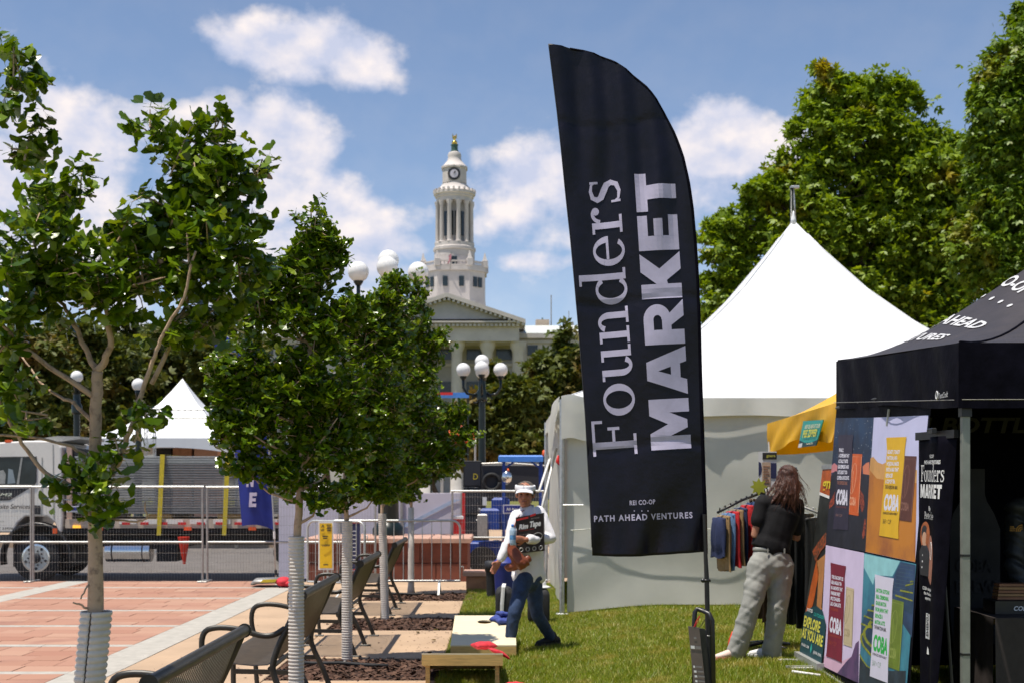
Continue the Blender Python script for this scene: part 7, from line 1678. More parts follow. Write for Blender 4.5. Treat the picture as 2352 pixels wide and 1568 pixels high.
# ------------------------------------------------------------------ clothes rack and garments
def build_rack():
    C = P(1760, 1488, 12.3); C.z = lawn_z(C.x, 12.3)
    t = wthing('clothes_rack', 'black four-way clothes rack on the lawn behind the woman', 'clothes rack', C.copy())
    zt = 1.63
    obj('column', MB().tube([C, (C.x,C.y,zt)], .02, 10), M['black_metal'], t, True)
    for a in range(4): d = Vector((math.cos(a*PI/2+.5), math.sin(a*PI/2+.5), 0)); obj('foot', MB().tube([C+Vector((0,0,.06)), C+d*.28+Vector((0,0,.02))], .016, 8), M['black_metal'], t, True)
    top = Vector((C.x, C.y, zt))
    eL = P(1648, 1176, 11.95); eR = P(1888, 1180, 11.9); eB = Vector((C.x-.05, C.y+.4, 1.45))
    arms = {}
    for nm, e, z0 in (('L', eL, zt-.02), ('R', eR, zt-.06), ('B', eB, zt-.02)):
        s = Vector((C.x, C.y, z0)); arms[nm] = (s, e); ar = obj('arm', MB().tube([s, s.lerp(e,.5)+Vector((0,0,.015)), e], .012, 8), M['black_metal'] if nm != 'R' else M['galv'], t, True)
        for k in range(9):
            p = s.lerp(e, (k+.8)/9.2); obj('peg', MB().tube([p+Vector((0,0,.005)), p+Vector((0,0,.025))], .005, 6).ball(p+Vector((0,0,.028)), .009, 8, 6), M['black_metal'] if nm != 'R' else M['galv'], ar, True)
    # hanging garments, each its own thing
    def garment(label, s, e, k, w, ln, m, legs, z_off=0, thick=.02, seed=0, name='shorts', cat='shorts', edge=None):
        r = random.Random(seed); p = s.lerp(e, k); d = (e-s); d.z = 0; d.normalize(); q = Vector((d.y, -d.x, 0))
        if q.y > 0: q = -q
        if legs < .5: q = Vector((.30,-.954,0)); d = Vector((-.954,-.30,0))
        g = wthing(name, label, cat, Vector((p.x, p.y, p.z-ln-.1)), 'garments hung on the clothes rack')
        hk = obj('hanger', MB().tube([p+Vector((0,0,.035)), p+Vector((0,0,.0)), p+Vector((0,0,-.05))], .003, 5).tube([p+q*-w*.42+Vector((0,0,-.06)), p+Vector((0,0,-.045)), p+q*w*.42+Vector((0,0,-.06))], .004, 5), M['chrome'], g)
        ph = r.uniform(0, 6)
        def f(side):
            def h(u, v):
                a = 2*u-1; wd = w/2*(1+.16*v) if legs < .5 else w/2*(.95-.1*v)
                fold = .010*math.sin(6*a+ph+3*v)*v+.006*math.sin(13*a+ph*2)
                crotch = .0
                th = thick*(1-abs(a)**3)*(.5+.7*math.sin(PI*min(1,v*1.2))**.5)
                return p+q*(a*wd+.015*v*math.sin(ph))+d*(side*th+fold)+Vector((0,0,-.055-ln*v-.012*math.cos(5*a+ph)*v+z_off))
            return h
        mb = MB(); mb.grid(f(1), 14, 14); mb.grid(f(-1), 14, 14); o = obj('cloth', mb, m, g, True)
        bm = bmesh.new(); bm.from_mesh(o.data); bmesh.ops.remove_doubles(bm, verts=bm.verts, dist=.001); bmesh.ops.recalc_face_normals(bm, faces=bm.faces); bm.to_mesh(o.data); bm.free(); o.data.shade_smooth()
        obj('waistband', MB().tube([p+q*(-w*.46)+Vector((0,0,-.07)), p+Vector((0,0,-.066)), p+q*(w*.46)+Vector((0,0,-.07))], [(.014,.018)]*3, 8, side=d), edge or m, g, True)
        return g
    navy = mat('cloth_navy', (.018,.028,.085), .8, .15, 18, .3, 60); lblue = mat('cloth_lightblue', (.12,.22,.40), .8, .12, 18, .3, 60); tan = mat('cloth_tan', (.30,.19,.085), .8, .12, 18, .3, 60); redc = mat('cloth_red', (.50,.015,.02), .75, .12, 18, .3, 60); brown = mat('cloth_brown', (.09,.05,.028), .8, .15, 18, .3, 60); blk = mat('cloth_black', (.012,.013,.014), .6, .2, 18, .3, 60); olive = mat('cloth_olive', (.05,.055,.03), .7, .15, 18, .3, 60); denim = mat('cloth_denim', (.03,.06,.15), .8, .2, 25, .3, 60)
    s, e = arms['L']
    L_ = [('dark navy shorts at the far left end of the rack', navy, .97, .26), ('tan shorts, leftmost light pair on the rack', tan, .88, .40), ('light blue shorts just right of the tan pair', lblue, .78, .42), ('left of the two red pairs of shorts on the rack', redc, .69, .40), ('thin tan shorts between the red and the navy pairs', tan, .61, .40), ('wide navy shorts in the middle of the left arm', navy, .53, .42), ('right and brighter of the two red pairs of shorts', redc, .40, .43), ('navy shorts closest to the woman', denim, .28, .44)]
    for i, (lab, m, k, ln) in enumerate(L_): garment(lab, s, e, k, .25, ln+.10, m, 0, seed=i, thick=.034)
    s, e = arms['R']
    R_ = [('brown long trousers hanging behind the woman between her legs', brown, -.12, 1.12), ('dark brown long trousers right of the woman’s leg', brown, .10, 1.10), ('grey long trousers behind the right leg of the woman', olive, .28, 1.08), ('black long trousers in the middle of the right rack arm', blk, .48, 1.05), ('glossy black long trousers near the end of the right arm', blk, .68, 1.04), ('black long trousers at the outer end of the right arm', blk, .88, 1.02)]
    for i, (lab, m, k, ln) in enumerate(R_): garment(lab.replace('’', "'"), s, e, k, .36, ln, m, 1, seed=20+i, name='trousers', cat='trousers', thick=.03)
    p = s.lerp(e, .80); lb = wthing('swing_label', 'small pale label strip on the black trousers', 'label', P(1868,1340,11.75)); obj('card', MB().box(P(1868,1316,11.75), (.028,.003,.20)), M['dull_steel'], lb)
    s, e = arms['B']; garment('blue denim trousers hanging low at the back of the rack', s, e, .4, .3, .62, denim, 1, seed=40, name='trousers', cat='trousers')
    # price star and leaflet sign on top of the rack
    c = P(1743,1117,12.15); st = wthing('star_sign', 'yellow-green star card on the rack arm', 'card', c)
    pts = [c+Vector((math.cos(PI/2+k*PI/8)*(.085 if k % 2 == 0 else .05), 0, math.sin(PI/2+k*PI/8)*(.085 if k % 2 == 0 else .05))) for k in range(16)]
    obj('star', MB().prism(pts, (0,0,0), (0,.004,0)), mat('star_lime', (.36,.38,.03), .6), st)
    a = P(1742,1118,12.2); b = P(1784,1036,12.2); sg = wthing('rack_sign', 'white and tan product sheet standing on top of the rack', 'sign', Vector(((a.x+b.x)/2, 12.2, a.z)))
    w, h = b.x-a.x, b.z-a.z
    def rc(name, u0, u1, v0, v1, m, off): return obj(name, MB().box((a.x+w*(u0+u1)/2, 12.2-off, a.z+h*(v0+v1)/2), (w*(u1-u0), .003, h*(v1-v0))), m, sg)
    rc('sheet', 0, 1, 0, 1, M['paper'], 0); rc('print_band', .22, 1, .78, .97, mat('sheet_black', (.025,.022,.02), .6), .004); rc('print_panel', .2, .66, .03, .70, mat('sheet_tan', (.50,.36,.26), .6), .004); rc('print_photo', .68, .98, .25, .68, M['sign_navy'], .004)
    obj('print_swoosh', MB().add([Vector((a.x+w*u, 12.2-.004, a.z+h*v)) for u, v in ((0,.3),(.12,.35),(.2,.5),(.14,.68),(0,.72))], [(0,1,2,3,4)]), M['sign_navy'], sg, recalc=False)
    text_obj('lettering', 'gnara', lambda u, v: Vector((a.x+w*.42+u, 12.19, a.z+h*.85+v)), mat('gnara_lime', (.45,.42,.06), .6), sg, width=w*.5, height=h*.08, bold=.03)
    for k in range(7): rc('print_line', .26, .6-.05*(k % 3), .12+.075*k, .145+.075*k, M['sandstone'], .007)
    obj('sheet_stem', MB().tube([Vector((C.x,C.y,zt)), Vector(((a.x+b.x)/2,12.22,a.z+.02))], .006, 6), M['galv'], sg)
build_rack()

def build_pullup():
    BL, BR = P(1838,1516,11.45), P(1888,1546,10.7); BL.z = lawn_z(2.6,11.4)+.06; BR.z = lawn_z(2.6,10.7)+.06; lean = Vector((.20,0,1.62))
    S = lambda u, v, off=0: BL.lerp(BR, u)+lean*v+Vector((-off,0,off*.12))
    t = wthing('pull_up_banner', 'orange and dark teal pull-up banner reading Explore As You Are', 'banner', BL.lerp(BR,.5))
    b = obj('sheet', MB().prism([S(0,0),S(1,0),S(1,1),S(0,1)], (0,0,0), (.003,0,0)), mat('pull_dark', (.02,.022,.02), .5, .3, 6), t)
    obj('top_bar', MB().bar(S(-.02,1.005), S(1.02,1.005), .02, .04), M['galv'], t); obj('base', MB().bar(S(-.03,-.012), S(1.03,-.012), .09, .06), M['galv'], t)
    for u in (.15, .85): obj('base_foot', MB().bar(S(u,-.03)+Vector((-.22,0,0)), S(u,-.03)+Vector((.2,0,0)), .03, .02), M['paper'], t)
    obj('prop_pole', MB().tube([S(.5,0)+Vector((.06,0,0)), S(.5,1)+Vector((.02,0,0))], .01, 8), M['galv'], t)
    def pg(name, q, m, off=.003): return obj(name, MB().add([S(u, v, off) for u, v in q], [tuple(range(len(q)))]), m, b, recalc=False)
    rust = mat('pull_rust', (.42,.085,.012), .55, .2, 8); clay = mat('pull_clay', (.42,.18,.06), .55, .15, 8)
    pg('print_sky', [(0,.87),(1,.80),(1,1),(0,1)], rust); pg('print_strap', [(0,.855),(.6,.83),(.6,.845),(0,.87)], M['paper'], .005)
    pg('print_figure', [(.25,.50),(.6,.55),(1,.58),(1,.40),(.8,.30),(.62,.22),(.5,.26),(.42,.42)], clay, .004); pg('print_leg', [(.25,.52),(.42,.44),(.35,.30),(.2,.18),(.02,.20),(.12,.36)], rust, .004)
    pg('print_leaves', [(.0,.55),(.2,.60),(.5,.66),(.7,.62),(.4,.56),(.2,.50)], mat('pull_leaves', (.35,.07,.02), .6, .5, 40, col2=(.03,.03,.02), thr=.5), .0045)
    tl = M['dark_teal']; pg('print_hill', [(0,0),(1,0),(1,.20),(.8,.26),(.5,.275),(.25,.255),(0,.215)], tl, .006)
    vy = lambda y: max(0, (1516-y)/ (1516-1094))
    def ln(s, u0, u1, v0, v1, m, bold=.03):
        vs, fs = text_polys(s, 1.0, bold); xa = min(v[0] for v in vs); xb = max(v[0] for v in vs)
        obj('lettering', MB().add([S(u0+(u1-u0)*(x-xa)/(xb-xa), v0+(v1-v0)*y/.729, .009) for x, y in vs], fs), m, b, recalc=False)
    lime = mat('pull_lime', (.62,.58,.08), .6); ln('EXPLORE', .04, .78, .150, .205, lime, .035); ln('AS YOU ARE', .02, .96, .088, .142, lime, .035); ln('gnara', .12, .95, .89, .95, mat('pull_yellow', (.70,.55,.03), .6), .02)
    ln('INVITED', .12, .38, .232, .25, M['paper'], .02); ln('OUTDOOR', .44, .9, .222, .24, M['teal'], .02); ln('GNARA.COM', .06, .40, .045, .060, M['paper'], .01); ln('@GNARA_APPAREL', .62, .97, .035, .05, M['paper'], .01)
    pg('drop_logo', [(.46,.05),(.5,.08),(.54,.05),(.5,.025)], M['teal'], .008)
    c = P(1683,1466,12.0); c.z = lawn_z(c.x, 12.0); o = obj('marker_cone', MB().lathe([(.045,0),(.05,.02),(.04,.10),(.02,.16),(.004,.19)], c, 12), M['cone'], None, True); tag(o, 'small orange cone on the grass behind the woman', 'cone')
    o = obj('ground_rod', MB().tube([P(1820,1541,10.55), P(1884,1550,10.4)], .012, 8), M['paper'], None, True); tag(o, 'white rod lying on the grass below the banners', 'rod')
build_pullup()
# ------------------------------------------------------------------ people
def fuse(name, mb, mat_, parent, voxel=.012, smooth_it=4, fac=.5, noise=None):
    """one continuous surface from overlapping shapes"""
    me = mb.mesh(name+'_src'); bm = bmesh.new(); bm.from_mesh(me); bmesh.ops.recalc_face_normals(bm, faces=bm.faces); bm.to_mesh(me); bm.free()
    o = bpy.data.objects.new(name, me); COL.objects.link(o)
    m = o.modifiers.new('r', 'REMESH'); m.mode = 'VOXEL'; m.voxel_size = voxel
    if smooth_it: s = o.modifiers.new('s', 'SMOOTH'); s.iterations = smooth_it; s.factor = fac
    dg = bpy.context.evaluated_depsgraph_get(); new = bpy.data.meshes.new_from_object(o.evaluated_get(dg)); bpy.data.objects.remove(o); bpy.data.meshes.remove(me)
    if noise:
        n = len(new.vertices); co = np.empty(n*3, np.float32); new.vertices.foreach_get('co', co); co = co.reshape(-1, 3)
        no = np.empty(n*3, np.float32); new.vertex_normals.foreach_get('vector', no); no = no.reshape(-1, 3)
        d = np.zeros(n, np.float32)
        for (amp, kx, ky, kz, ph) in noise: d += amp*np.sin(kx*co[:,0]+ky*co[:,1]+kz*co[:,2]+ph+1.3*np.sin(.6*kz*co[:,2]+.7*kx*co[:,0]))
        co += no*d[:, None]; new.vertices.foreach_set('co', co.ravel()); new.update()
    new.name = name; new.materials.clear(); new.materials.append(mat_); new.shade_smooth()
    return link(name, new, None, parent)
def limb(mb, pts, rad, n=14, side=None):
    pts = [Vector(p) for p in pts]; q = []; r = []
    for i in range(len(pts)-1):
        for k in range(4):
            f = k/4; q.append(pts[i].lerp(pts[i+1], f)); a, b = rad[i], rad[i+1]
            if isinstance(a, tuple) or isinstance(b, tuple):
                a = a if isinstance(a, tuple) else (a, a); b = b if isinstance(b, tuple) else (b, b); r.append((a[0]+(b[0]-a[0])*f, a[1]+(b[1]-a[1])*f))
            else: r.append(a+(b-a)*f)
    q.append(pts[-1]); r.append(rad[-1])
    mb.tube(q, r, n, True, side); e0, e1 = rad[0], rad[-1]
    g = lambda e: min(e) if isinstance(e, tuple) else e
    mb.ball(pts[0], g(e0)*.98, 12, 8); mb.ball(pts[-1], g(e1)*.98, 12, 8); return mb
def hand(mb, wrist, direction, palm_n, thumb_side, curl=.6, s=1.0):
    d = Vector(direction).normalized(); n = Vector(palm_n).normalized(); n = (n-d*n.dot(d)).normalized(); sd = d.cross(n)*thumb_side
    w = Vector(wrist); mb.tube([w, w+d*.03*s, w+d*.075*s, w+d*.09*s], [(.024*s,.020*s),(.036*s,.017*s),(.040*s,.015*s),(.036*s,.012*s)], 12, True, sd)
    for i, (off, ln) in enumerate(((.029,.068),(.010,.077),(-.010,.072),(-.028,.056))):
        p = w+d*.082*s+sd*off*s; a = curl; p1 = p+(d*math.cos(a*.5)+n*math.sin(a*.5))*ln*.45*s; p2 = p1+(d*math.cos(a*1.4)+n*math.sin(a*1.4))*ln*.33*s; p3 = p2+(d*math.cos(a*2.2)+n*math.sin(a*2.2))*ln*.26*s
        mb.tube([p-d*.01*s, p, p1, p2, p3], [.0092*s,.0095*s,.009*s,.008*s,.006*s], 8)
    p = w+d*.025*s+sd*.028*s; p1 = p+(d*.6+sd*.65+n*.25).normalized()*.036*s; p2 = p1+(d*.85+sd*.15+n*.45).normalized()*.03*s; mb.tube([p-sd*.012*s, p, p1, p2], [.012*s,.0115*s,.0105*s,.008*s], 8)
def head(mb, c, f, up, h):
    """c: centre, f: facing, up: up, h: chin-to-crown height"""
    f = Vector(f).normalized(); up = Vector(up).normalized(); f = (f-up*f.dot(up)).normalized(); sd = f.cross(up); k = h/.235; c = Vector(c)
    def B(x, y, z, r):
        rx, ry, rz = [q*k for q in r]; cc = c+(sd*x+f*y+up*z)*k; i0 = len(mb.v); mb.ball((0,0,0), (rx,ry,rz), 16, 12)
        for i in range(i0, len(mb.v)):
            v = mb.v[i]; mb.v[i] = tuple(cc+sd*v[0]+f*v[1]+up*v[2])
    B(0,-.008,.03,(.076,.093,.088)); B(0,.02,-.035,(.062,.068,.070)); B(0,.050,-.085,(.036,.034,.030)); B(0,.035,-.060,(.052,.045,.038))
    B(0,.092,-.012,(.011,.018,.030)); B(0,.101,-.028,(.015,.014,.011)); B(0,.078,.022,(.055,.018,.014))
    B(-.030,.070,-.030,(.024,.022,.022)); B(.030,.070,-.030,(.024,.022,.022))
    B(0,.086,-.058,(.024,.013,.006)); B(0,.084,-.069,(.020,.014,.007))
    for s_ in (-1, 1): B(s_*.078,-.004,-.005,(.010,.018,.030))
    return lambda x, y, z: c+(sd*x+f*y+up*z)*k
def shoe(name, ankle, toe_dir, z0, m, sole, parent, ln=.27):
    d = Vector(toe_dir); d.z = 0; d.normalize(); sd = Vector((d.y,-d.x,0)); a = Vector((ankle[0], ankle[1], z0))
    mb = MB(); pts = [a-d*.065+Vector((0,0,.045)), a-d*.03+Vector((0,0,.055)), a+d*.05+Vector((0,0,.055)), a+d*.12+Vector((0,0,.042)), a+d*(ln-.075)+Vector((0,0,.030))]
    limb(mb, pts, [(.032,.036),(.036,.045),(.038,.042),(.044,.032),(.034,.022)], 14, sd); limb(mb, [a+Vector((0,0,.05)), a+Vector((0,0,.10))], [.045,.042])
    o = fuse(name, mb, m, parent, .009, 3)
    out = [a-d*.098, a-d*.085+sd*.030, a-d*.02+sd*.036, a+d*.06+sd*.038, a+d*.13+sd*.046, a+d*(ln-.07)+sd*.036, a+d*(ln-.04), a+d*(ln-.07)-sd*.036, a+d*.13-sd*.046, a+d*.06-sd*.038, a-d*.02-sd*.036, a-d*.085-sd*.030]
    obj('sole', MB().prism(out, (0,0,.002), (0,0,.026)), sole, o); return o
skin = mat('skin', (.40,.185,.115), .5, .06, 30, .1, 200, spec=.35); skin_tan = mat('skin_tan', (.40,.165,.10), .5, .08, 30, .1, 200, spec=.35)
lipm = mat('lip', (.25,.07,.055), .5); eyem = mat('eye_dark', (.02,.015,.012), .2)

def build_walker():
    Yw = 13.2; s = FPX/Yw; gz = lawn_z(.3, Yw)
    q = lambda x, y, dy=0: P(x, y, Yw)+Vector((0, dy, 0))
    t = wthing('person', 'person in white visor, white shirt and jeans walking across the lawn with a box', 'person', Vector((q(1215,0).x, Yw, gz)))
    # pose (photo rows): shoulders 1172, hips 1318, knees 1400
    neck = q(1209,1172,.02); shR = q(1186,1184,-.10); shL = q(1238,1178,.10); pel = q(1213,1318,.02); hR = q(1203,1326,-.06); hL = q(1224,1326,.08)
    kR = q(1181,1404,-.20); aR = q(1168,1478,-.14); kL = q(1234,1412,.10); aL = q(1268,1468,.30)
    eR = q(1171,1236,-.20); wR = q(1147,1285,-.26); eL = q(1264,1236,.0); wL = q(1206,1236,-.24)
    body = MB(); hc = q(1206,1135,-.02); hf = Vector((-.10,-1,-.02))
    limb(body, [pel, pel.lerp(neck,.45), pel.lerp(neck,.8)], [(.15,.105),(.145,.105),(.17,.105)], 16, (1,.6,0)); limb(body, [shR, neck+Vector((0,0,-.03)), shL], [.055,.06,.055])
    limb(body, [neck+Vector((0,.01,-.05)), hc+Vector((0,.02,-.06))], [.056,.054]); at = head(body, hc, hf, (.02,.0,1), .262)
    limb(body, [hR, kR, aR], [.085,.055,.038]); limb(body, [hL, kL, aL], [.085,.055,.038]); limb(body, [shR, eR, wR], [.048,.038,.026]); limb(body, [shL, eL, wL], [.048,.038,.026])
    hand(body, wR, (-.55,-.15,-.8), (.3,-.6,0), 1, .45); hand(body, wL, (-.95,-.25,.06), (.1,1,.05), 1, .85)
    b = fuse('body', body, skin_tan, t, .0085, 2)
    for sx in (-1, 1): obj('eye', MB().ball(at(sx*.030,.079,.004), (.013,.008,.006), 10, 8), eyem, b, True); obj('eyebrow', MB().tube([at(sx*.016,.092,.024), at(sx*.034,.090,.029), at(sx*.048,.080,.024)], .004, 6), M['bark_dark'], b, True)
    obj('mouth', MB().tube([at(-.022,.091,-.062), at(0,.099,-.062), at(.022,.091,-.062)], [.003,.0045,.003], 6), lipm, b, True)
    sh = MB(); limb(sh, [pel+Vector((0,0,-.02)), pel.lerp(neck,.4), pel.lerp(neck,.78), pel.lerp(neck,.95)], [(.185,.135),(.175,.13),(.19,.13),(.13,.10)], 18, (1,.6,0)); limb(sh, [shR, neck+Vector((0,0,-.055)), shL], [.072,.07,.075])
    limb(sh, [shR, eR, wR.lerp(eR,.12)], [.072,.060,.046]); limb(sh, [shL, eL, wL.lerp(eL,.18)], [.075,.064,.050])
    limb(sh, [q(1190,1322,-.06), q(1240,1326,.06)], [.07,.07])
    fold = [(.003,22,14,9,0),(.0022,38,10,-22,1),(.0015,15,30,40,2)]
    white = mat('shirt_white', (.78,.77,.80), .75, .03, 9, .15, 60, sheen=.2)
    shirt = fuse('shirt', sh, white, t, .011, 5, .5, fold)
    cl = MB(); cl.tube([neck+Vector((.0,-.085,-.05)), neck+Vector((-.055,-.05,.015)), neck+Vector((-.055,.04,.045)), neck+Vector((.02,.075,.045)), neck+Vector((.075,.03,.03)), neck+Vector((.07,-.05,.0)), neck+Vector((.01,-.09,-.05))], [(.028,.006)]*7, 8, side=(0,0,1)); obj('collar', cl, white, shirt, True)
    je = MB(); limb(je, [pel+Vector((0,0,.03)), pel+Vector((0,0,-.06))], [(.165,.125),(.165,.125)], 16, (1,.6,0)); limb(je, [hR, kR, aR+Vector((0,0,-.02))], [.100,.068,.056]); limb(je, [hL, kL, aL+Vector((-.01,-.01,.0))], [.100,.067,.055])
    fuse('jeans', je, mat('jeans', (.02,.042,.10), .8, .3, 14, .4, 120), t, .011, 4, .5, [(.0025,20,14,26,0),(.0018,-34,20,48,1)])
    shoe('shoe', aR+Vector((.0,0,0)), (-.5,-.86,0), gz, M['rubber'], M['ink'], t); sL = shoe('shoe', aL+Vector((.02,.02,0)), (-.75,-.5,0), gz+.015, M['rubber'], M['ink'], t)
    # grey hair, visor
    hr = MB(); hh = .262/.235
    for x, y, z, r in ((0,-.02,.04,(.085,.096,.082)),(-.06,-.02,.03,(.03,.06,.06)),(.06,-.02,.03,(.03,.06,.06)),(0,-.07,-.02,(.07,.045,.07))):
        i0 = len(hr.v); hr.ball(at(x,y,z), tuple(k*hh for k in r), 16, 12)
    hair = fuse('hair', hr, mat('hair_grey', (.085,.07,.058), .7, .4, 60, .8, 150), t, .009, 1, .5, [(.006,120,90,100,0),(.004,220,150,180,1)])
    vz = mat('visor_white', (.80,.80,.84), .6, .02, 9)
    pts = [at(.090*math.sin(a), .088*math.cos(a)-.004, .062-.006*math.cos(a)) for a in [k*2*PI/24 for k in range(25)]]
    vs = obj('visor_band', MB().tube(pts, [(.028,.005)]*25, 8, side=(0,0,1)), vz, t, True)
    mb = MB().grid(lambda u, v: at(math.sin((u-.5)*2.1)*(.086+.004*v), .075*math.cos((u-.5)*2.1)+.012+.070*v*math.cos((u-.5)*2.0), .045-.022*v-.018*(2*u-1)**2), 20, 6); vb = obj('visor_brim', mb, vz, vs, True); so = vb.modifiers.new('t','SOLIDIFY'); so.thickness = .004
    obj('watch', MB().tube([wL.lerp(eL,.10), wL.lerp(eL,.17)], .036, 14), M['ink'], t, True)
    # things carried (each its own object)
    a, bb, cc, dd = q(1184,1186,-.215), q(1247,1176,-.16), q(1249,1262,-.16), q(1186,1268,-.215)
    bx = wthing('carton', 'black carton with Rim Tape lettering held against the white shirt', 'box', dd)
    nb = Vector((0,-1,0)); C = obj('card', MB().prism([a,bb,cc,dd], (0,0,0), (.01,.06,0)), mat('carton_black', (.018,.010,.010), .45, .2, 12), bx)
    fq = lambda u, v, off=.003: (dd.lerp(cc, u)).lerp(a.lerp(bb, u), v)+nb*off
    def fl(nm, uv, m, off=.003): return obj(nm, MB().add([fq(u, v, off) for u, v in uv], [tuple(range(len(uv)))]), m, C, recalc=False)
    def tx(s_, u0, v0, w, h, m, bold=.03, sh_=.25):
        vs_, fs_ = text_polys(s_, 1.0, bold, 1.0, sh_); xa = min(v[0] for v in vs_); xb = max(v[0] for v in vs_)
        obj('lettering', MB().add([fq(u0+w*(x-xa)/(xb-xa), v0+h*y/.729, .004) for x, y in vs_], fs_), m, C, recalc=False)
    fl('red_strip', [(.02,.90),(.45,.92),(.45,.97),(.02,.95)], M['red']); fl('red_tab', [(.52,.95),(.72,.97),(.72,1.03),(.52,1.0)], M['red'], .005)
    tx('Rim', .10, .66, .34, .13, M['paper'], .05); tx('Tape', .50, .68, .40, .15, M['paper'], .05); tx('EXTREME', .55, .88, .3, .035, M['dull_steel'], .0, 0); tx('TUBELESS TAPE', .1, .60, .55, .03, mat('carton_red', (.35,.03,.03), .5), .0)
    tx('Dimensions: 24mm', .12, .49, .4, .025, M['dull_steel'], 0, 0)
    obj('ring_print', MB().tube([fq(.77+.17*math.cos(k*PI/10), .40+.10*math.sin(k*PI/10), .004) for k in range(21)], .004, 5), M['dull_steel'], C)
    for k in range(4): obj('eyelet', MB().tube([fq(.17+.235*k+.062*math.cos(i*PI/8), .09+.052*math.sin(i*PI/8), .005) for i in range(17)], .006, 6), M['dull_steel'], C, True)
    br = mat('leather_brown', (.22,.055,.022), .45, .2, 14, .3, 60)
    gb = wthing('leather_bag', 'brown leather shoulder bag carried under the carton', 'bag', q(1182,1308,-.22))
    mb = MB(); limb(mb, [q(1168,1250,-.24), q(1180,1268,-.24), q(1192,1288,-.24)], [.045,.062,.075], 14, (1,0,0)); limb(mb, [q(1160,1244,-.22), q(1172,1250,-.24)], [.032,.04]); limb(mb, [q(1166,1300,-.22), q(1200,1290,-.24), q(1208,1282,-.22)], [.035,.06,.05])
    fuse('pouch', mb, br, gb, .010, 3, .5, [(.006,60,30,50,0)])
    obj('strap', MB().tube([q(1168,1252,-.27), q(1178,1215,-.23), q(1187,1188,-.19), q(1200,1172,-.09), q(1214,1168,.03)], [(.012,.004)]*5, 6), br, gb, True)
    bo = q(1177,1243,-.32); bt = wthing('water_bottle', 'small clear water bottle with blue cap in the left hand', 'bottle', bo)
    wat = mat('bottle_plastic', (.50,.66,.80), .12, .15, 30, spec=.7, trans=.3); obj('bottle_body', MB().lathe([(.026,-.02),(.031,0),(.031,.03),(.029,.05),(.031,.07),(.031,.115),(.024,.14),(.012,.158),(.012,.165)], bo, 16), wat, bt, True)
    obj('label_band', MB().lathe([(.0318,.035),(.0318,.078)], bo, 16, False), mat('bottle_label', (.10,.28,.55), .4, .3, 40), bt, True); obj('cap', MB().lathe([(.0145,.162),(.0145,.182),(.010,.185)], bo, 14), M['lift_light'], bt, True)
build_walker()

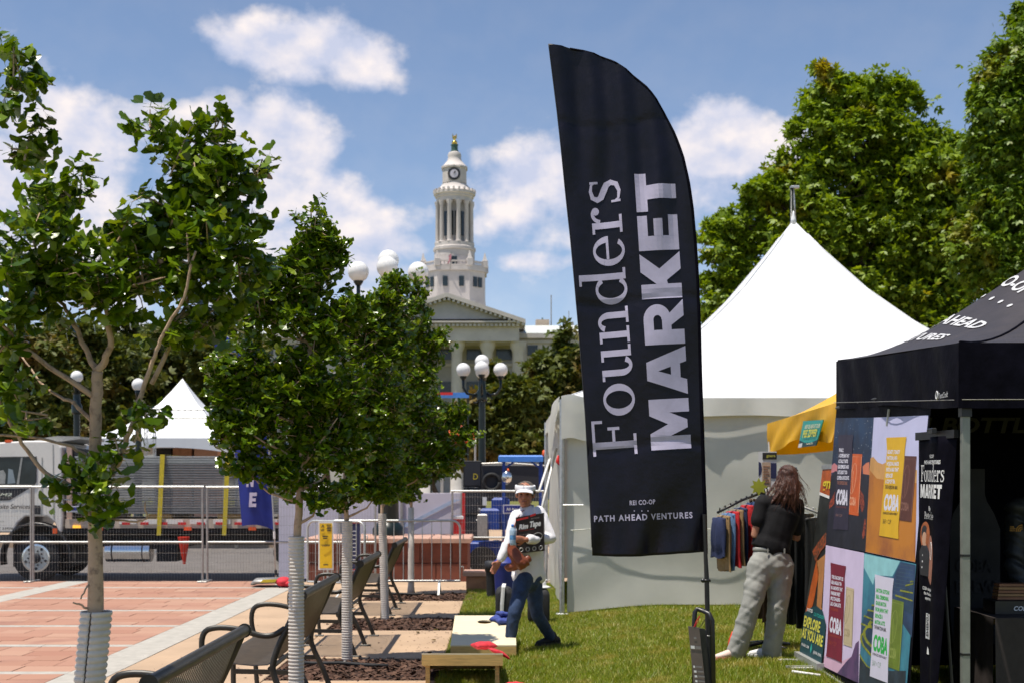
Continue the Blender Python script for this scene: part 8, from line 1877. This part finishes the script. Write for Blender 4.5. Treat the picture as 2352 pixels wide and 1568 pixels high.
def build_woman():
    Yw = 11.5; gz = lawn_z(2.2, Yw)
    q = lambda x, y, dy=0: P(x, y, Yw)+Vector((0, dy, 0))
    t = wthing('person', 'woman with long brown hair in black T-shirt and grey trousers seen from behind', 'person', Vector((q(1760,0).x, Yw, gz)))
    neck = q(1802,1140,.03); shL = q(1752,1152,.0); shR = q(1833,1160,.05); pel = q(1771,1285,.0); hL = q(1748,1296,-.01); hR = q(1795,1296,.02)
    kL = q(1722,1390,-.06); aL = q(1690,1492,-.02); kR = q(1786,1395,.0); aR = q(1775,1500,.06)
    eL = q(1733,1228,-.02); wL = q(1752,1222,.24); eR = q(1834,1236,.08); wR = q(1815,1215,.30)
    hc = q(1812,1098,.05); hf = Vector((.30,1,-.18)); body = MB()
    limb(body, [pel, pel.lerp(neck,.45), pel.lerp(neck,.8)], [(.15,.10),(.125,.09),(.15,.09)], 16, (1,0,0)); limb(body, [shL, neck+Vector((0,0,-.03)), shR], [.05,.055,.05]); limb(body, [neck+Vector((0,0,-.05)), hc+Vector((0,-.01,-.05))], [.05,.05]); at = head(body, hc, hf, (.10,.12,1), .225)
    limb(body, [hL, kL, aL], [.09,.055,.036]); limb(body, [hR, kR, aR], [.09,.055,.036]); limb(body, [shL, eL, wL], [.046,.037,.025]); limb(body, [shR, eR, wR], [.046,.037,.025])
    hand(body, wL, (.35,.9,.1), (0,.2,-1), -1, .6); hand(body, wR, (-.2,.95,.1), (0,.2,-1), 1, .6)
    b = fuse('body', body, skin, t, .0095, 2)
    for sx in (-1, 1): obj('eye', MB().ball(at(sx*.030,.079,.004), (.012,.008,.006), 10, 8), eyem, b, True)
    obj('mouth', MB().tube([at(-.02,.092,-.062), at(0,.099,-.062), at(.02,.092,-.062)], [.003,.004,.003], 6), lipm, b, True)
    tee = mat('tee_black', (.0095,.009,.0105), .8, .2, 14, .3, 70, spec=.25)
    sh = MB(); wst = q(1769,1262,.0); limb(sh, [wst, wst.lerp(neck,.35), wst.lerp(neck,.72), neck+Vector((0,0,-.04))], [(.178,.125),(.165,.12),(.185,.115),(.10,.075)], 18, (1,0,0)); limb(sh, [shL, neck+Vector((0,0,-.055)), shR], [.066,.062,.066])
    limb(sh, [shL, shL.lerp(eL,.55)], [.070,.068]); limb(sh, [shR, shR.lerp(eR,.72)], [.070,.066])
    fuse('t_shirt', sh, tee, t, .011, 5, .5, [(.003,20,12,10,0),(.002,36,10,-18,1),(.002,12,20,34,2)])
    pn = MB(); limb(pn, [pel+Vector((0,0,.09)), pel+Vector((0,0,.02)), pel+Vector((0,0,-.06))], [(.155,.11),(.175,.125),(.175,.13)], 18, (1,0,0)); limb(pn, [hL, kL, aL+Vector((0,0,-.02))], [.118,.090,.085]); limb(pn, [hR, kR, aR+Vector((0,0,-.015))], [.118,.090,.085])
    grey = mat('trouser_grey', (.30,.30,.275), .75, .08, 12, .2, 90)
    tro = fuse('trousers', pn, grey, t, .011, 4, .5, [(.003,18,14,22,0),(.0022,-36,20,46,1),(.0016,30,12,70,2)])
    obj('waistband', MB().tube([pel+Vector((.158*math.cos(a), .113*math.sin(a), .098)) for a in [k*PI/12 for k in range(25)]], [(.018,.005)]*25, 6, side=(0,0,1)), grey, tro, True)
    for x in (1757, 1795): obj('belt_loop', MB().box(q(x,1263,-.122), (.012,.008,.045)), grey, tro)
    shoe('shoe', aL+Vector((.0,0,0)), (-.93,-.3,0), gz, mat('shoe_pink', (.66,.50,.44), .6, .12, 12), mat('sole_coral', (.66,.26,.16), .6), t); shoe('shoe', aR, (-.75,.5,0), gz, M['paper'], M['paper'], t)
    # long loose hair in strands
    hm = mat('hair_brown', (.085,.026,.012), .45, .35, 40, .5, 120, col2=(.03,.011,.006), thr=.5, spec=.5, stretch=(3,3,.4)); hb = MB()
    for x, y, z, r in ((0,-.012,.042,(.080,.096,.082)),(0,-.04,-.02,(.074,.06,.08)),(-.03,-.045,-.09,(.05,.04,.07)),(.025,-.05,-.09,(.055,.04,.07))): hb.ball(at(x,y,z), r, 16, 12)
    rr = random.Random(3)
    for k in range(34):
        a = rr.uniform(-1.25, 1.25); p0 = at(.080*math.sin(a), -.070*math.cos(a)-.01, .04+rr.uniform(-.03,.03)); dx = -.045+.09*rr.random()+.05*math.sin(a); ln = rr.uniform(.20,.31)
        p1 = p0+Vector((dx*.4, -.03, -.10)); p2 = p0+Vector((dx*.9-.03, -.055+rr.uniform(-.02,.02), -ln*.75)); p3 = p0+Vector((dx*1.3-.05+rr.uniform(-.03,.03), -.045, -ln-.02)); hb.tube([p0,p1,p2,p3], [(.020,.012),(.021,.013),(.018,.011),(.005,.004)], 8)
    hair = fuse('hair', hb, hm, t, .007, 6, .5, [(.003,160,120,12,0),(.002,260,200,20,1)])
    hs = MB()
    for k in range(220):
        a = rr.uniform(-1.45, 1.45); p0 = at(.082*math.sin(a), -.082*math.cos(a)-.006, rr.uniform(-.02,.09)); dx = rr.uniform(-.06,.05)+.05*math.sin(a); ln = rr.uniform(.16,.33)
        hs.tube([p0, p0+Vector((dx*.3,-.02,-ln*.35)), p0+Vector((dx*.8,-.05+rr.uniform(-.02,.01),-ln*.7)), p0+Vector((dx*1.3-.02,-.05+rr.uniform(-.02,.02),-ln))], [.0016,.002,.0016,.0005], 4, caps=False)
    obj('loose_strands', hs, mat('hair_strand', (.10,.034,.015), .4, .4, 60, spec=.6), hair, True, recalc=False)['kind'] = 'stuff'
    sg = obj('sunglasses', MB().tube([at(-.07,.03,.10), at(-.03,.07,.115), at(.03,.07,.115), at(.07,.03,.10)], [(.006,.014)]*4, 6).tube([at(.07,.03,.10), at(.088,-.03,.075)], .005, 6), M['ink'], t, True)
build_woman()

def build_vendor():
    Yw = 9.45; gz = lawn_z(3.9, Yw); q = lambda x, y, dy=0: P(x, y, Yw)+Vector((0, dy, 0))
    t = wthing('person', 'person in dark outdoor jacket behind the stall table, cut by the right edge', 'person', Vector((q(2395,0).x, Yw, gz)))
    neck = q(2392,1135,-.06); shL = q(2338,1168,.0); shR = q(2448,1165,.0); pel = q(2402,1350,.08); eL = q(2330,1300,-.02); wL = q(2352,1385,-.16); eR = q(2468,1300,.02); wR = q(2450,1390,-.12)
    hc = q(2385,1085,-.10); body = MB(); limb(body, [pel, pel.lerp(neck,.5), pel.lerp(neck,.85)], [(.15,.11),(.15,.11),(.17,.11)], 16, (1,0,0)); limb(body, [shL, neck, shR], [.05,.055,.05]); limb(body, [neck+Vector((0,0,-.05)), hc], [.055,.055]); at = head(body, hc, (.1,-1,-.5), (0,-.3,1), .235)
    hL, hR = q(2378,1365,.08), q(2426,1365,.08); limb(body, [hL, hL+Vector((0,0,-.42)), Vector((hL.x,Yw+.08,gz+.08))], [.09,.058,.04]); limb(body, [hR, hR+Vector((0,0,-.42)), Vector((hR.x,Yw+.08,gz+.08))], [.09,.058,.04]); limb(body, [shL,eL,wL], [.05,.04,.027]); limb(body, [shR,eR,wR], [.05,.04,.027])
    hand(body, wL, (.1,-.7,-.6), (0,-.3,-1), 1, .5); hand(body, wR, (-.1,-.7,-.6), (0,-.3,-1), -1, .5); b = fuse('body', body, skin, t, .010, 2)
    for sx in (-1, 1): obj('eye', MB().ball(at(sx*.030,.079,.004), (.012,.008,.006), 10, 8), eyem, b, True)
    obj('mouth', MB().tube([at(-.02,.092,-.062), at(0,.099,-.062), at(.02,.092,-.062)], [.003,.004,.003], 6), lipm, b, True)
    jm = mat('jacket_dark', (.028,.03,.031), .5, .15, 12, .2, 40); j = MB(); limb(j, [pel+Vector((0,0,-.06)), pel.lerp(neck,.5), pel.lerp(neck,.82), pel.lerp(neck,.98)], [(.20,.15),(.20,.15),(.21,.15),(.10,.10)], 18, (1,0,0)); limb(j, [shL, neck+Vector((0,0,-.04)), shR], [.085,.08,.085]); limb(j, [shL,eL,wL.lerp(eL,.1)], [.088,.080,.058]); limb(j, [shR,eR,wR.lerp(eR,.1)], [.088,.080,.058])
    jk = fuse('jacket', j, jm, t, .012, 4, .5, [(.008,20,20,35,0),(.005,45,20,70,1)])
    tr = MB(); limb(tr, [pel, pel+Vector((0,0,-.08))], [(.165,.13),(.165,.13)], 16, (1,0,0)); limb(tr, [hL, hL+Vector((0,0,-.42)), Vector((hL.x,Yw+.08,gz+.09))], [.11,.08,.075]); limb(tr, [hR, hR+Vector((0,0,-.42)), Vector((hR.x,Yw+.08,gz+.09))], [.11,.08,.075]); fuse('trousers', tr, M['rubber'], t, .013, 3)
    for h_ in (hL, hR): shoe('shoe', (h_.x, Yw+.08, 0), (0,-1,0), gz, M['rubber'], M['paper'], t)
    hr = MB(); hr.ball(at(0,-.02,.05), (.09,.10,.085), 16, 12); hr.ball(at(0,-.06,-.02), (.075,.05,.07), 14, 10); fuse('hair', hr, mat('hair_dark', (.02,.014,.010), .5, .3, 60, .5, 120), t, .010, 1, .5, [(.004,120,90,100,0)])
    am = mat('logo_amber', (.62,.30,.04), .6); lx, ly = 2321, 1216; Yl = Yw-.13
    lp = lambda u, v: P(lx, ly, Yl)+Vector((u, 0, v))
    for k, w in enumerate(('THE','NORTH','FACE')): text_obj('lettering', w, lambda u, v, k=k: lp(u-.005, .018-.013*k+v), am, jk, width=(.03,.045,.036)[k], height=.009, bold=.03)
    for k in range(3):
        r0 = .018+.013*k; obj('logo_arc', MB().tube([lp(.045+r0*math.sin(a)*.0+.04-r0*math.cos(a), -.012+r0*math.sin(a)*1.1) for a in [i*PI/16 for i in range(9)]], .0042, 5), am, jk)
build_vendor()
# ------------------------------------------------------------------ small litter on the walk
def build_litter():
    dry = leaf_mat('dry_leaf', [(.12,.06,.02),(.20,.12,.03),(.16,.13,.03),(.09,.045,.02)], .1, .8)
    lv, lf = FAN[2]; me = bpy.data.meshes.new('fallen_leaf'); me.from_pydata([tuple(v) for v in lv], [], lf); me.materials.append(dry)
    spots = [(648,1446,'fallen leaf lying on the walk left of the second bench arm'),(690,1452,'fallen leaf beside the white pipe guard of the second tree'),(1000,1470,'fallen leaf on the concrete near the plywood board'),(965,1452,'fallen leaf on the concrete between the third bench and the board'),(1005,1445,'fallen leaf nearest the far edge of the lawn kerb'),(985,1500,'fallen leaf on the concrete in front of the third bench shadow'),(470,1500,'fallen leaf near the grey stone band at the lower left')]
    for x, y, lab in spots:
        p = on_plane(x, y, (0,0,.006), Vector((0,0,1))); o = bpy.data.objects.new('fallen_leaf', me); COL.objects.link(o); o.location = p; o.rotation_euler = (random.uniform(-.3,.3), random.uniform(-.3,.3), random.random()*6); o.scale = (.055,)*3
        tag(o, lab, 'leaf', 'fallen leaves on the walk')
    V = []; F = []; n = 0                                  # specks of bark and leaf crumbs
    for _ in range(900):
        x = random.uniform(-3.3, -.6); y = random.uniform(7, 21.5)
        if random.random() < .55: x = random.gauss(-.75, .22)
        if x > WALK_R-.01: continue
        l = random.uniform(.004, .02); a = random.random()*6; c, s = math.cos(a)*l, math.sin(a)*l; z = .006
        V += [(x-c, y-s, z), (x+s*.4, y-c*.4, z), (x+c, y+s, z), (x-s*.4, y+c*.4, z+.004)]; F.append((n,n+1,n+2,n+3)); n += 4
    tag(link('bark_crumbs', np_mesh('bark_crumbs', V, F), M['mulch']), 'scattered bark crumbs on the concrete walk', 'litter', kind='stuff')
build_litter()
